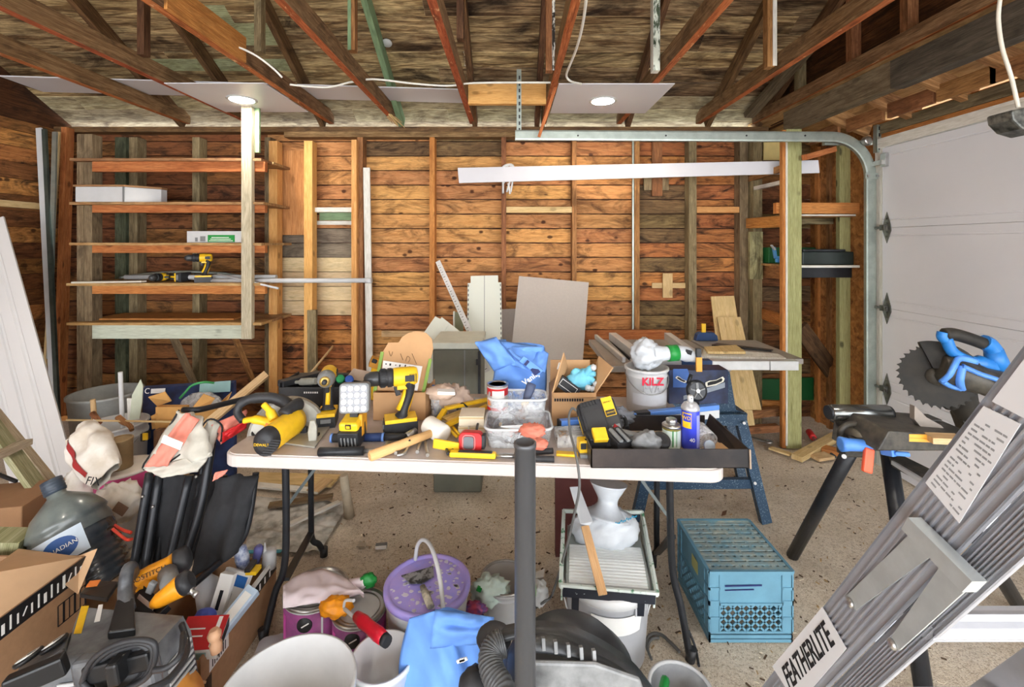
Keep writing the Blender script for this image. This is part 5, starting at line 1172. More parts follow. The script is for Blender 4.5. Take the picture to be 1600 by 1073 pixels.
m = MB(plain('grey_cord', (98, 98, 96), rough=.5)); wire(m, [P(900, 641, 1.74), P(894, 638, 1.73), P(889, 650, 1.70), P(891, 675, 1.66), P(898, 702, 1.58), P(904, 735, 1.535), P(905, 765, 1.53), P(898, 800, 1.56), P(886, 850, 1.62), P(864, 925, 1.7), P(850, 940, 1.66), G(832, 952)], .0045, 8, 8); single(m, 'charger_cable', 'grey charger cable hanging from the table front to the floor', 'cable')
# clear pack with yellow tape measures
t = thing('tape_measure', 'yellow tape measure in a torn clear pack left of the black tray', 'tape measure', TT(900, 712)); p = TT(914, 713)
m = MB(YEL); m.box(p + V((.0, .02, .034)), (.046, .05, .045), (0, 0, .1)); m.build('case', t, bevel=.006); m = MB(BLACK); m.box(p + V((-.006, -.0075, .04)), (.022, .004, .022), (0, 0, .1)); m.build('emblem', t, bevel=.004); m = MB(BLACK); m.box(p + V((.026, .02, .03)), (.012, .05, .03)); m.build('clip', t)
m = MB(GREYPL); m.box(p + V((.002, .005, .008)), (.044, .05, .014)); m.build('base', t, bevel=.003)
m = MB(YEL); m.bar(TT(869, 708, .006), TT(903, 710, .006), .03, .01); single(m, 'yellow_strip', 'yellow plastic strip lying left of the yellow tape measure', 'strip', bevel=.003)
m = MB(TRANSL); q = TT(892, 697); m.box(q + V((0, .03, .024)), (.11, .09, .046), (0, 0, .05)); m.m(plain('pack_card', (150, 120, 84), rough=.8)).box(q + V((-.02, .05, .02)), (.04, .02, .03)); single(m, 'clear_pack', 'clear plastic pack behind the yellow tape measure', 'package')
# things in the tray
def small(nm, lab, cat, p, parts, bevel=.003):
    t = thing(nm, lab, cat, p)
    for n_, mt, c, s_, r in parts: MB(mt).box(V(p) + V(c), s_, r).build(n_, t, bevel=bevel)
    return t
zb = TZ + .004
small('tool_battery', 'black tool battery with a yellow face in the black tray', 'battery', TT(942, 713, .02), (('case', BLACK, (0, .06, .03), (.09, .07, .05), (.1, 0, .1)), ('yellow_face', YEL, (-.004, .035, .062), (.052, .05, .02), (.6, 0, .1))))
small('tool_battery', 'grey-railed tool battery lying right of the yellow-faced one', 'battery', TT(972, 714, .03), (('case', BLACK, (0, .07, .03), (.07, .08, .045), (.3, 0, .5)), ('rail', GREYPL, (-.01, .05, .055), (.016, .07, .01), (.3, .2, .5)), ('rail', GREYPL, (.016, .055, .055), (.012, .07, .01), (.3, .2, .5))))
small('caliper', 'grey tool with a red tip lying in the middle of the tray', 'tool', TT(1000, 712, .035), (('body', GREYPL, (0, .10, .03), (.11, .035, .018), (0, .1, -.35)), ('red_tip', RED, (-.055, .13, .045), (.02, .03, .02), (0, .4, -.3)), ('arm', BLACK, (.03, .13, .02), (.12, .02, .015), (0, 0, .2))))
small('glue_tube', 'grey tube with a red cap in the tray left of the small can', 'tube', TT(1024, 712, .03), (('tube', GREYPL, (-.02, .06, .03), (.05, .05, .03), (.2, 0, .6)), ('red_cap', RED, (-.005, .05, .05), (.018, .018, .018), (0, 0, .5))))
m = MB(BLACK); c = V((PX(1040, 1.64), 1.64, TZ + .05)); m.lathe([(.014, -.012), (.032, -.012), (.034, 0), (.032, .012), (.014, .012)], c + V((-.01, .02, .004)), (.1, -.5, 1), 22); single(m, 'tape_roll', 'black tape roll lying in front of the small can', 'tape roll')
m = MB(plain('grey_bag', (140, 142, 144), rough=.5, var=.3)); m.blob(TT(1010, 690, .06), (.06, .04, .04), 24, 16, .25, 3, 8, fold=.3); single(m, 'grey_plastic_bag', 'crumpled grey plastic bag at the back of the black tray', 'plastic bag')
m = MB(BLACKC); m.blob(TT(965, 692, .045), (.12, .03, .02), 24, 12, .3, 3, 3); single(m, 'black_cloth', 'black cloth along the back of the tray under the charger', 'cloth')
c = TT(1055, 704, .004) + V((0, .04, 0)); t = thing('small_can', 'small white and green solvent can with silver screw top in the tray', 'can', c)
MB(plain('mint_label', (206, 222, 214), rough=.4, var=.06)).lathe([(.033, 0), (.0335, .004), (.0335, .076)], c, (0, 0, 1), 28).build('can_body', t)
m = MB(STEEL); m.lathe([(.0345, .074), (.035, .082), (.030, .086), (.018, .09)], c, (0, 0, 1), 28); m.build('can_top', t); MB(plain('olive_ring', (160, 150, 70), rough=.4, metal=.3)).lathe([(.034, .068), (.0345, .075), (.034, .078)], c, (0, 0, 1), 28, cap0=False, cap1=False).build('top_ring', t)
MB(STEEL).lathe([(.018, .088), (.02, .09), (.02, .104), (.014, .107)], c, (0, 0, 1), 20).build('screw_cap', t)
m = MB(GREENPL); m.box(c + V((-.006, -.0336, .04)), (.004, .001, .06)); m.box(c + V((.008, -.033, .04)), (.002, .001, .06)); m.build('green_line', t)
c = TT(1087, 708, .004) + V((0, .05, 0)); t = thing('spray_can', 'blue and yellow lubricant spray can with white nozzle in the tray', 'spray can', c)
SPB = plain('spray_blue', (58, 72, 204), rough=.3, var=.08, scale=24)
MB(SPB).lathe([(.031, 0), (.033, .003), (.033, .142), (.032, .146)], c, (0, 0, 1), 32).build('can_body', t)
MB(plain('grey_dome', (196, 198, 202), rough=.35, metal=.4)).lathe([(.033, .144), (.034, .148), (.033, .154), (.024, .168), (.012, .174)], c, (0, 0, 1), 32).build('dome', t)
m = MB(WHITE); m.lathe([(.011, .172), (.011, .192), (.007, .197)], c, (0, 0, 1), 18); m.m(INK).cyl(c + V((0, -.0105, .188)), c + V((0, -.012, .188)), .002, 8); m.build('nozzle', t)
def curved(c, r, th0, th1, z0, z1, mt, nm, par): 
    m = MB(mt); m.grid(lambda u, v: c + V((r * math.sin(th0 + (th1 - th0) * u), -r * math.cos(th0 + (th1 - th0) * u), z0 + (z1 - z0) * v)), 10, 3); return m.build(nm, par)
curved(c, .0334, -1.35, -.25, .082, .138, YEL, 'yellow_shield', t); curved(c, .0336, -1.2, -.3, .088, .134, SPB, 'shield_core', t); curved(c, .0338, -1.2, -.35, .088, .106, YEL, 'shield_base', t)
text('WD', frame(c + V((-.0245, -.024, .12)), (.72, -.7, 0), (0, 0, 1)), .019, YEL, t, lift=.0012); text('40', frame(c + V((-.006, -.0334, .04)), (1, -.15, 0), (0, 0, 1)), .02, PAPER, t, lift=.0012)
curved(c, .0334, .35, 1.0, .01, .13, plain('lilac_print', (150, 156, 226), rough=.35), 'side_print', t)
c = TT(1111, 700, .02) + V((0, .05, .012)); t = thing('clear_cup', 'clear plastic cup lying beside the spray can', 'cup', c); m = MB(TRANSL); m.lathe([(.038, 0), (.03, .07)], c + V((0, -.02, 0)), (-.1, .9, .3), 24, cap0=False); m.build('cup_body', t, solid=.0015); m = MB(plain('pale_blue_cap', (186, 206, 226), rough=.4)); m.lathe([(.02, -.004), (.02, .006)], c + V((.002, -.03, -.012)), (0, -1, .3), 20); m.build('cup_base', t)
m = MB(TRANSL); m.blob(TT(1068, 712, .02), (.05, .02, .014), 18, 10, .3, 3, 2); single(m, 'plastic_wrap', 'clear plastic wrap in front of the spray can', 'wrap')
m = MB(CARD); m.prism([(0, 0), (.13, 0), (.16, .1), (.03, .12)], TT(1110, 714, .006), (1, 0, 0), (0, 1, 0), (0, 0, .003)); single(m, 'cardboard_scrap', 'tan cardboard scrap lying in the right end of the tray', 'cardboard')
# black knob with spokes behind the spray can
m = MB(BLACKM); c = P(1088, 610, 2.02); d = V((.05, -1, .2)); _, s_, u = basis(d); 
t = thing('black_gauge', 'black five-spoke crank knob above the spray can', 'knob', c)
MB(BLACKM).lathe([(.036, -.01), (.046, -.006), (.047, .006), (.036, .012)], c, d, 28).build('wheel', t)
for k in range(5):
    a = 2 * PI * k / 5 + .3; MB(GREYPL).bar(c + d.normalized() * .012, c + d.normalized() * .012 + (s_ * math.cos(a) + u * math.sin(a)) * .034, .012, .006).build('spoke', t)
MB(STEEL).lathe([(.01, .01), (.008, .02)], c, d, 14).build('hub', t); MB(BLACKM).tube([P(1075, 600, 2.04), P(1080, 585, 2.05)], .009, 8).build('handle', t)
m = MB(BLACKM); m.tube([c + V((0, .03, -.03)), P(1092, 640, 2.05), TT(1092, 668)], .012, 8); m.build('crank_post', t)
# primer pail with bag
c = TT(1015, 645) + V((0, .05, 0)); Yk = c.y; t = thing('primer_pail', 'white paint primer pail with red lettering at the back of the table', 'pail', c); r_ = .093; h_ = .2
m = MB(WHITE); pail(m, c, r_, h_, .95); m.build('pail_body', t)
m = MB(STEEL); m.tube([c + V((r_ * 1.06 * math.cos(a), -r_ * 1.06 * abs(math.sin(a)), h_ * .86 - .075 * math.sin(a))) for a in [PI * k / 18 for k in range(19)]], .0025, 6); m.build('bail_handle', t)
text('KILZ', frame(c + V((0, -r_ * 1.0, .155)), (1, 0, 0), (0, 0, 1)), .048, plain('kilz_red', (206, 30, 60), rough=.4), t, lift=.003, bold=.0016); text('PVA', frame(c + V((0, -r_ * .99, .122)), (1, 0, 0), (0, 0, 1)), .046, plain('pva_grey', (168, 168, 170), rough=.4), t, lift=.002, bold=.001)
m = MB(PALEGREY if False else plain('label_grey', (206, 208, 212), rough=.5)); m.grid(lambda u, v: c + V((r_ * .985 * math.sin(-1 + 2 * u), -r_ * .985 * math.cos(-1 + 2 * u), .045 + .05 * v)), 14, 2); m.build('label_band', t)
BAGW = plain('white_plastic_bag', (200, 205, 210), rough=.35, var=.12, scale=20)
t = thing('plastic_bag', 'white plastic bag with green tape on its neck lying on the primer pail', 'plastic bag', c + V((0, 0, h_)))
m = MB(BAGW); m.blob(P(1010, 553, Yk - .01), (.082, .07, .075), 34, 22, .2, 2.2, 12, fold=.22, shape=lambda q, d: V((q.x, q.y, q.z * (1 - .25 * max(0, d.x))))); m.build('bag_body', t)
m = MB(BAGW); m.tube(smooth_path([P(1020, 553, Yk - .03), P(1040, 552, Yk - .03), P(1062, 551, Yk - .02), P(1075, 554, Yk), P(1090, 560, Yk)], 4), [.045, .042, .038, .035, .032, .032, .033, .034, .034, .035, .036, .036, .034, .03, .026, .022, .02], 14); m.build('bag_neck', t)
m = MB(GREENPL); m.tube([P(1043, 552, Yk - .03), P(1058, 551, Yk - .025)], .0375, 16); m.build('green_tape', t)
m = MB(INK); m.box(P(1076, 550, Yk - .045), (.03, .004, .02), (0, .3, 0)); m.build('print', t)
m = MB(BLACK); m.box(P(1091, 551, Yk - .03), (.02, .02, .04)); m.m(plain('amber_tool', (0, 0, 0))).box(P(1092, 569, Yk - .035), (.026, .012, .065)); m.build('clip', t)
m = MB(plain('grey_glove', (128, 132, 140), rough=.9, var=.3)); m.blob(TT(962, 650, .06), (.085, .05, .04), 28, 16, .3, 3, 21, fold=.4); m.m(BLACKC).tube(smooth_path([TT(945, 668, .05), TT(960, 655, .075), TT(975, 652, .07), TT(980, 668, .05)], 5), .008, 8); single(m, 'work_glove', 'dark grey work glove lying between the charger and the primer pail', 'glove')
# bags and tote behind the left middle
TOTE = plain('grey_green_tote', (112, 112, 98), rough=.5, var=.2, scale=6)
t = thing('storage_tote', 'grey-green storage tote with pale rim standing behind the table', 'tote', G(712, 720)); Y0 = 2.75
m = MB(TOTE); m.box2((PX(676, Y0), Y0, .3), (PX(752, Y0), Y0 + .35, PZ(546, Y0))); m.build('tote_body', t, bevel=.01); m = MB(CREAM if False else plain('pale_rim', (206, 210, 196), rough=.5)); m.box2((PX(674, Y0), Y0 - .01, PZ(545, Y0)), (PX(754, Y0), Y0 + .36, PZ(535, Y0))); m.build('rim', t, bevel=.004); m = MB(GREYPL); m.box2((PX(725, Y0), Y0 - .004, .4), (PX(727, Y0), Y0, PZ(547, Y0))); m.m(BLACK).box2((PX(747, Y0), Y0 - .012, .4), (PX(751, Y0), Y0, PZ(548, Y0))); m.box2((PX(744, Y0), Y0 - .02, PZ(569, Y0)), (PX(749, Y0), Y0, PZ(561, Y0))); m.build('strap', t)
m = MB(TOTE); m.box2((PX(676, Y0), Y0 + .02, 0), (PX(752, Y0), Y0 + .34, .295)); single(m, 'lower_tote', 'second tote carrying the grey-green storage tote', 'tote', bevel=.01)
BEI = plain('beige_bag_cloth', (196, 172, 154), rough=.85, var=.15, scale=14)
m = MB(BEI); m.blob(TT(706, 622, .075), (.10, .06, .07), 30, 20, .2, 2.6, 31, fold=.3); single(m, 'beige_bag', 'crumpled beige bag on the table behind the cardboard box', 'bag')
m = MB(BEI); m.m(plain('tan_paper', (206, 180, 160), rough=.9)).blob(TT(690, 612, .13), (.07, .05, .035), 24, 14, .25, 2.6, 32, fold=.3); m.m(PAPER).box(TT(697, 612, .17), (.07, .04, .012), (0, .1, .2)); single(m, 'brown_paper', 'crumpled tan paper with a white sheet on top behind the cardboard box', 'paper')
m = MB(RED); m.prism([(0, 0), (.07, 0), (.02, .07), (0, .07)], TT(692, 642, .02), (1, 0, 0), (0, .1, 1), (0, .02, 0)); single(m, 'red_scrap', 'red plastic wedge beside the clear cup and beige bag', 'plastic piece')
m = MB(WHITE); m.blob(TT(733, 633, .035), (.08, .05, .035), 24, 14, .2, 2.6, 33, flat0=TZ, fold=.3); m.m(BLACK).tube(smooth_path([TT(714, 640, .05), TT(722, 630, .07), TT(730, 636, .06)], 4), .004, 6); single(m, 'white_rag', 'white rag with dark cord behind the yellow square', 'rag')
t = thing('clear_cup', 'clear plastic container with small parts behind the mallet', 'cup', TT(683, 650)); c = TT(684, 650) ; m = MB(TRANSL); m.lathe([(.028, 0), (.034, .12)], c, (0, 0, 1), 24, cap1=False); m.build('cup_body', t, solid=.0015); m = MB(BLUE); m.cyl(c + V((-.01, 0, .01)), c + V((-.02, 0, .14)), .006, 8); m.build('pen', t)
# ================================================================ leaning sheets by the back wall
def sheet(nm, lab, cat, mt, q, th=.012, group=None, bevel=0, edge=None):
    "flat board over four corner points"
    n = (q[1] - q[0]).cross(q[3] - q[0]).normalized(); n = (n if n.z > 0 else -n) if abs(n.z) > .7 else (n if n.y > 0 else -n)
    m = MB(mt); m.hexa([q[0], q[1], q[1] + n * th, q[0] + n * th, q[3], q[2], q[2] + n * th, q[3] + n * th], L=(q[3] - q[0]).length)
    return single(m, nm, lab, cat, group=group, bevel=bevel)
GSHEET = plain('grey_sheet', (184, 176, 168), rough=.7, var=.05, scale=60); VINYL = plain('white_vinyl', (226, 230, 218), rough=.4, var=.03, scale=5)
sheet('grey_sheet', 'tall grey sheet with pale edges leaning on the back wall behind the glove carton', 'sheet', GSHEET, [G(781, 716), G(899, 716), P(920, 441, 3.72), P(811, 431, 3.74)], .02)
m = MB(WHITEW)
sheet('grey_sheet', 'narrow grey sheet partly hidden behind the tall grey sheet', 'sheet', GSHEET, [G(782, 705), G(830, 705), P(830, 481, 3.86), P(784, 483, 3.86)], .012)
t = thing('vinyl_soffit', 'pale ribbed vinyl soffit panel leaning on the back wall behind the blue bag', 'soffit panel', G(757, 700))
a, b = G(757, 702), P(757, 431, 3.82); d, s_, u = basis(b - a, (0, -1, .1)); w2 = .115
m = MB(VINYL); m.hexa([a - s_ * w2, a + s_ * w2, a + s_ * w2 + u * .01, a - s_ * w2 + u * .01, b - s_ * w2, b + s_ * w2, b + s_ * w2 + u * .01, b - s_ * w2 + u * .01]); m.build('panel', t)
for sg in (-1, 1):
    bb = a.lerp(b, .955); m = MB(VINYL); m.hexa([a + s_ * sg * w2, a + s_ * sg * (w2 + .025), a + s_ * sg * (w2 + .025) + u * .006, a + s_ * sg * w2 + u * .006, bb + s_ * sg * w2, bb + s_ * sg * (w2 + .025), bb + s_ * sg * (w2 + .025) + u * .006, bb + s_ * sg * w2 + u * .006]); m.build('nail_flange', t)
    m = MB(BLACK)
    for k in range(18): c = a.lerp(b, .42 + k * .03) + s_ * sg * (w2 + .018) + u * .0064; m.bar(c, c + d * .02, .006, .001, up=u)
    m.build('flange_slots', t)
m = MB(GREYPL); m.bar(a + u * .0102, b + u * .0102, .004, .001, up=u); m.build('centre_groove', t)
t = thing('steel_ruler', 'long white perforated straightedge leaning on the back wall', 'straightedge', P(760, 590, 3.2))
a, b = P(762, 580, 3.25), P(684, 408, 3.86); m = MB(plain('ruler_white', (222, 222, 220), rough=.4, metal=.2)); m.bar(a, b, .042, .006, up=(0, -1, .1)); m.build('blade', t)
m = MB(INK); d, s_, u = basis(b - a, (0, -1, .1))
for k in range(40): c = a.lerp(b, .02 + k * .024) + u * .0035; m.bar(c - s_ * .012, c - s_ * (.004 if k % 2 else -.004), .004, .001, up=u)
m.build('marks', t)
sheet('vinyl_offcut', 'pale vinyl channel offcut standing behind the storage tote', 'vinyl offcut', VINYL, [P(668, 532, 3.3), P(727, 532, 3.3), P(727, 524, 3.32), P(690, 495, 3.4)], .02)
m = MB(VINYL); m.bar(P(672, 528, 3.28), P(691, 500, 3.38), .12, .008, up=(0, -1, .4)); m.m(VINYL).box2(P(668, 740, 3.28), P(740, 529, 3.36)); single(m, 'vinyl_box', 'pale vinyl box section standing behind the storage tote', 'vinyl offcut')
m = MB(plain('olive_panel', (132, 134, 106), rough=.6)); m.box2(P(711, 640, 3.6), P(724, 487, 3.62)); m.m(VINYL).box2(P(708, 640, 3.59), P(711, 486, 3.62)); single(m, 'olive_sheet', 'narrow olive sheet with white edge behind the straightedge', 'panel')
m = MB(WHITEW); m.bar(G(579.5, 652) + V((0, -.01, 0)), P(573, 262, 3.87), .055, .02, up=(0, -1, 0)); single(m, 'white_trim_board', 'tall white trim board leaning on the wall right of the patched bay', 'trim board')
m = MB(GREYSTUD); m.bar(P(489, 650, 3.72), P(488, 484, 3.74), .07, .035, up=(0, -1, 0)); single(m, 'weathered_post', 'short weathered grey post standing in front of the middle pine stud', 'post')
m = MB(PALEW); m.cyl(P(478, 592, 2.5), P(520, 541, 2.9), .007, 8); single(m, 'thin_stick', 'thin pale stick slanting up behind the black tool case', 'stick')
sheet('plywood_offcut', 'taller plywood offcut leaning in the right corner behind the table saw', 'plywood', PALEW, [P(1135, 668, 3.4), P(1180, 668, 3.4), P(1147, 462, 3.8), P(1111, 463, 3.8)], .012, 'plywood offcuts')
sheet('plywood_offcut', 'shorter plywood offcut leaning in front of the taller one behind the table saw', 'plywood', PALEW, [P(1146, 640, 3.33), P(1190, 640, 3.33), P(1157, 495, 3.7), P(1121, 495, 3.7)], .012, 'plywood offcuts')
m = MB(ORANGE); m.bar(P(915, 524, 3.86), P(1040, 523, 3.86), .03, .09); single(m, 'wall_block', 'orange block across the wall behind the table saw', 'wood block')

# ================================================================ table saw
SPECK = plain('speckled_blue_paint', (44, 70, 94), rough=.5, var=.2, scale=150, c2=(132, 152, 164), lo=.36, hi=.41); SAWTOP = plain('saw_table_top', (160, 154, 146), rough=.45, metal=.3, var=.14, scale=16)
ALU = plain('aluminium_rail', (206, 208, 208), rough=.35, metal=.4, var=.1, scale=20)
zs = .86; t = thing('table_saw', 'blue and grey table saw on splayed legs behind the right end of the table', 'table saw', (1.1, 2.75, 0))
yf, yb = 2.47, 3.12
def slabm(x0, x1, y0, y1, z0, z1, mt, nm, bevel=.003): return MB(mt).box2((x0, y0, z0), (x1, y1, z1)).build(nm, t, bevel=bevel)
slabm(.525, .66, yf - .03, yb, zs - .035, zs, SAWTOP, 'left_wing'); slabm(.68, 1.20, yf + .02, yb, zs - .045, zs, SAWTOP, 'main_top'); slabm(1.22, 1.66, yf + .12, yb - .02, zs - .03, zs, SAWTOP, 'right_wing')
slabm(.67, .68, yf, yb, zs - .04, zs + .004, BLACKM, 'slot')
slabm(PX(985, yf), PX(1062, yf), yf - .03, yf + .02, PZ(577, yf), PZ(562, yf), ALU, 'front_rail'); slabm(PX(1062, yf), PX(1109, yf), yf - .034, yf + .02, PZ(578, yf), PZ(561, yf), plain('saw_navy', (36, 66, 112), rough=.45), 'rail_bracket'); slabm(PX(1109, yf), PX(1198, yf), yf - .03, yf + .02, PZ(576, yf), PZ(562, yf), ALU, 'front_rail'); slabm(PX(1199, yf), PX(1243, yf), yf - .03, yf + .02, PZ(576.5, yf), PZ(562, yf), ALU, 'rail_extension')
for q, w_, h_, nm in (((957, 518, 3.1), (1002, 566, 2.5)), .05, .05, 'rip_fence'), (((1043, 518, 3.1), (1090, 560, 2.5)), .045, .05, 'rip_fence'), (((931, 516, 3.14), (975, 568, 2.5)), .02, .03, 'side_bar'):
    a, b = P(*q[0]), P(*q[1]); a.z = b.z = zs + h_ / 2 + .001; m = MB(ALU); m.bar(a, b, w_, h_); m.build(nm, t, bevel=.003)
m = MB(SPECK); pl = [(1040, 580), (1140, 580), (1150, 640), (1168, 646), (1166, 664), (1030, 664)]; m.prism([((x - 1100) * 2.53 / F, (622 - y) * 2.53 / F) for x, y in pl], P(1100, 622, 2.53), (1, 0, 0), (0, 0, 1), (0, .45, 0)); m.build('cabinet', t)
for (x0, y0, Y0, x1, y1) in ((1155, 648, 2.5, 1196, 815), (1030, 650, 2.52, 994, 812), (1135, 640, 3.0, 1160, 752), (1040, 640, 3.0, 1010, 752)):
    a, b = P(x0, y0, Y0), G(x1, y1); m = MB(SPECK); m.bar(a, b, .055, .04, up=(0, -1, 0)); m.build('leg', t)
m = MB(SPECK); m.bar(P(1002, 756, 2.5), P(1176, 754, 2.5), .03, .05); m.build('cross_bar', t)
m = MB(SPECK); m.bar(P(1040, 656, 2.49), P(1166, 655, 2.49), .02, .06); m.build('cross_bar', t)
m = MB(STEEL)
for x, y in ((1163, 661), (1180, 755)): m.cyl(P(x, y, 2.45), P(x, y, 2.48), .008, 8)
m.build('bolt', t)
for nm, lab, cat, mt, q, hz in (('white_board', 'white board offcut lying on the right of the table saw', 'board', WHITEW, [(1096, 560), (1228, 563), (1215, 556), (1100, 548)], .004), ('oval_board', 'pale tan board lying on top of the white one on the table saw', 'board', PALEW, [(1106, 553), (1165, 553), (1150, 542), (1100, 545)], .022), ('dark_strip', 'dark strip lying across the back of the table saw', 'strip', BLACKM, [(1112, 540), (1205, 549), (1208, 547), (1120, 537)], .004)):
    p = [G(x, y, zs + hz) for x, y in q]; sheet(nm, lab, cat, mt, p, .014 if nm != 'dark_strip' else .006)
t = thing('push_block', 'dark blue push block with a yellow stick on the table saw', 'push block', G(1105, 534, zs)); p = G(1105, 533, zs)
m = MB(plain('saw_navy', (0, 0, 0))); m.prism([(-.075, 0), (.075, 0), (.07, .035), (.045, .055), (-.045, .055), (-.065, .04)], p + V((0, 0, .002)), (1, 0, 0), (0, 0, 1), (0, .05, 0)); m.build('block', t, bevel=.004)
m = MB(YEL); m.box(p + V((-.016, .02, .085)), (.028, .014, .06)); m.build('stick', t, bevel=.002)
# shoe box
t = thing('shoe_box', 'blue-grey box with a shoe picture on the table right of the primer pail', 'box', TT(1090, 640)); Yq = 2.2
m = MB(NAVY); x0, x1, zt4 = PX(1045, Yq), PX(1138, Yq), PZ(578, Yq); m.box2((x0, Yq, TZ), (x1, Yq + .1, zt4)); m.build('carton_body', t, bevel=.002)
m = MB(plain('mid_blue_print', (60, 104, 176), rough=.5, var=.3, scale=10)); m.prism([(0, 0), (.10, 0), (.07, .09), (0, .09)], (x0 + .02, Yq - .001, TZ + .08), (1, 0, 0), (0, 0, 1), (0, -.001, 0)); m.build('blue_print', t)
m = MB(plain('grey_print', (140, 150, 162), rough=.5)); m.prism([(0, 0), (.2, .06), (.2, .085), (.0, .02)], (x0 + .07, Yq - .002, TZ + .02), (1, 0, 0), (0, 0, 1), (0, -.001, 0)); m.build('grey_stripe', t)
def shoe(x, y, L, tilt, nm):
    m = MB(plain('shoe_white', (226, 222, 206), rough=.5)); q = [(-L, -.2 * L), (-.9 * L, .25 * L), (-.5 * L, .3 * L), (.2 * L, .18 * L), (.9 * L, .3 * L), (L, .05 * L), (.8 * L, -.2 * L), (0, -.3 * L)]
    c = P(x, y, Yq - .003); ax = (math.cos(tilt), 0, math.sin(tilt)); ay = (-math.sin(tilt), 0, math.cos(tilt)); m.prism(q, c, ax, ay, (0, -.001, 0)); m.m(INK).prism([(a_ * .78, b_ * .62 + .02 * L) for a_, b_ in q], c + V((0, -.0012, 0)), ax, ay, (0, -.001, 0)); m.build(nm, t)
shoe(1117, 597, .05, .3, 'shoe_picture'); shoe(1064, 593, .028, -.5, 'shoe_picture')
# ================================================================ alcove by the garage door
for px, Y, mt, w_, lab in ((1286, 3.86, ORANGE, .09, 'orange stud on the strand-board wall of the alcove'), (1322, 3.52, TREATED, .1, 'pale green-yellow stud on the strand-board wall beside the door track'), (1301, 3.72, OLDSTUD, .05, 'dark stud between the orange and the pale one in the alcove')):
    x = PX(px, Y); m = MB(mt); m.box2((x - w_ / 2, Y, .0), (min(x + w_ / 2, XO - .002), Y + .04, 2.34)); single(m, 'alcove_stud', lab, 'stud', group='alcove studs')
m = MB(ORANGE); m.box2((PX(1222.5, 3.375), 3.375, 0), (PX(1228.3, 3.375), 3.41, 2.36)); single(m, 'alcove_stud', 'orange-brown stud standing tight against the green-grey post', 'stud', group='alcove studs')
m = MB(GREYSTUD); m.box2((PX(1177, 3.84), 3.84, .0), (PX(1191, 3.84), 3.93, 2.45)); single(m, 'alcove_stud', 'weathered grey board stud at the plank wall corner', 'stud', group='alcove studs')
m = MB(wood('lichen_wood', (190, 184, 140), (150, 142, 100), (96, 84, 58), stain=.8)); m.box2((PX(1172, 3.8), 3.8, PZ(436, 3.8)), (PX(1192, 3.8), 3.83, PZ(362, 3.8))); single(m, 'lichen_board', 'short lichen-spotted board fixed on the corner stud', 'board')
def rail(nm, lab, cat, mt, x0, y0, x1, y1, w_, h_, Ya=3.93, Yb=3.42, group=None):
    m = MB(mt); m.bar(P(x0, y0, Ya), P(x1, y1, Yb), w_, h_); return single(m, nm, lab, cat, group=group)
rail('wood_batten', 'pale batten sloping between the corner stud and the post, under the long white board', 'batten', WHITEW, 1172, 296, 1226, 284, .03, .03)
rail('wood_batten', 'dark batten sloping just above the pale one by the post', 'batten', OLDSTUD, 1170, 280, 1226, 262, .03, .05)
rail('alcove_rail', 'orange rail carrying the upper alcove shelf left of the post', 'rail', ORANGE, 1166, 349, 1226, 346, .04, .085)
rail('alcove_rail', 'mottled brown rail carrying the middle alcove shelf left of the post', 'rail', OLDSTUD, 1191, 424, 1226, 426, .04, .10)
rail('alcove_rail', 'brown rail sloping low between the corner and the post', 'rail', ORANGE, 1188, 488, 1226, 502, .04, .085)
m = MB(ORANGE); m.box2((PX(1213, 3.42), 3.42, PZ(333.5, 3.42)), (XO - .006, 3.46, PZ(316.5, 3.42))); m.m(SHELFB).box2((XR, 3.46, PZ(338, 3.42)), (XO - .006, 3.9, PZ(334, 3.42))); m.m(WHITEW).box2((PX(1253, 3.42), 3.425, PZ(337, 3.42)), (PX(1338, 3.42), 3.44, PZ(335, 3.42))); single(m, 'alcove_shelf', 'upper alcove shelf with orange front board right of the post', 'shelf', group='alcove shelves')
m = MB(GREYSTUD); m.box2((XR, 3.70, PZ(350, 3.7)), (XO - .006, 3.74, PZ(338, 3.7))); single(m, 'alcove_batten', 'grey batten under the upper alcove shelf', 'batten')
zm = PZ(414, 3.42); m = MB(SHELFB); m.box2((XR - .02, 3.44, zm - .02), (XO - .006, 3.9, zm - .002)); m.m(WHITEW).box2((PX(1250, 3.42), 3.42, PZ(418, 3.42)), (XO - .006, 3.439, zm - .002)); m.m(BLACKM).box2((XR, 3.5, zm - .10), (XO - .006, 3.52, zm - .022)); single(m, 'alcove_shelf', 'middle alcove shelf with pale front edge holding a dark box', 'shelf', group='alcove shelves')
DKG = plain('dark_green_case', (40, 50, 46), rough=.4, var=.4, scale=12)
t = thing('dark_case', 'long dark plastic case on the middle alcove shelf', 'case', (2.35, 3.55, zm)); MB(DKG).box2((PX(1254, 3.46), 3.46, zm), (XO - .02, 3.7, zm + .10)).build('case_body', t, bevel=.006); MB(BLACKM).box2((PX(1254, 3.46), 3.45, zm + .101), (PX(1320, 3.46), 3.66, zm + .118)).build('lid', t, bevel=.004)
m = MB(GREENPL); m.m(plain('deep_green', (16, 84, 40), rough=.5)); m.box2((XR + .01, 3.74, zm), (PX(1275, 3.74), 3.88, zm + .13)); single(m, 'green_case', 'green case behind the dark case on the middle alcove shelf', 'case', bevel=.004)
t = thing('blue_tool', 'light blue plastic tool on the middle alcove shelf left of the post', 'tool', P(1214, 410, 3.5)); LB = plain('light_blue_plastic', (86, 160, 226), rough=.4)
m = MB(LB); m.box(P(1217, 405, 3.6), (.05, .03, .05)); m.bar(P(1212, 404, 3.6), P(1209, 386, 3.6), .03, .02); m.build('body', t, bevel=.005); m = MB(WHITE); m.bar(P(1211, 390, 3.58), P(1205, 383, 3.58), .02, .01); m.build('tip', t)
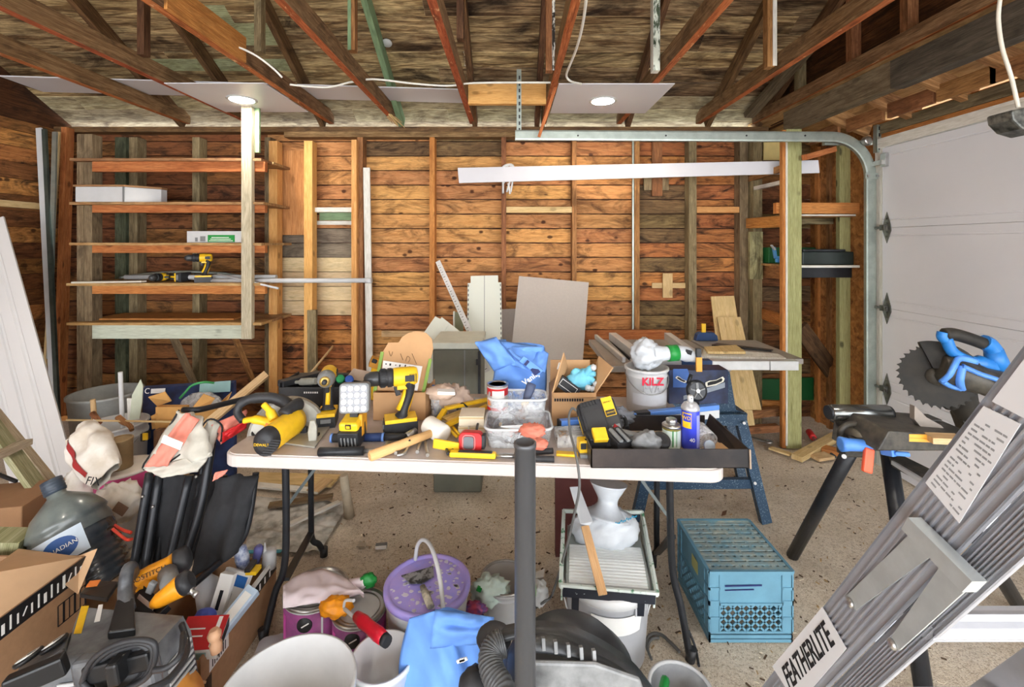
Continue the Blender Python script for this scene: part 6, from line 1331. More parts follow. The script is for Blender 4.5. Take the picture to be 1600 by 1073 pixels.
m = MB(plain('deep_green', (0, 0, 0))); m.box2((XR + .02, 3.95, PZ(625, 3.95)), (PX(1228, 3.95), 3.97, PZ(592, 3.95))); m.box2((PX(1228, 3.95), 3.95, PZ(625, 3.95)), (PX(1277, 3.95), 3.97, PZ(590, 3.95))); single(m, 'green_sheet', 'dark green sheet low on the alcove wall behind the post', 'panel')
m = MB(wood('dark_brace', (112, 84, 56), (84, 60, 38), (50, 34, 22), stain=.5)); m.bar(P(1250, 512, 3.6), P(1309, 592, 3.78), .13, .03, up=(0, -1, 0)); single(m, 'diagonal_board', 'dark wide board slanting down to the right behind the post', 'board')
m = MB(ORANGE); m.bar(P(1192, 632, 3.6), P(1228, 634, 3.5), .04, .07); single(m, 'alcove_sill', 'pale sill board low between the corner and the post', 'board')
m = MB(OLDSTUD); m.bar(P(1150, 650, 3.5), P(1224, 640, 3.5), .05, .06); m.bar(P(1150, 672, 3.4), P(1215, 668, 3.4), .05, .05); single(m, 'brown_timber', 'brown timbers stacked low behind the table saw leg', 'timber')
m = MB(plain('painted_glow', (250, 226, 150), rough=.7, var=.1)); m.box2((PX(1193, 3.93), 3.93, PZ(250, 3.93)), (PX(1226, 3.93), 3.94, PZ(222, 3.93))); single(m, 'glow_board', 'pale yellow patch painted as a glow high in the corner above the long white board', 'board')  # warm glow of a lit spot, put into the colour of a flat board
m = MB(ORANGE); m.bar((2.12, 3.3, PZ(246, 3.3)), (2.42, 3.42, PZ(232, 3.4)), .04, .04); single(m, 'orange_batten', 'orange batten rising behind the curved door track', 'batten')
# scraps on the floor by the post
def scrap(lab, mt, a, b, w_, h_, nm='wood_offcut'):
    m = MB(mt); p, q = G(*a), G(*b); m.bar(p + V((0, 0, h_ / 2 + .012)), q + V((0, 0, h_ / 2 + .012)), w_, h_); return single(m, nm, lab, 'wood offcut', group='wood offcuts by the post')
scrap('long pine offcut lying on the floor right of the post', PALEW, (1245, 722), (1312, 684), .07, .035); scrap('short pine offcut on the floor under the long one', PALEW, (1272, 720), (1296, 716), .08, .02); scrap('orange offcut on the floor beside the mitre saw stand', ORANGE, (1285, 706), (1325, 716), .09, .03); scrap('thin pale offcut on the floor left of the post', PALEW, (1203, 703), (1236, 714), .05, .012); scrap('brown offcut on the floor in front of the door track', OLDSTUD, (1310, 672), (1290, 656), .06, .02)
t = thing('bar_clamp', 'red-handled bar clamp lying on the floor right of the post', 'clamp', G(1272, 690)); m = MB(RED); m.cyl(G(1264, 680) + V((0, 0, .03)), G(1271, 690) + V((0, 0, .03)), .024, 12); m.build('handle', t, bevel=.004); m = MB(STEEL); m.cyl(G(1271, 690) + V((0, 0, .03)), G(1283, 700) + V((0, 0, .02)), .012, 10); m.build('screw', t); m = MB(BLACK); m.cyl(G(1283, 700) + V((0, 0, .02)), G(1305, 718) + V((0, 0, .02)), .009, 8); m.build('bar', t)
t = thing('wrench', 'steel wrench lying on the floor behind the table saw leg', 'wrench', G(1190, 690)); m = MB(STEEL); m.bar(G(1176, 688) + V((0, 0, .02)), G(1198, 694) + V((0, 0, .02)), .03, .01); m.build('shaft', t); m = MB(STEEL); m.lathe([(.014, -.006), (.03, -.006), (.03, .006), (.014, .006)], G(1201, 694) + V((0, 0, .02)), (0, 0, 1), 16, cap0=False, cap1=False); m.build('head', t)
# hanging work lamp
t = thing('hanging_lamp', 'black metal lamp hanging on a white cord at the upper right', 'hanging lamp', P(1594, 180, 1.5)); m = MB(plain('grey_white_cord', (206, 200, 186), rough=.6)); m.tube(smooth_path([P(1563, -4, 1.52), P(1560, 30, 1.52), P(1566, 75, 1.51), P(1580, 120, 1.5), P(1591, 168, 1.5)], 6), .006, 8); m.build('cord', t)
m = MB(plain('battered_black', (44, 46, 44), rough=.4, var=.5, metal=.4, scale=40, c2=(110, 110, 104))); m.prism([(-.035, .0), (.06, .02), (.07, -.05), (.05, -.075), (-.0, -.06), (-.03, -.03)], P(1597, 172, 1.48), (1, 0, .0), (0, 0, 1), (0, .08, 0)); m.build('shade', t, bevel=.006)

# ================================================================ mitre saw on its stand
DKM = plain('worn_black_metal', (42, 41, 39), rough=.5, metal=.1, var=.45, scale=30, c2=(74, 70, 62)); OLIVE = plain('dusty_dark_metal', (40, 36, 29), rough=.65, metal=.0, var=.5, scale=14, c2=(18, 17, 15)); BLUED = plain('saw_blue', (36, 116, 190), rough=.4, var=.12); BLUEP = plain('saw_light_blue', (84, 140, 220), rough=.4, var=.12)
t = thing('saw_stand', 'black folding mitre saw stand with a steel roller beside the garage door', 'saw stand', G(1300, 870)); Ym = 1.75
m = MB(plain('roller_steel', (120, 122, 120), rough=.22, metal=.85, var=.15)); a, b = P(1299, 644, Ym), P(1387, 645, Ym - .02); m.lathe([(.024, -.006), (.03, 0), (.03, (b - a).length), (.024, (b - a).length + .006)], a, b - a, 28); m.build('roller', t)
MB(BLACKM).cyl(a - V((.014, 0, 0)), a, .026, 18).build('roller_end', t); MB(BLACKM).cyl(b, b + V((.01, 0, 0)), .026, 18).build('roller_end', t)
m = MB(DKM); m.bar(P(1303, 655, Ym + .01), P(1388, 657, Ym), .05, .03); m.bar(P(1318, 660, Ym), P(1314, 690, Ym - .02), .05, .04); m.build('roller_bracket', t)
for q, r in (([(1322, 668, 1.72), (1366, 694, 1.6)], .022), ([(1388, 664, 1.78), (1378, 674, 1.7)], .024)):
    m = MB(plain('dusty_tube', (128, 120, 104), rough=.55, metal=.3, var=.3)); m.cyl(P(*q[0]), P(*q[1]), r, 14); m.build('extension_tube', t)
m = MB(DKM); m.tube(smooth_path([P(1312, 690, 1.7), P(1314, 672, 1.68), P(1330, 662, 1.68), P(1372, 664, 1.7)], 5), .01, 8); m.build('bent_bracket', t)
m = MB(DKM); m.box(P(1372, 690, 1.63), (.10, .06, .04)); m.bar(P(1355, 696, 1.66), P(1402, 698, 1.6), .05, .02); m.build('mount', t, bevel=.003)
for (x0, y0, Y0, x1, y1, Y1) in ((1333, 696, 1.72, 1238, 868, None), (1388, 704, 1.66, 1417, 900, 1.55), (1470, 745, 1.55, 1600, 960, None)):
    p = P(x0, y0, Y0); q = G(x1, y1) if Y1 is None else P(x1, y1, Y1)
    if Y1: q = p + (q - p) * ((p.z - .0) / (p.z - q.z))
    m = MB(BLACKM); m.tube([p, q], .026, 14); m.build('leg', t)
m = MB(DKM); m.box(P(1330, 700, 1.70), (.08, .05, .05)); m.build('leg_joint', t, bevel=.006); m = MB(STEEL); m.cyl(P(1319, 713, 1.66), P(1319, 713, 1.68), .008, 8); m.build('bolt', t)
m = MB(BLUEP); m.lathe([(.018, -.05), (.026, -.048), (.022, -.02), (.02, .04), (.014, .055)], P(1336, 695, 1.62), (1, -.1, -.02), 18); m.build('clamp_handle', t, label='blue clamp handle')
m = MB(BLUEP); m.bar(P(1378, 704, 1.6), P(1398, 708, 1.56), .022, .024); m.bar(P(1398, 708, 1.56), P(1422, 710, 1.54), .014, .014); m.build('clamp_handle', t, bevel=.004)
m = MB(plain('orange_red', (240, 96, 62), rough=.4)); m.bar(P(1358, 700, 1.6), P(1354, 738, 1.58), .034, .016, up=(0, -1, 0)); m.build('release_lever', t, label='orange-red release lever', bevel=.005)
m = MB(ALU); m.bar(P(1395, 722, 1.62), P(1470, 770, 1.45), .012, .014); m.m(DKM).bar(P(1392, 715, 1.66), P(1490, 765, 1.45), .06, .03); m.build('main_rail', t)
t = thing('mitre_saw', 'dusty blue mitre saw with raised toothed blade in front of the garage door', 'mitre saw', P(1430, 690, 1.6)); Yh = 1.62
m = MB(DKM); m.prism([(-.13, 0), (.22, 0), (.24, .045), (-.09, .07)], P(1430, 705, 1.55), (1, 0, 0), (0, 0, 1), (0, .22, 0)); m.build('base', t, bevel=.006)
m = MB(plain('amber_insert', (236, 170, 60), rough=.45, var=.1))
for k in range(2): m.bar(P(1396, 679 + 6 * k, 1.56), P(1452, 681 + 6 * k, 1.55), .012, .012)
m.build('kerf_insert', t); m = MB(PALEW); m.bar(P(1450, 684, 1.54), P(1500, 686, 1.52), .05, .02); m.build('insert_plate', t)
m = MB(DKM); m.box(P(1430, 665, 1.72), (.15, .06, .07)); m.build('left_fence', t, bevel=.004); m = MB(plain('grey_fence', (150, 140, 130), rough=.5, metal=.3)); m.prism([((x - 1450) * 1.62 / F, (670 - y) * 1.62 / F) for x, y in ((1429, 634), (1436, 640), (1448, 652), (1470, 664), (1487, 681), (1440, 668), (1429, 655))], P(1450, 670, 1.62), (1, 0, 0), (0, 0, 1), (0, .02, 0)); m.build('tall_fence', t)
# blade with teeth
cb = P(1463, 588, Yh); nb = V((-.55, -.8, .15)).normalized(); _, bs_, bu = basis(nb); NTH = 30
poly = []
for k in range(NTH):
    a0_ = 2 * PI * k / NTH; poly += [(.103 * math.cos(a0_), .103 * math.sin(a0_)), (.112 * math.cos(a0_ + .03), .112 * math.sin(a0_ + .03)), (.101 * math.cos(a0_ + .15), .101 * math.sin(a0_ + .15))]
m = MB(OLIVE); m.prism(poly, cb, bs_, bu, nb * .004); m.build('blade', t, label='dusty toothed blade')
m = MB(DKM); m.lathe([(.03, .004), (.03, .012), (.012, .016)], cb, nb, 20); m.build('arbor', t)
aa = [(.03, -.035), (.118, -.035), (.124, -.02), (.124, .022), (.03, .03)]; m = MB(OLIVE); rings = []
for k in range(17):
    th = .2 + 1.75 * k / 16; dr = bs_ * math.cos(th) * (1 if bs_.x > 0 else -1) + bu * math.sin(th); rings.append([m.vert(cb + dr * r + nb * h) for r, h in aa])
for k in range(16): m.skin(rings[k], rings[k + 1], k * .02, k * .02 + .02, smooth=False)
m.face(rings[0]); m.face(rings[-1][::-1]); m.build('upper_guard', t)
m = MB(DKM); a, b = P(1470, 574, Yh - .03), P(1552, 600, Yh - .08); m.lathe([(.04, 0), (.052, .01), (.052, .08), (.046, .12), (.05, .16), (.05, .20), (.03, .212)], a, b - a, 22); m.build('motor', t)
m = MB(BLUEP); d = (b - a).normalized(); u = V((0, 0, CZ)) - a; u = (u - d * u.dot(d)).normalized(); s_ = d.cross(u); s_ = s_ if s_.z > 0 else -s_
def mot(l, th, r=.055): return a + d * l + (s_ * math.sin(th) + u * math.cos(th)) * r
for q in ([(.0, -.9), (.004, -.3), (.01, .4), (.03, 1.1), (.08, 1.3)], [(.0, -.9), (.03, -1.2), (.06, -1.1)], [(.03, .5), (.08, .35), (.13, .3), (.145, -.1), (.15, -.6), (.19, -1.0)], [(.06, -1.1), (.035, -.4), (.03, .5)]):
    m.tube(smooth_path([mot(*p) for p in q], 4), .012, 8, flat=.7)
m.build('blue_trim', t)
m = MB(BLUED); hp = [P(x, y, Yh - .05) for x, y in ((1478, 528), (1487, 548), (1505, 560), (1528, 566), (1552, 574), (1562, 570), (1556, 555), (1547, 540), (1536, 534))]; m.tube(smooth_path(hp, 5), [.018] * 15 + [.026] * 26, 10); m.m(BLUED).tube([P(1552, 545, Yh - .05), P(1560, 576, Yh - .05)], [.026, .034], 10); m.build('handle_frame', t)
m = MB(OLIVE); m.tube(smooth_path([P(1474, 522, Yh - .05), P(1490, 522, Yh - .05), P(1515, 529, Yh - .05), P(1540, 538, Yh - .05)], 5), [.014] + [.021] * 14 + [.02], 12); m.build('grip', t, label='dark rubber grip'); m = MB(BLUED); m.tube(smooth_path([P(1473, 519, Yh - .05), P(1472, 527, Yh - .05), P(1480, 532, Yh - .05)], 4), .016, 10); m.build('grip_nose', t)
m = MB(OLIVE); m.tube(smooth_path([P(1480, 612, Yh), P(1484, 628, Yh + .02), P(1492, 620, Yh + .04), P(1505, 612, Yh + .05)], 4), [.03] * 5 + [.02] * 5 + [.034] * 3, 10); m.tube(smooth_path([P(1500, 600, Yh + .05), P(1505, 630, Yh + .07), P(1520, 650, Yh + .10)], 4), .045, 12); m.build('pivot_arm', t)
m = MB(DKM); m.bar(P(1510, 640, Yh + .12), P(1530, 690, Yh + .05), .08, .06); m.build('column', t)
# ================================================================ floor under and in front of the table
# maroon board, paint tray on its pail
MAROON = plain('maroon_board', (92, 46, 42), rough=.6, var=.2)
m = MB(MAROON); m.box2((PX(868, 2.2), 2.2, .0), (PX(938, 2.2), 2.24, TZ - .06)); single(m, 'maroon_board', 'dark maroon board standing under the table behind the paint tray', 'board')
GPAIL = plain('grey_pail_plastic', (190, 192, 196), rough=.45, var=.06)
c = V((PX(948, 1.71), 1.71, .0)); t = thing('grey_pail', 'pale grey lidded pail carrying the paint tray', 'pail', c)
m = MB(GPAIL); m.lathe([(.135, .004), (.138, .01), (.155, .25), (.160, .255), (.160, .268)], c, (0, 0, 1), 44); m.build('pail_body', t); m = MB(FROST); m.lathe([(.161, .262), (.166, .264), (.166, .288), (.158, .296), (.14, .292), (.135, .284)], c, (0, 0, 1), 44); m.build('lid', t)
m = MB(PAPER); m.grid(lambda u, v: c + V(((.149 + .010 * v) * math.sin(-.55 + 1.2 * u), -(.149 + .010 * v) * math.cos(-.55 + 1.2 * u), .165 + .07 * v)), 14, 2); m.build('label', t)
m = MB(GPAIL)
for k in range(6): a = .45 + k * .07; m.box(c + V((.161 * math.sin(a), -.161 * math.cos(a), .25)), (.006, .006, .035), (0, 0, a))
m.build('lid_ribs', t)
m = MB(WHITE); m.tube([c + V((.168 * math.cos(a), -.168 * abs(math.sin(a)) * .35, .25 - .2 * math.sin(a))) for a in [PI * k / 16 for k in range(17)]], .003, 6); m.build('bail_handle', t)
fl_, fr_, bl_, br_ = P(875, 915, 1.56), P(1028, 928, 1.56), P(880, 798, 1.93), P(1004, 800, 1.93)
t = thing('paint_tray', 'white ribbed paint tray with green-stained edge lying on the grey pail', 'paint tray', (fl_ + br_) / 2)
TRAYW = plain('tray_white', (232, 236, 234), rough=.4, var=.06); GSTAIN = plain('green_stained_white', (214, 224, 216), rough=.5, c2=(70, 130, 92), scale=34, lo=.36, hi=.44)
def tr(u, v, h=0.0):
    p = fl_.lerp(fr_, u).lerp(bl_.lerp(br_, u), v); return p + V((0, -.2, 1)) * h
well = -.055
m = MB(plain('tray_grey', (176, 184, 182), rough=.5))
def trayz(v): return -.012 - (.05 * max(0, (v - .55) / .45) if v < .97 else 0.0)
m.grid(lambda u, v: tr(.06 + .88 * u, .05 + .9 * v, -.014 - .06 * max(0, v - .35)), 8, 12); m.build('tray_floor', t)
m = MB(TRAYW)
for k in range(14): v = .07 + k * .036; m.bar(tr(.09, v, -.010 - .06 * max(0, v - .35)), tr(.91, v, -.010 - .06 * max(0, v - .35)), .011, .012)
m.build('ribs', t)
m = MB(GSTAIN); 
for q in (((0, 0), (1, 0)), ((1, 0), (1, 1)), ((1, 1), (0, 1)), ((0, 1), (0, 0))): m.bar(tr(*q[0]), tr(*q[1]), .009, .014)
for u0 in (.02, .98): m.hexa([tr(u0 - .01, .03, -.07), tr(u0 + .01, .03, -.07), tr(u0 + .01, .03, 0), tr(u0 - .01, .03, 0), tr(u0 - .01, .98, -.09), tr(u0 + .01, .98, -.09), tr(u0 + .01, .98, 0), tr(u0 - .01, .98, 0)])
m.build('tray_rim', t)
m = MB(plain('paint_spotted_black', (30, 34, 44), rough=.5, c2=(200, 206, 204), scale=60, lo=.3, hi=.34)); m.bar(tr(.03, -.012, -.016), tr(.97, -.012, -.016), .012, .03); m.build('front_lip', t)
for u0 in (.16, .83): MB(plain('paint_spotted_black', (0, 0, 0))).bar(tr(u0, -.012, -.02), tr(u0, -.014, -.085), .024, .01, up=(0, -1, 0)).build('tray_foot', t)
t = thing('white_bag', 'tied white plastic bag with blue print lying in the paint tray', 'plastic bag', tr(.55, .75)); c = tr(.54, .72, .05)
m = MB(BAGW); m.blob(P(945, 826, 1.82), (.142, .085, .085), 44, 28, .10, 2.2, 41, fold=.12); m.build('bag_body', t)
m = MB(BAGW); m.tube(smooth_path([P(947, 806, 1.82), P(949, 790, 1.83), P(950, 774, 1.84), P(951, 754, 1.85)], 4), [.10, .085, .068, .054, .045, .04, .039, .041, .046, .054, .062, .07, .076], 20); m.build('bag_neck', t)
m = MB(plain('teal_ink', (40, 140, 176), rough=.5))
for k in range(12): p = P(962 + k * 2.9, 817 - k * 1.15 + (2 if k % 3 else 0), 1.735); m.box(p, (.0045, .0015, .008), (.2, .3 + R.uniform(-.3, .3), 0))
m.build('blue_print', t)
t = thing('stir_paddle', 'wooden stir stick with a grey metal blade lying across the paint tray', 'stir stick', P(930, 880, 1.66)); m = MB(wood('stir_wood', (224, 186, 136), (214, 172, 120), (186, 140, 90), knots=0, stain=.1, var=.05)); a, b, e = P(914, 822, 1.72), P(942, 929, 1.53), P(894, 764, 1.80); m.bar(a, b, .03, .008, up=(0, -.6, 1)); m.build('handle', t)
m = MB(plain('grey_blade', (180, 184, 188), rough=.35, metal=.5, var=.1)); q = [P(890, 764, 1.79), P(905, 763, 1.79), P(926, 818, 1.715), P(921, 824, 1.71), P(907, 822, 1.715)]; m.face([m.vert(p + V((0, 0, .008))) for p in q]); m.build('blade', t, solid=.003)
# purple-lidded pail
c = V((PX(668, 1.68), 1.68, 0)); r_, h_ = .152, .265; t = thing('purple_lid_pail', 'white pail with a paint-stained purple lid and a raised white handle', 'pail', c)
m = MB(WHITE); m.lathe([(.125, .004), (.128, .01), (r_ - .004, h_ - .045), (r_, h_ - .04), (r_, h_ - .012)], c, (0, 0, 1), 44); m.build('pail_body', t)
LAV = plain('lavender_lid', (156, 152, 232), rough=.4, var=.08, scale=9, c2=(184, 160, 222)); m = MB(LAV); m.lathe([(r_ + .003, h_ - .022), (r_ + .006, h_ - .02), (r_ + .006, h_ - .002), (r_ - .002, h_ + .002), (r_ - .012, h_ - .001), (r_ - .016, h_ - .006)], c, (0, 0, 1), 44); m.build('lid', t)
SPL = plain('splashed_paint', (226, 222, 236), rough=.5); m = MB(SPL)
for k in range(110):
    a, rr = R.uniform(0, 2 * PI), r_ * .86 * R.random() ** .5; p = c + V((rr * math.cos(a), rr * math.sin(a), h_ - .0055)); n_ = 6; q = []
    s0 = R.uniform(.002, .013)
    if (p - c).x < -.02 and (p - c).y > .02: continue
    m.prism([(s0 * R.uniform(.5, 1.2) * math.cos(2 * PI * j / n_), s0 * R.uniform(.4, 1) * math.sin(2 * PI * j / n_)) for j in range(n_)], p, (1, 0, 0), (0, 1, 0), (0, 0, .0008))
m.build('paint_stain', t)
m = MB(PAPER); m.grid(lambda u, v: c + V(((.136 + .010 * v) * math.sin(-.75 + 1.2 * u), -(.136 + .010 * v) * math.cos(-.75 + 1.2 * u), .085 + .09 * v)), 14, 2); m.build('label', t)
m = MB(INK); 
for k in range(4): m.box(c + V((-.01 + .0 * k, -.147, .16 - .014 * k)), (.05 - .008 * k, .001, .003))
m.build('label_print', t)
hp = [P(649, 874, 1.80), P(652, 853, 1.79), P(660, 843, 1.76), P(671, 850, 1.70), P(681, 875, 1.62), P(689, 915, 1.55), P(693, 962, 1.50)]
m = MB(WHITE); m.tube(smooth_path(hp, 6), .0075, 10); m.build('bail_handle', t)
t = thing('drywall_knife', 'paint-caked taping knife lying on the purple lid', 'taping knife', c + V((0, 0, h_))); zz = h_ - .002
m = MB(plain('caked_steel', (170, 172, 172), rough=.5, metal=.4, c2=(66, 66, 64), scale=26, lo=.45, hi=.55)); q = [G(627, 902, zz), G(677, 887, zz), G(678, 903, zz), G(659, 914, zz), G(642, 914, zz)]; m.face([m.vert(p + V((0, 0, .006))) for p in q]); m.build('blade', t, solid=.004)
m = MB(plain('caked_handle', (206, 200, 180), rough=.7, c2=(110, 110, 104), scale=30)); m.tube([G(660, 915, zz + .008), G(666, 930, zz + .012), G(673, 948, zz + .012)], [.010, .014, .013], 10, flat=.6); m.build('handle', t)
# two pink paint cans
PINK = plain('magenta_label', (178, 84, 152), rough=.35, var=.25, scale=9, c2=(130, 74, 120)); PINKH = plain('hot_pink_print', (230, 90, 190), rough=.35)
def paint_can(lab, px, Y, r, h, tilt):
    c = V((PX(px, Y), Y, .004)); t = thing('paint_can', lab, 'paint can', c, group='pink paint cans')
    MB(PINK).lathe([(r, 0), (r, h - .016)], c, (0, 0, 1), 40).build('label', t); MB(WHITE).lathe([(r + .001, h - .016), (r + .003, h - .008)], c, (0, 0, 1), 40, cap0=False).build('can_top', t)
    m = MB(STEEL); m.lathe([(r + .003, h - .01), (r + .005, h - .004), (r + .003, h), (r - .006, h), (r - .009, h - .008), (r - .02, h - .009), (r - .022, h - .004), (r - .026, h - .012)], c, (0, 0, 1), 40, cap0=False); m.build('rim', t)
    m = MB(BLACK); a = .05 + tilt; o = c + V((r * math.sin(a), -r * math.cos(a), h * .74)); m.lathe([(.001, .002), (.026, .002), (.027, -.003)], o, (math.sin(a), -math.cos(a), 0), 20); em_ = m.build('emblem', t)
    m = MB(PAPER); m.box(o + V((.004, -.0035, .002)), (.03, .001, .004), (0, -.5, a)); m.build('emblem_mark', em_)
    m = MB(PINKH)
    for th in (-1.0, 1.1): m.grid(lambda u, v: c + V(((r + .0012) * math.sin(a + th + .25 * u), -(r + .0012) * math.cos(a + th + .25 * u), .01 + (h - .05) * v)), 4, 2)
    m.build('bright_stripe', t)
    m = MB(FROST); m.grid(lambda u, v: c + V(((r + .0016) * math.sin(a + .5 + .06 * u), -(r + .0016) * math.cos(a + .5 + .06 * u), .0 + (h - .03) * v)), 2, 2); m.build('pale_stripe', t)
    return c
paint_can('pink-labelled paint can on the left, half covered by a white plastic bag', 494, 1.735, .112, .20, .0); paint_can('pink-labelled paint can on the right with its grey lid showing', 562, 1.665, .094, .185, -.0)
t = thing('plastic_bag', 'pink-white plastic bag tied with green tape lying over the left pink paint can', 'plastic bag', P(510, 920, 1.8)); PBAG = plain('pale_pink_bag', (240, 226, 232), rough=.35, var=.08, scale=14)
m = MB(PBAG); 
def pb(u, v):
    x = 442 + 126 * u; top = 932 - 42 * math.sin(PI * min(1, u * .9 + .1)) ** .8; bot = 950 - 6 * math.sin(PI * u) - 26 * u ** 3; p = G(x, top + (bot - top) * v, .212 + .02 * math.sin(PI * v))
    return p + V((0, 0, .012 * noise.noise(V((u * 7, v * 4, 2)))))
m.grid(pb, 24, 14); m.build('bag_body', t, solid=.004); m = MB(GREENPL); m.blob(G(576, 907, .23), (.03, .02, .026), 16, 12, .25, 3, 6); m.build('green_tape', t); m = MB(PBAG); m.tube(smooth_path([P(548, 918, 1.76), P(562, 912, 1.74), P(572, 908, 1.73)], 4), [.03, .028, .026, .024, .022, .02, .018, .018, .018], 10); m.build('bag_neck', t)
t = thing('taped_roller', 'paint roller wrapped in orange and red plastic lying on the pink paint cans', 'paint roller', P(560, 965, 1.55)); m = MB(plain('orange_wrap', (250, 160, 30), rough=.35, var=.15, scale=18)); m.blob(P(526, 948, 1.62), (.062, .04, .03), 26, 16, .25, 2.6, 51, fold=.2); m.build('orange_wrap', t)
m = MB(plain('red_wrap', (216, 30, 52), rough=.3, var=.2, scale=22)); a, b = P(557, 962, 1.56), P(600, 998, 1.46); m.tube([a, a.lerp(b, .25), a.lerp(b, .5), a.lerp(b, .8), b], [.016, .021, .019, .022, .019], 12); m.build('red_wrap', t); m = MB(BLACK); m.tube([b, b.lerp(a, -.12)], [.019, .018], 12); m.build('handle_end', t)
m = MB(WHITE); m.tube(smooth_path([P(537, 950, 1.6), P(540, 938, 1.6), P(553, 938, 1.58)], 4), .005, 8); m.tube([P(537, 950, 1.6), P(556, 966, 1.55)], .006, 8); m.build('roller_frame', t)
# foreground pails
c = V((PX(449, 1.2), 1.2, .0)); t = thing('large_white_pail', 'large empty white pail at the bottom of the picture', 'pail', c); m = MB(WHITE); r_ = .168; h_ = .34
m.lathe([(.14, .004), (r_ - .006, h_ - .03), (r_ + .004, h_ - .028), (r_ + .006, h_ - .004), (r_ + .004, h_), (r_ - .004, h_), (.136, .01)], c, (0, 0, 1), 56); m.build('pail_body', t)
c = V((PX(598, 1.44), 1.44, .0)); t = thing('small_white_pail', 'small milky white pail with crumpled film inside beside the large pail', 'pail', c); m = MB(FROST); r_ = .095; h_ = .21
m.lathe([(.08, .004), (r_ - .003, h_ - .02), (r_ + .003, h_ - .018), (r_ + .004, h_), (r_ - .003, h_), (.077, .01)], c, (0, 0, 1), 44); m.build('pail_body', t)
m = MB(TRANSL); m.blob(c + V((-.02, -.02, .07)), (.055, .05, .05), 22, 16, .3, 3, 61, fold=.2); single(m, 'crumpled_film', 'crumpled clear film inside the small white pail', 'plastic film')
m = MB(GPAIL); m.prism(rrect(.12, .10, .02), G(392, 1040, .03), (1, .3, 0), (-.2, 1, 0), (0, 0, .012)); single(m, 'grey_tray', 'pale grey tray edge between the carton and the large white pail', 'tray')
# second blue bag
t = thing('blue_bag', 'bright blue bag lying on the floor beside the purple-lidded pail', 'bag', P(705, 1020, 1.36))
def bb(u, v):
    Lx = 632 + 22 * v ** 2 + 8 * (1 - v); Rx = 772 - 10 * v; py = 948 + 20 * abs(2 * u - .9) + (1150 - 948) * v; x = Lx + (Rx - Lx) * u; x += -18 * math.sin(PI * v) * (1 - u)
    Y = 1.42 - .06 * math.sin(PI * u) - .04 * v + .045 * noise.noise(V((u * 2.6, v * 2.2, 4))) + .03 * abs(noise.noise(V((u * 5 - v * 3, v * 2, 8))))
    return P(x, py, Y)
m = MB(BAGB); m.grid(bb, 30, 30); m.build('bag_body', t, solid=.004)
m = MB(BAGB); m.grid(lambda u, v: P(680 + 92 * u - 8 * v, 952 + 12 * u + 60 * v - 20 * v * u, 1.345 - .03 * math.sin(PI * v) + .02 * noise.noise(V((u * 4, v * 4, 1)))), 16, 14); m.build('bag_flap', t, solid=.004)
m = MB(PAPER)
for k in range(3): m.bar(P(714 + 4 * k, 1034 - k, 1.27), P(722 + 4 * k, 1030 - k, 1.27), .004, .008)
m.build('white_print', t)
# small open pail and wrappers behind the upright pipe
c = V((PX(790, 1.83), 1.83, .0)); t = thing('paint_can', 'white paint pail filled with plastic wrap behind the upright pipe', 'paint can', c); m = MB(WHITE); pail(m, c, .095, .17, .92); m.build('pail_body', t); m = MB(STEEL); m.tube([c + V((.098 * math.cos(a), .098 * math.sin(a), .172)) for a in [2 * PI * k / 28 for k in range(28)]], .006, 8, closed=True); m.build('rim', t)
t = thing('plastic_wrap', 'crumpled pale green plastic spilling out of the pail behind the upright pipe', 'plastic wrap', c + V((0, 0, .17))); m = MB(plain('pale_green_wrap', (212, 232, 222), rough=.3, var=.12, scale=20)); m.blob(c + V((-.06, -.05, .16)), (.085, .06, .055), 30, 20, .3, 2.8, 71, fold=.35); m.build('wrap', t); m = MB(GREENPL); m.box(c + V((-.10, -.085, .19)), (.018, .01, .016), (0, .4, 0)); m.build('green_patch', t)
m = MB(plain('foil_wrapper', (76, 84, 150), rough=.3, metal=.4, c2=(180, 70, 90), scale=26)); m.blob(P(742, 952, 1.7), (.05, .03, .03), 22, 14, .35, 3, 72, fold=.4); single(m, 'foil_wrapper', 'crumpled blue and red foil wrapper beside the blue floor bag', 'wrapper')
m = MB(WHITE); m.blob(P(842, 926, 1.72), (.04, .035, .05), 20, 14, .25, 2.6, 73, fold=.25); m.m(plain('lime_print', (110, 190, 50), rough=.4)).box(P(834, 922, 1.685), (.016, .004, .04)); single(m, 'white_wrapper', 'white wrapper with lime print right of the upright pipe', 'wrapper')
m = MB(PAPER); m.prism([(0, 0), (.05, .01), (.06, .05), (.01, .03)], G(832, 905), (1, 0, 0), (0, 1, .2), (0, 0, .004)); single(m, 'paper_scrap', 'small white paper scrap on the floor right of the upright pipe', 'paper')
m = MB(BLACK); m.box(G(858, 972) + V((0, 0, .016)), (.03, .02, .03)); single(m, 'black_clip', 'small black clip on the floor beside the grey pail', 'clip')
# upright pipe
m = MB(plain('dark_pipe', (96, 98, 102), rough=.35, metal=.45, var=.12, scale=6)); x = PX(820.5, .97); m.lathe([(.0225, 0), (.0225, PZ(697, .97)), (.0243, PZ(697, .97)), (.0243, PZ(691, .97)), (.022, PZ(690, .97)), (.0195, PZ(691, .97)), (.0195, PZ(720, .97))], (x, .97, 0), (0, 0, 1), 36); single(m, 'vacuum_pipe', 'dark grey vacuum pipe standing upright in front of the table', 'pipe')
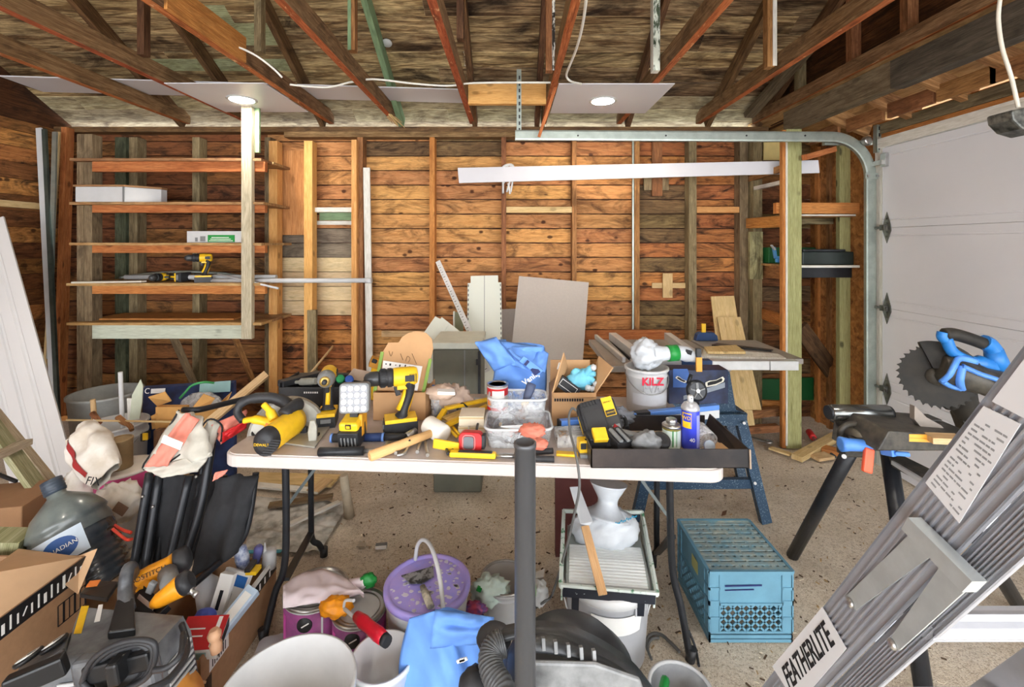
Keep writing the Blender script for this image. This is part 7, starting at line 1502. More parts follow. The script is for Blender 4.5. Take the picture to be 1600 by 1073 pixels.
# shop vacuum
VACD = plain('vacuum_dark', (42, 44, 47), rough=.4, var=.35, scale=10, c2=(66, 68, 70)); VACG = plain('vacuum_grey', (150, 152, 152), rough=.35, var=.3, scale=8, c2=(80, 82, 84))
c = V((.135, 1.22, 0)); t = thing('shop_vacuum', 'dusty black shop vacuum with a carrying handle at the bottom of the picture', 'vacuum', c)
m = MB(VACD); m.lathe([(.13, .03), (.15, .05), (.165, .30), (.178, .31), (.178, .335), (.165, .36), (.15, .385), (.10, .405)], c, (0, 0, 1), 44); m.build('drum', t); m = MB(VACD); m.lathe([(.172, .345), (.168, .39), (.13, .43), (.06, .448), (.001, .45)], c + V((.02, 0, 0)), (0, 0, 1), 40); m.build('lid', t)
m = MB(VACG); pl = [(828, 1035), (930, 1038), (1000, 1062), (1010, 1090), (828, 1090)]; m.prism([((x - 900) * 1.05 / F, (1060 - y) * 1.05 / F) for x, y in pl], P(900, 1060, 1.045), (1, 0, 0), (0, 0, 1), (0, .012, 0)); m.build('motor_cover', t, bevel=.01)
def band(top, bot, Y0, Y1, mt, nm):
    m = MB(mt); n = len(top) - 1; tp = smooth_path([P(x, y, Y0) for x, y in top], 5); bt = smooth_path([P(x, y, Y1) for x, y in bot], 5); k = min(len(tp), len(bt))
    r0 = [m.vert(p) for p in tp]; r1 = [m.vert(p) for p in bt]
    for i in range(k - 1): m.face((r0[i], r0[i + 1], r1[i + 1], r1[i]), None, True)
    return m.build(nm, t, solid=.012)
band([(752, 1002), (770, 986), (830, 974), (880, 978), (935, 1000), (985, 1035), (1017, 1075)], [(752, 1010), (775, 1002), (830, 990), (885, 1000), (930, 1026), (985, 1062), (1016, 1085)], 1.19, 1.12, VACD, 'handle_top')
band([(835, 992), (860, 994), (888, 1002), (925, 1022), (960, 1040), (1000, 1068)], [(826, 1018), (855, 1020), (890, 1026), (925, 1040), (960, 1055), (1000, 1082)], 1.10, 1.07, VACD, 'handle_front')
m = MB(VACG); 
for x, y in ((834, 1002), (849, 1005), (868, 1010), (888, 1015), (908, 1019), (928, 1024)): m.box(P(x, y, 1.066), (.008, .012, .024), (-.3, 0, .1))
m.build('slot_ribs', t)
m = MB(plain('pale_glare_panel', (170, 172, 172), rough=.3, var=.2)); q = [P(832, 985, 1.18), P(876, 992, 1.18), P(900, 1010, 1.16), P(832, 1000, 1.14)]; m.face([m.vert(p) for p in q]); m.build('lid_glare', t, solid=.006)  # glare on the dark lid, painted as a pale face
m = MB(BLACK); m.blob(P(772, 996, 1.16), (.045, .05, .018), 20, 12, .05, 2, 3); m.build('hose_port_cover', t)
t2 = thing('vacuum_hose', 'ribbed black vacuum hose curling down beside the shop vacuum', 'hose', P(770, 1060, 1.1)); pts = smooth_path([P(786, 1004, 1.13), P(772, 1012, 1.12), P(766, 1030, 1.1), P(772, 1055, 1.07), P(786, 1080, 1.04), P(790, 1120, 1.0)], 14)
rs = [(.030 if (k % 3) else .026) for k in range(len(pts))]; m = MB(plain('hose_grey', (84, 86, 88), rough=.4, var=.2)); m.tube(pts, rs, 16); m.build('ribbed_tube', t2)
m = MB(BLACK); m.blob(P(745, 1072, 1.1), (.045, .04, .04), 18, 12, .1, 3, 80); single(m, 'black_hose_end', 'black rounded hose end at the bottom edge left of the vacuum hose', 'hose end')
# pail bottom right with cable
c = V((PX(1064, 1.42), 1.42, .0)); t = thing('round_pail', 'small white-rimmed pail holding a white bag at the bottom edge', 'pail', c); m = MB(plain('silver_pail', (160, 164, 168), rough=.4, metal=.3, var=.2)); m.lathe([(.085, .0), (.095, .12), (.09, .12), (.08, .008)], c, (0, 0, 1), 40); m.build('pail_body', t); m = MB(WHITE); m.tube([c + V((.095 * math.cos(a), .095 * math.sin(a), .122)) for a in [2 * PI * k / 32 for k in range(32)]], .006, 8, closed=True); m.build('rim', t)
t = thing('plastic_bag', 'crumpled white plastic with a green strip inside the small round pail', 'plastic bag', c + V((0, 0, .06))); m = MB(BAGW); m.blob(c + V((.005, -.03, .085)), (.055, .055, .04), 26, 18, .3, 3, 81, fold=.3); m.build('bag_body', t); m = MB(GREENPL); m.tube(smooth_path([c + V((-.06, -.04, .10)), c + V((-.055, .0, .115)), c + V((-.035, .04, .115))], 4), .014, 8); m.build('green_strip', t)
m = MB(plain('grey_cord', (0, 0, 0))); wire(m, [G(1012, 1015, .01), G(1010, 1000, .01), G(1020, 990, .01), G(1034, 992, .012), G(1046, 1002, .012), G(1062, 1018, .012)], .006, 6, 8); wire(m, [G(1018, 1030, .01), G(1012, 1012, .01), G(1018, 998, .01), G(1030, 996, .01)], .005, 6, 8); single(m, 'extension_cable', 'grey cable loop on the floor between the grey pail and the table leg', 'cable'); m = MB(BLACK); wire(m, [P(1076, 985, 1.7), G(1086, 1010, .01), G(1092, 1040, .01)], .005, 6, 8); single(m, 'black_cable', 'black cable behind the right front table leg', 'cable')
# milk crate
CR = plain('crate_blue', (100, 148, 170), rough=.55, var=.16, scale=10); CRD = plain('crate_top_dusty', (112, 152, 166), rough=.7, c2=(160, 168, 158), scale=22, var=.1)
x0, x1, y0, y1, h_ = .748, 1.066, 1.727, 2.05, .272; t = thing('milk_crate', 'dusty blue plastic milk crate standing upside down on the floor right of the table leg', 'crate', ((x0 + x1) / 2, (y0 + y1) / 2, 0))
def side(o, ax, nrm, L, nm):
    o, ax, nrm = V(o), V(ax), V(nrm); m = MB(CR); Z = V((0, 0, 1)); th = .006
    def bx(u0, u1, z0, z1, d0=0, d1=th): p = o + ax * u0 - nrm * d0 + Z * z0; m.hexa([p, p + ax * (u1 - u0), p + ax * (u1 - u0) + Z * (z1 - z0), p + Z * (z1 - z0)] + [q - nrm * (d1 - d0) for q in (p, p + ax * (u1 - u0), p + ax * (u1 - u0) + Z * (z1 - z0), p + Z * (z1 - z0))])
    bx(0, L, 0, .012); bx(0, L, .016, .028); bx(0, L, .034, .042); bx(0, .038, .042, h_ - .002); bx(L - .038, L, .042, h_ - .002); bx(.038, L - .038, .15, h_ - .012, .002)
    bx(0, L, h_ - .014, h_, -.004); bx(.0, .04, .20, .21, -.003); bx(.0, .04, .15, .16, -.003); bx(L - .04, L, .20, .21, -.003); bx(L - .04, L, .15, .16, -.003); bx(.0, L, .142, .15, -.003); bx(0, .04, .09, .098, -.003); bx(L - .04, L, .09, .098, -.003)
    for u in (.0, .038, L - .042, L - .004): bx(u, u + .004, .042, h_ - .014, -.003)
    n_ = 7; W = L - .076
    for sg in (1, -1):
        for k in range(-5, n_ + 1):
            ua, ub = .038 + W * k / n_, .038 + W * (k + 3.0) / n_; za, zb_ = .042, .146
            fa = max(0, (.038 - ua) / (ub - ua)); fb = min(1, (.038 + W - ua) / (ub - ua))
            if fb <= fa: continue
            zz0, zz1 = za + (zb_ - za) * fa, za + (zb_ - za) * fb
            if L / 2 - .06 < (ua + ub) / 2 < L / 2 + .06 and False: continue
            if sg < 0: zz0, zz1 = zb_ + za - zz0, zb_ + za - zz1
            m.bar(o + ax * (ua + (ub - ua) * fa) - nrm * .003 + Z * zz0, o + ax * (ua + (ub - ua) * fb) - nrm * .003 + Z * zz1, .0075, .0055, up=nrm)
    return m.build(nm, t)
side((x0, y0, 0), (1, 0, 0), (0, -1, 0), x1 - x0, 'front_side'); side((x0, y1, 0), (0, -1, 0), (-1, 0, 0), y1 - y0, 'left_side'); side((x1, y0, 0), (0, 1, 0), (1, 0, 0), y1 - y0, 'right_side'); side((x1, y1, 0), (-1, 0, 0), (0, 1, 0), x1 - x0, 'back_side')
m = MB(CRD); n_ = 11; pit = (y1 - y0 - .012) / n_
for k in range(n_):
    ya_ = y0 + .006 + pit * k; m.box2((x0 + .004, ya_, h_ - .010), (x1 - .004, ya_ + pit * .56, h_ - .001))
    for j in range(12):
        if k % 2 == 0 or j % 2 == 0 or R.random() < .15: xa_ = x0 + .004 + (x1 - x0 - .014) * j / 11; m.box2((xa_, ya_ + pit * .5, h_ - .009), (xa_ + (.008 if k % 2 else .016), ya_ + pit * 1.02, h_ - .0016))
m.box2((x0 + .003, y1 - .016, h_ - .01), (x1 - .003, y1 - .003, h_ - .0012))
m.build('crate_bottom', t); m = MB(CR)
for q in (((x0, y0), (x1, y0)), ((x1, y0), (x1, y1)), ((x1, y1), (x0, y1)), ((x0, y1), (x0, y0))): m.bar((q[0][0], q[0][1], h_ - .004), (q[1][0], q[1][1], h_ - .004), .012, .01)
m.build('rim', t); m = MB(plain('navy_ink', (0, 0, 0)))
for k in range(2): m.bar((x0 + .06, y0 - .0012, .215 - .016 * k), (x0 + .2 - .03 * k, y0 - .0012, .218 - .016 * k), .001, .006 - .002 * k)
m.build('faded_print', t); m = MB(plain('worn_gold_print', (170, 170, 110), rough=.6)); m.box((x0 - .001, 1.86, .205), (.001, .06, .05)); m.build('worn_label', t)
# sheets and scraps on the floor at the left
SHT = plain('printed_plastic_sheet', (206, 206, 200), rough=.5, c2=(120, 120, 112), scale=9, lo=.35, hi=.6)
m = MB(SHT); q = [G(383, 868), G(500, 866), G(545, 790), G(395, 778)]; m.grid(lambda u, v: q[0].lerp(q[1], u).lerp(q[3].lerp(q[2], u), v) + V((0, 0, .012 + .02 * abs(noise.noise(V((u * 6, v * 8, 1)))))), 36, 36); single(m, 'plastic_sheet', 'crumpled grey-white plastic sheet spread on the floor under the left end of the table', 'plastic sheet')
m = MB(plain('teal_print', (60, 150, 170), rough=.5)); m.bar(G(384, 862, .03), G(440, 861, .03), .02, .004); single(m, 'teal_strip', 'teal strip lying on the crumpled plastic sheet', 'strip')
for i, (a, b, w_, mt) in enumerate((((395, 752), (525, 756), .14, PALEW), ((400, 764), (500, 774), .05, WHITEW), ((488, 776), (512, 756), .08, PALEW), ((420, 800), (520, 785), .05, GREYSTUD), ((440, 838), (530, 796), .03, WHITEW))):
    m = MB(mt); m.bar(G(*a) + V((0, 0, .02 + .006 * i)), G(*b) + V((0, 0, .02 + .006 * i)), w_, .012); single(m, 'floor_board', ['wide pale board lying flat behind the left table legs', 'thin white strip lying in front of the wide pale board', 'short pale board lying askew beside the round pole', 'grey board lying on the crumpled plastic sheet', 'narrow white strip along the edge of the crumpled plastic sheet'][i], 'board', group='boards on the floor under the table')
m = MB(GREYPL); m.box(G(596, 856) + V((0, 0, .012)), (.055, .02, .018), (0, 0, .15)); m.m(PAPER).box(G(596, 857) + V((0, -.0105, .012)), (.055, .001, .018), (0, 0, .15)); single(m, 'white_block', 'small white block lying on the bare floor under the table', 'block'); m = MB(plain('clear_glassy', (150, 140, 124), rough=.3)); m.prism([(0, 0), (.04, 0), (.035, .03), (.005, .04)], G(557, 858) + V((0, 0, .01)), (1, 0, 0), (0, 1, 0), (0, 0, .005)); single(m, 'plastic_shard', 'dull plastic shard on the floor left of the small white block', 'plastic piece')
m = MB(plain('leaf_brown', (96, 66, 44), rough=.8)); m.prism([(0, 0), (.03, .01), (.05, .04), (.02, .03)], G(1127, 808) + V((0, 0, .006)), (1, 0, 0), (0, 1, .2), (0, 0, .003)); single(m, 'dry_leaf', 'dry brown leaf on the floor behind the milk crate', 'leaf')
# grit: straw, chips and pale stones nobody could count
m = MB(plain('chip_pale', (214, 200, 176), rough=.9)); mats = [plain('chip_pale', (0,)), plain('chip_dark', (84, 66, 48), rough=.9), plain('chip_tan', (176, 146, 104), rough=.9)]
rr = random.Random(3)
for k in range(1800):
    y = 1.4 + 2.5 * rr.random() ** 1.3; x = rr.uniform(-1.0, 2.3) * (y / 3.4 + .2)
    if x > 2.45: continue
    m.m(rr.choice(mats)); s0 = rr.uniform(.002, .007); m.box((x, y, .003), (s0 * rr.uniform(1, 4), s0, s0 * .5), (0, 0, rr.uniform(0, 3)))
o = single(m, 'floor_grit', 'scattered wood chips and grit over the dirt floor', 'grit', origin=(0, 2, 0)); o['kind'] = 'stuff'
# ================================================================ foreground left: cartons, compressor
t = thing('big_carton', 'large cardboard box with black printed tape in the lower left corner', 'carton', (-1.75, 1.45, 0)); H_ = .375
xa, xr, ya, yb2 = -2.05, -1.56, 1.18, 1.66; KR = plain('kraft_board', (170, 132, 98), rough=.85, var=.1, scale=50); KRI = plain('kraft_inside', (206, 170, 132), rough=.85, var=.06)
def pan(q, mt, nm, th=.006): m = MB(mt); m.face([m.vert(V(p)) for p in q]); return m.build(nm, t, solid=th)
pan([(xr, ya, 0), (xr, yb2, 0), (xr, yb2, H_), (xr, ya, H_)], KR, 'side_panel'); pan([(xa, ya, 0), (xr, ya, 0), (xr, ya, H_), (xa, ya, H_)], KR, 'front_panel'); pan([(xa, yb2, 0), (xr, yb2, 0), (xr, yb2, H_), (xa, yb2, H_)], KR, 'back_panel'); pan([(xa, ya, 0), (xa, yb2, 0), (xa, yb2, H_), (xa, ya, H_)], KR, 'side_panel')
pan([(xr, ya, H_), (xr, yb2 - .01, H_), P(28, 858, 1.72), P(-30, 900, 1.4)], KRI, 'top_flap'); pan([(xr - .02, yb2, H_), (xr + .0, yb2 - .08, H_ - .04), P(122, 928, 1.60), P(152, 857, 1.68)], KRI, 'end_flap')
m = MB(TAPEB); p0, p1 = V((xr + .0045, ya, H_ - .034)), V((xr + .0045, yb2, H_ - .034)); m.bar(p0, p1, .003, .066); bt_ = m.build('black_tape', t)
m = MB(PAPER)
for k in range(22):
    y = ya + .02 + k * .021
    if k % 7 == 5: m2 = None; m.bar((xr + .0066, y - .006, H_ - .045), (xr + .0066, y + .006, H_ - .022), .001, .004)
    else: m.bar((xr + .0066, y, H_ - .056), (xr + .0066, y, H_ - .012 - .012 * (k % 2)), .001, .005 + .004 * (k % 3 == 0), up=(0, 1, 0))
m.build('tape_print', bt_); m = MB(PAPER); m.box((xr + .004, ya + .06, .22), (.002, .13, .17)); m.m(INK)
for k in range(5): m.box((xr + .0054, ya + .065, .17 + .022 * k), (.001, .09, .004))
m.build('shipping_label', t); m = MB(INK); y_, z_ = 1.56, .2
for a, b in (((y_, z_), (y_ + .1, z_)), ((y_, z_ + .07), (y_ + .1, z_ + .07))): m.bar((xr + .004, a[0], a[1]), (xr + .004, b[0], b[1]), .001, .003)
for k in range(6): m.bar((xr + .004, y_ + .02 * k, z_), (xr + .004, y_ + .02 * k, z_ + .07), .001, .003 if k % 2 == 0 else .007, up=(0, 1, 0))
m.build('box_print', t)
# smaller carton with supplies
t = thing('supply_carton', 'long cardboard box of paint supplies beside the left table leg', 'carton', (-1.12, 1.65, 0)); H_ = .2; xa, xr, ya, yb2 = -1.27, -.988, 1.44, 1.9
pan([(xr, ya, 0), (xr, yb2, 0), (xr, yb2, H_), (xr, ya, H_)], KR, 'side_panel'); pan([(xa, ya, 0), (xr, ya, 0), (xr, ya, H_ - .06), (xa, ya, H_ - .06)], KR, 'front_panel'); pan([(xa, yb2, 0), (xr, yb2, 0), (xr, yb2, H_), (xa, yb2, H_)], KR, 'back_panel'); pan([(xa, ya, 0), (xa, yb2, 0), (xa, yb2, H_), (xa, ya, H_)], KR, 'side_panel'); pan([(xa, ya, .004), (xr, ya, .004), (xr, yb2, .004), (xa, yb2, .004)], KR, 'bottom')
pan([(xa + .06, ya - .003, H_ - .06), (xr - .02, ya - .003, H_ - .06), P(322, 1066, 1.38), P(286, 1060, 1.38)], KRI, 'front_flap'); m = MB(TAPEB); m.bar((xr + .004, ya + .16, H_ - .022), (xr + .004, yb2, H_ - .022), .002, .042); m.build('black_tape', t); m = MB(PAPER); m.bar((xr + .001, ya + .12, H_ + .004), (xr + .001, yb2 - .02, H_ + .004), .01, .014)
for k in range(7): m.bar((xr + .0056, ya + .19 + k * .036, H_ - .036), (xr + .0056, ya + .19 + k * .036, H_ - .012), .001, .008, up=(0, 1, 0))
m.build('tape_print', t); m = MB(PAPER); m.box((xr + .004, ya + .09, H_ - .045), (.001, .1, .075)); m.m(INK)
for k in range(7): m.box((xr + .0048, ya + .055 + .011 * k, H_ - .06), (.0006, .004, .03))
m.build('label', t); m = MB(INK)
for k in range(2): m.box((xr + .004, ya + .03, .03 + .035 * k), (.001, .02, .012)); 
for k in range(5): m.box((xr + .004, ya + .02 + .007 * k, .085), (.001, .004, .05))
m.build('box_print', t)
def pk(nm, lab, cat, px, py, Y, size, rot, mt, extra=()):
    c = P(px, py, Y); t = thing(nm, lab, cat, c, rot); M = LM(t); MB(mt).at(M).box((0, 0, 0), size).build('body', t, bevel=.002)
    for n_, m2, o, s_ in extra: MB(m2).at(M).box(o, s_).build(n_, t)
    return t
pk('red_box', 'red and white product box standing in the front of the supply carton', 'box', 316, 996, 1.5, (.125, .1, .05), (.35, .15, .25), PAPER, (('red_top', RED, (0, 0, .026), (.125, .1, .003)), ('print', PAPER, (.04, 0, .0285), (.012, .09, .001)), ('print', PAPER, (-.02, .01, .0285), (.05, .004, .001)), ('print', PAPER, (-.02, -.012, .0285), (.05, .004, .001)), ('picture', plain('pale_teal_print', (0,)), (-.01, -.051, -.004), (.08, .002, .03)), ('black_end', BLACK, (.063, 0, 0), (.003, .09, .04))))
pk('white_packet', 'white packet with a blue label standing in the middle of the supply carton', 'packet', 360, 930, 1.72, (.11, .02, .16), (-.5, .1, -.2), PAPER, (('blue_label', BLUE, (.02, -.011, .05), (.06, .002, .035)), ('barcode', plain('barcode_grey', (150, 150, 160)), (-.005, -.011, .0), (.03, .002, .02))))
pk('white_packet', 'narrow white packet leaning left of the blue-labelled one', 'packet', 343, 945, 1.66, (.05, .03, .2), (-.35, .15, 0), PAPER, (('print', INK, (0, -.016, .02), (.012, .002, .06)),))
pk('pale_blue_packet', 'pale blue packet lying along the side of the supply carton', 'packet', 363, 962, 1.6, (.05, .18, .03), (.5, .3, -.3), plain('pale_blue_card', (190, 212, 232), rough=.5), (('print', PAPER, (0, 0, .016), (.03, .14, .001)),))
m = MB(GPAIL); m.lathe([(.035, -.06), (.04, -.05), (.04, .04), (.022, .06), (.02, .07)], P(325, 928, 1.72), (-.3, .2, 1), 22); single(m, 'white_bottle', 'white bottle leaning at the left side of the supply carton', 'bottle')
m = MB(BLUE); m.m(plain('violet_blue', (90, 110, 210), rough=.4)).blob(P(320, 968, 1.62), (.04, .03, .04), 18, 12, .1, 2, 5); m.m(GREENPL).box(P(324, 972, 1.58), (.015, .01, .012)); single(m, 'blue_bottle', 'violet-blue bottle end behind the red product box', 'bottle')
t = thing('caulk_tube', 'white caulk tube with pointed nozzle standing at the back of the supply carton', 'caulk tube', P(418, 870, 1.9)); m = MB(WHITE); m.lathe([(.026, 0), (.026, .07), (.012, .076)], P(421, 886, 1.87), (0, 0, 1), 20); m.build('cartridge', t); m = MB(WHITE); m.lathe([(.012, 0), (.003, .085)], P(414, 880, 1.86), (0, 0, 1), 14); m.build('nozzle', t)
m = MB(plain('spotted_blue_tube', (210, 216, 224), rough=.4, c2=(70, 90, 150), scale=40)); m.lathe([(.02, 0), (.026, .05), (.022, .09), (.008, .1)], P(382, 890, 1.8), (-.2, 0, 1), 16); single(m, 'paint_tube', 'white and blue tube standing left of the caulk tube', 'tube'); m = MB(YEL); m.box(P(396, 890, 1.75), (.04, .04, .014)); m.m(BLACK).bar(P(386, 892, 1.72), P(398, 876, 1.78), .02, .012); single(m, 'yellow_scraper', 'yellow and black scraper lying at the back of the supply carton', 'scraper')
m = MB(plain('purple_tube', (110, 110, 170), rough=.4)); m.lathe([(.015, 0), (.018, .06), (.01, .07)], P(400, 878, 1.86), (.2, 0, 1), 14); single(m, 'purple_tube', 'small purple tube between the caulk tube and the spotted tube', 'tube')
m = MB(plain('toy_wood', (226, 178, 140), rough=.5)); m.lathe([(.008, -.03), (.016, -.025), (.018, .0), (.012, .008), (.018, .018), (.02, .03), (.012, .044)], P(337, 1005, 1.42), (-.15, 0, 1), 18); single(m, 'wooden_peg', 'small pale wooden peg standing beside the red product box', 'peg')
# compressor
CPD = plain('compressor_black', (60, 62, 66), rough=.38, var=.35, scale=9, c2=(112, 114, 116)); CPK = plain('compressor_dark', (26, 27, 29), rough=.4, var=.3)
t = thing('air_compressor', 'black portable air compressor with orange tank in the lower left foreground', 'air compressor', G(180, 1200)); zt5 = .42
A1, B1, D1, E1 = G(102, 1024, zt5), G(126, 948, zt5), G(286, 962, zt5), G(246, 1006, zt5)
def down(p, z, k=.03): q = p.copy(); q.z = z; ctr = (A1 + B1 + D1 + E1) / 4; return q + (q - V((ctr.x, ctr.y, z))).normalized() * k
m = MB(CPD); top = [A1, E1, D1, B1]; mid = [down(p, zt5 - .05, .02) for p in top]; bot = [down(p, .02, .07) for p in top]
for r0, r1 in ((top, mid), (mid, bot)):
    for k in range(4): m.face([m.vert(p) for p in (r0[k], r1[k], r1[(k + 1) % 4], r0[(k + 1) % 4])])
m.face([m.vert(p) for p in top]); m.face([m.vert(p) for p in bot[::-1]]); m.build('shroud', t)
m = MB(plain('louver_pale', (176, 178, 178), rough=.4, var=.1))
for k in range(11):
    f = .04 + k * .05; a = mid[1].lerp(bot[1], f); b = mid[2].lerp(bot[2], f); n_ = (b - a).cross(V((0, 0, 1))).normalized(); n_ = n_ if n_.x > 0 else -n_
    m.bar(a.lerp(b, .12) + n_ * .004, a.lerp(b, .92) + n_ * .004, .004, .008)
m.build('side_louvers', t); m = MB(plain('louver_pale', (0,)))
for k in range(11):
    f = .04 + k * .05; a = mid[0].lerp(bot[0], f); b = mid[1].lerp(bot[1], f); m.bar(a.lerp(b, .05) + V((0, -.005, 0)), a.lerp(b, .38) + V((0, -.005, 0)), .004, .008)
m.build('front_louvers', t)
m = MB(YEL); q = [G(115, 990, zt5 + .001), G(127, 989, zt5 + .001), G(139, 946, zt5 + .001), G(127, 947, zt5 + .001)]; m.face([m.vert(p) for p in q]); m.build('yellow_label', t, solid=.001); m = MB(PAPER); q = [G(147, 972, zt5 + .001), G(156, 970, zt5 + .001), G(161, 944, zt5 + .001), G(154, 945, zt5 + .001)]; m.face([m.vert(p) for p in q]); m.build('white_label', t, solid=.001)
m = MB(CPK); q = [G(168, 1000, zt5), G(212, 994, zt5), G(209, 944, zt5), G(182, 948, zt5)]; m.hexa([*q, *[p + V((0, 0, .022)) for p in q]]); m.build('handle_base', t, bevel=.004)
ph = G(195, 958, zt5); m = MB(CPD); m.tube(smooth_path([ph + V((0, .01, .0)), P(196, 925, 1.40), P(198, 898, 1.42), P(203, 888, 1.45), P(207, 900, 1.50)], 5), [.02] * 6 + [.019] * 8 + [.021] * 7, 10); m.build('carry_handle', t)
g0, g1, g2, g3 = P(20, 1062, 1.16), P(100, 1012, 1.2), P(112, 986, 1.3), P(30, 1040, 1.26); m = MB(CPD); m.hexa([g0, g1, g2, g3] + [p - V((0, -.02, .12)) for p in (g0, g1, g2, g3)]); m.build('gauge_panel', t, bevel=.005); nn = (g1 - g0).cross(g3 - g0).normalized()
for px, py, Y in ((46, 1030, 1.21), (86, 1009, 1.235)):
    m = MB(CPK); o = P(px, py, Y) + nn * .006; m.lathe([(.028, -.006), (.031, .0), (.029, .005), (.025, .004)], o, nn, 28); gr_ = m.build('gauge', t); m = MB(PAPER); m.lathe([(.025, .006), (.0001, .0062)], o, nn, 28); m.build('gauge_face', gr_); m = MB(INK); d_ = (g1 - g0).normalized(); m.bar(o + nn * .007, o + nn * .007 + d_ * .018, .002, .001, up=nn); m.build('gauge_needle', gr_)
m = MB(CPK); m.bar(P(10, 1075, 1.12), P(104, 1035, 1.16), .03, .05); m.build('front_bar', t, bevel=.006)
yc = 1.12
for k in range(4):
    o = k * 4; m = MB(BLACK); pts = [P(x, y, yc + .01 * k) for x, y in ((128 + o, 1066), (140 + o, 1036 + o), (165 + o, 1014 + o), (200 + o, 1001 + o), (232 - o, 1001 + o), (243 - o, 1012 + o), (240 - o, 1040), (225 - o, 1062), (190, 1078), (150, 1082))]; m.tube(smooth_path(pts + [pts[0]], 5), .0065, 8); m.build('power_cord', t)
m = MB(CPK); m.bar(P(136, 1052, yc + .02), P(240, 1026, yc + .02), .03, .045); m.bar(P(184, 1026, yc), P(190, 1060, yc), .03, .05, up=(0, -1, 0)); m.build('cord_cleat', t, bevel=.006)
m = MB(CPD); m.bar(P(125, 1070, yc + .06), P(245, 1048, yc + .06), .04, .14); m.build('cord_well', t, bevel=.01)
m = MB(plain('tank_orange', (232, 160, 76), rough=.4, var=.08)); m.lathe([(.03, -.22), (.08, -.2), (.1, -.15), (.1, .12), (.08, .17), (.03, .19)], V((-.99, 1.17, .20)), (.05, 1, 0), 28); m.build('air_tank', t)
m = MB(BLACK); m.tube(smooth_path([P(284, 975, 1.3), P(292, 1005, 1.25), P(288, 1030, 1.18), P(262, 1062, 1.1), P(230, 1078, 1.06)], 6), .008, 8); m.tube(smooth_path([P(240, 1047, 1.1), P(262, 1042, 1.1), P(282, 1022, 1.12), P(286, 990, 1.2)], 6), .007, 8); m.build('air_hose', t)
# nailer and its magazine on top
t = thing('nail_gun', 'yellow-orange air nailer lying on top of the black compressor', 'nail gun', G(250, 940, zt5)); zc = zt5 + .05
a, b = P(217, 906, 1.50), P(273, 880, 1.55); m = MB(ORANGEP); m.lathe([(.014, -.01), (.026, 0), (.03, .03), (.03, .08), (.036, .10), (.036, (b - a).length)], a, b - a, 22); m.build('barrel', t); text('BOSTITCH', frame(a.lerp(b, .5) + V((-.004, -.03, .012)), b - a, (-.2, .4, 1)), .02, INK, t, lift=.004)
d = (b - a).normalized(); m = MB(BLACK); m.lathe([(.037, 0), (.04, .006), (.04, .035), (.03, .045), (.012, .05)], b, d, 22); m.build('rear_cap', t)
a2, b2 = P(262, 896, 1.50), P(268, 922, 1.40); m = MB(GREYPL); m.tube([a2, b2], [.028, .026], 14); m.build('grip', t); a3, b3 = P(248, 938, 1.38), P(284, 914, 1.40); m = MB(ORANGEP); m.lathe([(.012, -.02), (.022, 0), (.026, .03), (.032, .06), (.032, (b3 - a3).length)], a3, b3 - a3, 20); m.box(P(226, 918, 1.46), (.03, .03, .02), (0, .5, 0)); m.build('end_housing', t)
d3 = (b3 - a3).normalized(); m = MB(BLACK); m.lathe([(.033, 0), (.034, .02), (.022, .03)], b3, d3, 20); m.build('end_cap', t); m = MB(STEEL); m.lathe([(.010, .028), (.011, .036), (.007, .04), (.007, .05), (.009, .052), (.009, .06)], b3, V((1, -.2, -.4)), 14); m.build('air_fitting', t); m = MB(GREYPL); m.box(P(237, 917, 1.42), (.022, .016, .036), (0, .4, 0)); m.build('trigger', t, bevel=.004)
m = MB(CPK); m.bar(P(214, 930, 1.44), P(252, 962, 1.36), .05, .02, up=(-.5, -.3, 1)); m.bar(P(212, 944, 1.42), P(240, 972, 1.34), .03, .03, up=(-.5, -.3, 1)); m.m(plain('print_grey', (170, 150, 140))).bar(P(216, 931, 1.415), P(240, 951, 1.365), .012, .002, up=(-.3, -1, .6)); m.build('magazine', t, bevel=.003)
t = thing('black_pouch', 'flat black pouch with an orange patch behind the compressor handle', 'pouch', P(150, 930, 1.5)); m = MB(CPK); m.hexa([P(124, 934, 1.45), P(168, 942, 1.42), P(186, 914, 1.55), P(142, 912, 1.58)] + [p + V((0, 0, .014)) for p in (P(124, 934, 1.45), P(168, 942, 1.42), P(186, 914, 1.55), P(142, 912, 1.58))]); m.build('body', t, bevel=.004); m = MB(plain('orange_patch', (214, 120, 50))); p = P(146, 920, 1.5) + V((0, 0, .018)); m.box(p, (.03, .022, .003), (.2, .1, .3)); m.build('orange_patch', t)

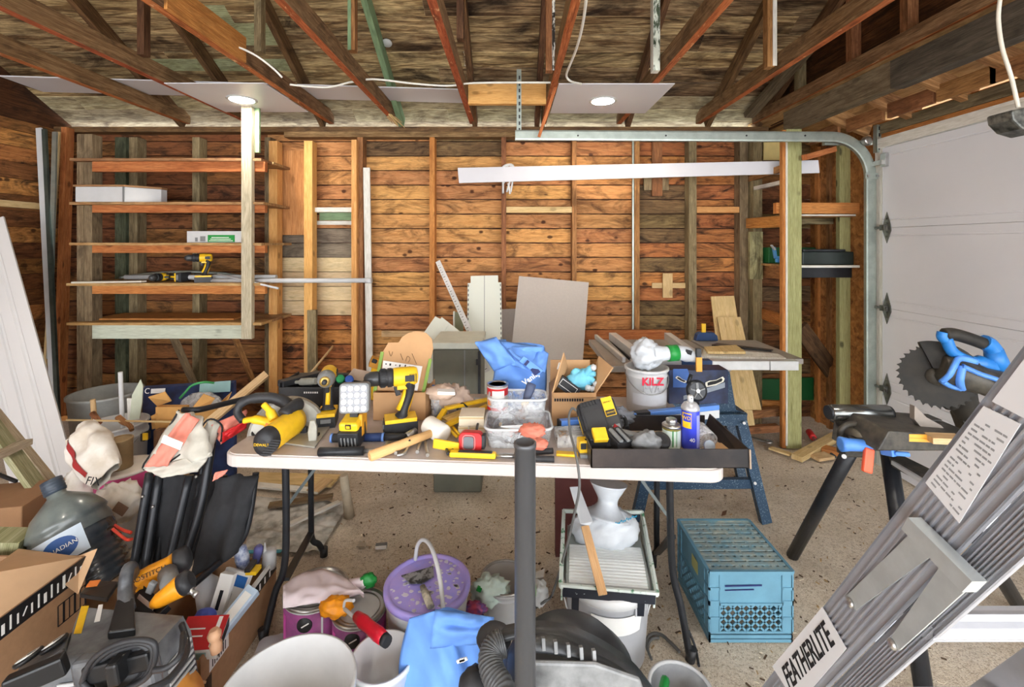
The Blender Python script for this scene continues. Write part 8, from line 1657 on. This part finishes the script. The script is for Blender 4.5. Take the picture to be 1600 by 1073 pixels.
# ================================================================ aluminium extension ladder at the right
X0 = .5
def LP(px, py, x=X0): return P(px, py, F * x / (px - CX))       # a pixel met with the upright plane of the ladder's side
ALUM = plain('ladder_aluminium', (176, 178, 184), rough=.42, metal=.4, var=.08, scale=30); GALV = plain('ladder_bracket', (196, 202, 202), rough=.45, metal=.5, var=.15, scale=24)
t = thing('extension_ladder', 'aluminium extension ladder with white labels leaning close by on the right', 'ladder', LP(1250, 1060))
d = (LP(1600, 555) - LP(1200, 1068)); d = V((0, d.y, d.z)).normalized(); nx = V((-1, 0, 0)); wv = V((0, d.z, -d.y)) * 1.0; wv = wv if wv.z > 0 else -wv
def rail_(cl, cr, x, depth, nm):
    c0 = (LP(*cl[0], x) + LP(*cr[0], x)) / 2; half = abs((LP(*cl[0], x) - c0).dot(wv)); 
    zmin = .0; s0 = -(c0.z - .02) / d.z; s1 = (2.50 - c0.z) / d.z; a, b = c0 + d * s0, c0 + d * s1
    prof = [(-half, .004), (-half, 0)]
    n_ = 9
    for k in range(n_): u0 = -half + 2 * half * (k + .15) / n_; u1 = -half + 2 * half * (k + .5) / n_; prof += [(u0, 0), (u0 + .0006, .0035 if 0 < k < n_ - 1 else .0), (u1, .0035 if 0 < k < n_ - 1 else .0), (u1 + .0006, 0)]
    prof += [(half, 0), (half, .004)]; sg_ = -depth
    prof += [(half, -.005 if depth else 0), (half - .003, -.005), (half - .003, -.004), (-half + .003, -.004), (-half + .003, -.005), (-half, -.005)]
    m = MB(ALUM); r0 = [m.vert(a + wv * u + nx * v) for u, v in prof]; r1 = [m.vert(b + wv * u + nx * v) for u, v in prof]; m.skin(r0, r1, 0, 3, smooth=False); m.face(r0[::-1]); m.face(r1); m.build(nm, t); return c0, half
c1, h1 = rail_(((1236, 1018),), ((1346, 1018),), X0, .016, 'base_rail'); c2, h2 = rail_(((1390, 985),), ((1475, 985),), X0 + .012, .016, 'fly_rail')
for k, (c_, x) in enumerate(((c1, X0), (c2, X0 + .012))):   # the far rails, outside the picture
    m = MB(ALUM); o = V((.42 if k == 0 else .40, 0, 0)); s0 = -(c_.z - .02) / d.z; s1 = (2.5 - c_.z) / d.z; m.bar(c_ + d * s0 + o, c_ + d * s1 + o, .028, 2 * (h1 if k == 0 else h2), up=wv); m.build('far_rail', t)
# rungs: ridged tubes between the rails
for c_, lst, x in ((c2, (972, 1030), X0 + .012), (c1, (1085,), X0)):
    for py in lst:
        # height where the rung's line crosses the rail
        s_ = (P(1500, py, .56).z - c_.z) / d.z; 
        for j in (-2, -1, 0, 1, 2, 3):
            pass
zr = []
for c_, z0_, nm in ((c2, PZ(975, .565), 'rung'), (c1, PZ(1045, .62), 'rung')):
    for j in range(-4, 6):
        z = z0_ + j * .264; s_ = (z - c_.z) / d.z
        if z < .05 or z > 2.45: continue
        p = c_ + d * s_; p.x = X0 + .01; m = MB(ALUM); prof = []
        for k in range(16): a = 2 * PI * k / 16; r_ = .0175 if k % 2 else .0155; prof.append((r_ * math.cos(a), r_ * math.sin(a)))
        m.prism(prof, p, (0, 1, 0), (0, 0, 1), (.40, 0, 0)); m.build(nm, t)
def plate(q, mt, nm, lift=.0045, th=.001, lb=None):
    m = MB(mt); p = [LP(x, y) + nx * lift for x, y in q]; m.hexa([*p, *[v + nx * th for v in p]]); return m.build(nm, t, label=lb)
LBLW = plain('label_white', (222, 224, 227), rough=.4, var=.03)
lq = [(1211, 1041), (1290, 948), (1328, 1013), (1250, 1102)]; bl_ = plate(lq, LBLW, 'brand_label')
a, b, c3, e = [LP(*p) + nx * .0058 for p in lq]; M = frame((a + b + c3 + e) / 4, b - a, a - e); M = frame((a + b + c3 + e) / 4, (b - a), (b - c3)); w_ = (b - a).length; hh = abs((b - c3).dot(M.to_3x3().col[1]))
text('FEATHERLITE', M, hh * .78, INK, bl_, 'brand_lettering', sx=w_ * .9 / (hh * .78 * 6.55), lift=.0004, bold=.0006)
nq = [(1453, 754), (1545, 634), (1603, 662), (1506, 817)]; nl_ = plate(nq, LBLW, 'notice_label'); plate([(1558, 627), (1640, 520), (1700, 560), (1612, 655)], LBLW, 'notice_label')
a, b, c3, e = [LP(*p) + nx * .0058 for p in nq]; m = MB(plain('faint_print', (150, 152, 154), rough=.5))
rr = random.Random(5)
for k in range(17):
    u = .06 + .05 * k; v = .1
    while v < .86:
        L_ = rr.uniform(.05, .2)
        if rr.random() < .8: p, q = a.lerp(b, u).lerp(e.lerp(c3, u), v), a.lerp(b, u).lerp(e.lerp(c3, u), min(v + L_, .92)); m.bar(p, q, .0022, .0004, up=nx)
        v += L_ + .03
m.build('notice_print', nl_)
# galvanised interlock bracket
plate([(1436, 826), (1447, 808), (1552, 908), (1535, 925)], GALV, 'bracket_bar', .006, .016); plate([(1327, 932), (1434, 829), (1463, 868), (1343, 953)], GALV, 'bracket_plate', .004, .002); plate([(1396, 1000), (1480, 880), (1520, 920), (1412, 1016)], GALV, 'bracket_plate', .004, .002)
m = MB(STEEL)
for x, y in ((1336, 942), (1461, 845), (1508, 893), (1402, 1006)): m.lathe([(.007, 0), (.006, .003), (.003, .005)], LP(x, y) + nx * .006, nx, 14)
m.build('rivets', t)
# carriage of boards at the right edge
# ================================================================ loose boards and cables under the roof
m = MB(WHITEP); m.bar((-3.55, 3.30, 2.674), (.27, 3.63, 2.674), .32, .008); single(m, 'soffit_strip', 'long white soffit board lying across the ceiling joists behind the lit panels', 'soffit board')
m = MB(NEWPINE); m.box2((-.318, 3.3, 2.53), (.248, 3.34, 2.685)); single(m, 'wood_block', 'pale pine block between two ceiling joists above the door track end', 'wood block')
m = MB(JOISTR); m.bar(P(871, 128, 3.03), P(842, 214, 3.03), .02, .006, up=(0, 1, 0)); single(m, 'wood_lath', 'thin reddish lath hanging beside the right lit panel', 'lath')
m = MB(CABLEW); wire(m, [P(368, 72, 2.55), P(385, 79, 2.56), P(405, 90, 2.58), P(427, 107, 2.62), P(441, 121, 2.66)], .006, 6, 7); single(m, 'white_cable', 'white cable curving down the side of the third ceiling joist', 'cable', group='white ceiling cables')
m = MB(CABLEW); wire(m, [P(453, 132, 3.0), P(480, 135, 3.02), P(515, 136, 3.05), P(545, 129, 3.05), P(575, 124, 3.05), P(600, 125, 3.05), P(650, 131, 3.06), P(700, 134, 3.06), P(735, 130, 3.05), P(790, 129, 3.05), P(868, 129, 3.0)], .007, 6, 7); single(m, 'white_cable', 'white cable strung along under the ceiling joists between the lit panels', 'cable', group='white ceiling cables')
m = MB(CABLEW); wire(m, [G(918, -20, 2.552), G(911, 35, 2.552), G(901, 75, 2.552), G(890, 103, 2.552), P(885, 118, 2.8), P(892, 127, 2.85), P(908, 131, 2.95)], .007, 6, 7); single(m, 'white_cable', 'white cable running down to the right lit panel', 'cable', group='white ceiling cables')
y_ = (RZ0 - CZ + SL * YB) / ((HY - 66) / F + SL); m = MB(WHITE); m.lathe([(.036, 0), (.034, .006), (.001, .007)], P(605, 66, y_) + V((0, -.003, -.006)), V((0, -SL, -1)), 20); single(m, 'white_disc', 'round white disc on the underside of the roof boards', 'disc')
# ================================================================ lights and camera
for i, (lab, c0, c1, c2, c3, led) in enumerate((('white ceiling panel with a round lit lamp, left one', (256, 129), (428, 129), (490, 174), (338, 173), (378, 154)),
                                               ('white ceiling panel with a round lit lamp, right one above the track', (873, 130), (1050, 130), (1008, 176), (858, 174), (942, 156)))):
    z = 2.555
    q = [G(x, y, z) for x, y in (c0, c1, c2, c3)]
    if i == 1: q[3].x = q[0].x + .02
    x0, x1, y0, y1 = min(p.x for p in q), max(p.x for p in q), min(p.y for p in q), max(p.y for p in q)
    if i == 0: x0 = q[0].x; x1 = -1.6
    L = G(led[0], led[1], z)
    t = thing('light_panel', lab, 'ceiling light', (L.x, L.y, z), group='lit ceiling panels')
    MB(WHITEP).box2((x0, y0, z - .006), (x1, y1, z)).build('panel', t, bevel=.001)
    MB(WHITE).lathe([(.10, 0), (.10, -.004), (.086, -.008), (.078, -.004)], (L.x, L.y, z - .006), (0, 0, 1), 32).build('trim_ring', t)
    MB(glow('led', (255, 248, 236), 150)).lathe([(.078, -.0135), (.0001, -.0135)], (L.x, L.y, z), (0, 0, 1), 32).build('lamp_lens', t)
for lp_ in [o for o in bpy.data.objects if o.name == 'light_panel']:  # unseen lamp panels behind the view, added to brighten the foreground
    for x, y, nm in ((-1.9, 1.0, 'added unseen ceiling panel lamp lighting the left foreground'), (.67, 1.0, 'added unseen ceiling panel lamp lighting the middle foreground'), (-1.9, -1.3, 'added unseen ceiling panel lamp by the open front, left'), (.67, -1.3, 'added unseen ceiling panel lamp by the open front, right')):
        copy_tree(lp_, (x, y, 2.555), label=nm)
w = bpy.data.worlds.new('daylight'); bpy.context.scene.world = w; w.use_nodes = True
nt = w.node_tree; bg = nt.nodes['Background']; bg.inputs[0].default_value = (.93, .96, 1, 1); bg.inputs[1].default_value = 6.2
#bg.inputs[0].default_value = (.93, .96, 1, 1); bg.inputs[1].default_value = 6.2
cam = bpy.data.cameras.new('camera'); co = bpy.data.objects.new('camera', cam); COL.objects.link(co)
cam.sensor_width = 36; cam.lens = F / 1600 * 36; cam.shift_x = 0; cam.shift_y = -(536.5 - HY) / 1600
co.location = (0, 0, CZ); co.rotation_euler = (PI / 2, 0, 0); cam.clip_start = .02
sc = bpy.context.scene; sc.camera = co
sc.view_settings.view_transform = 'Standard'; sc.view_settings.look = 'None'; sc.view_settings.gamma = 1; sc.view_settings.exposure = .36
sc.cycles.max_bounces = 8
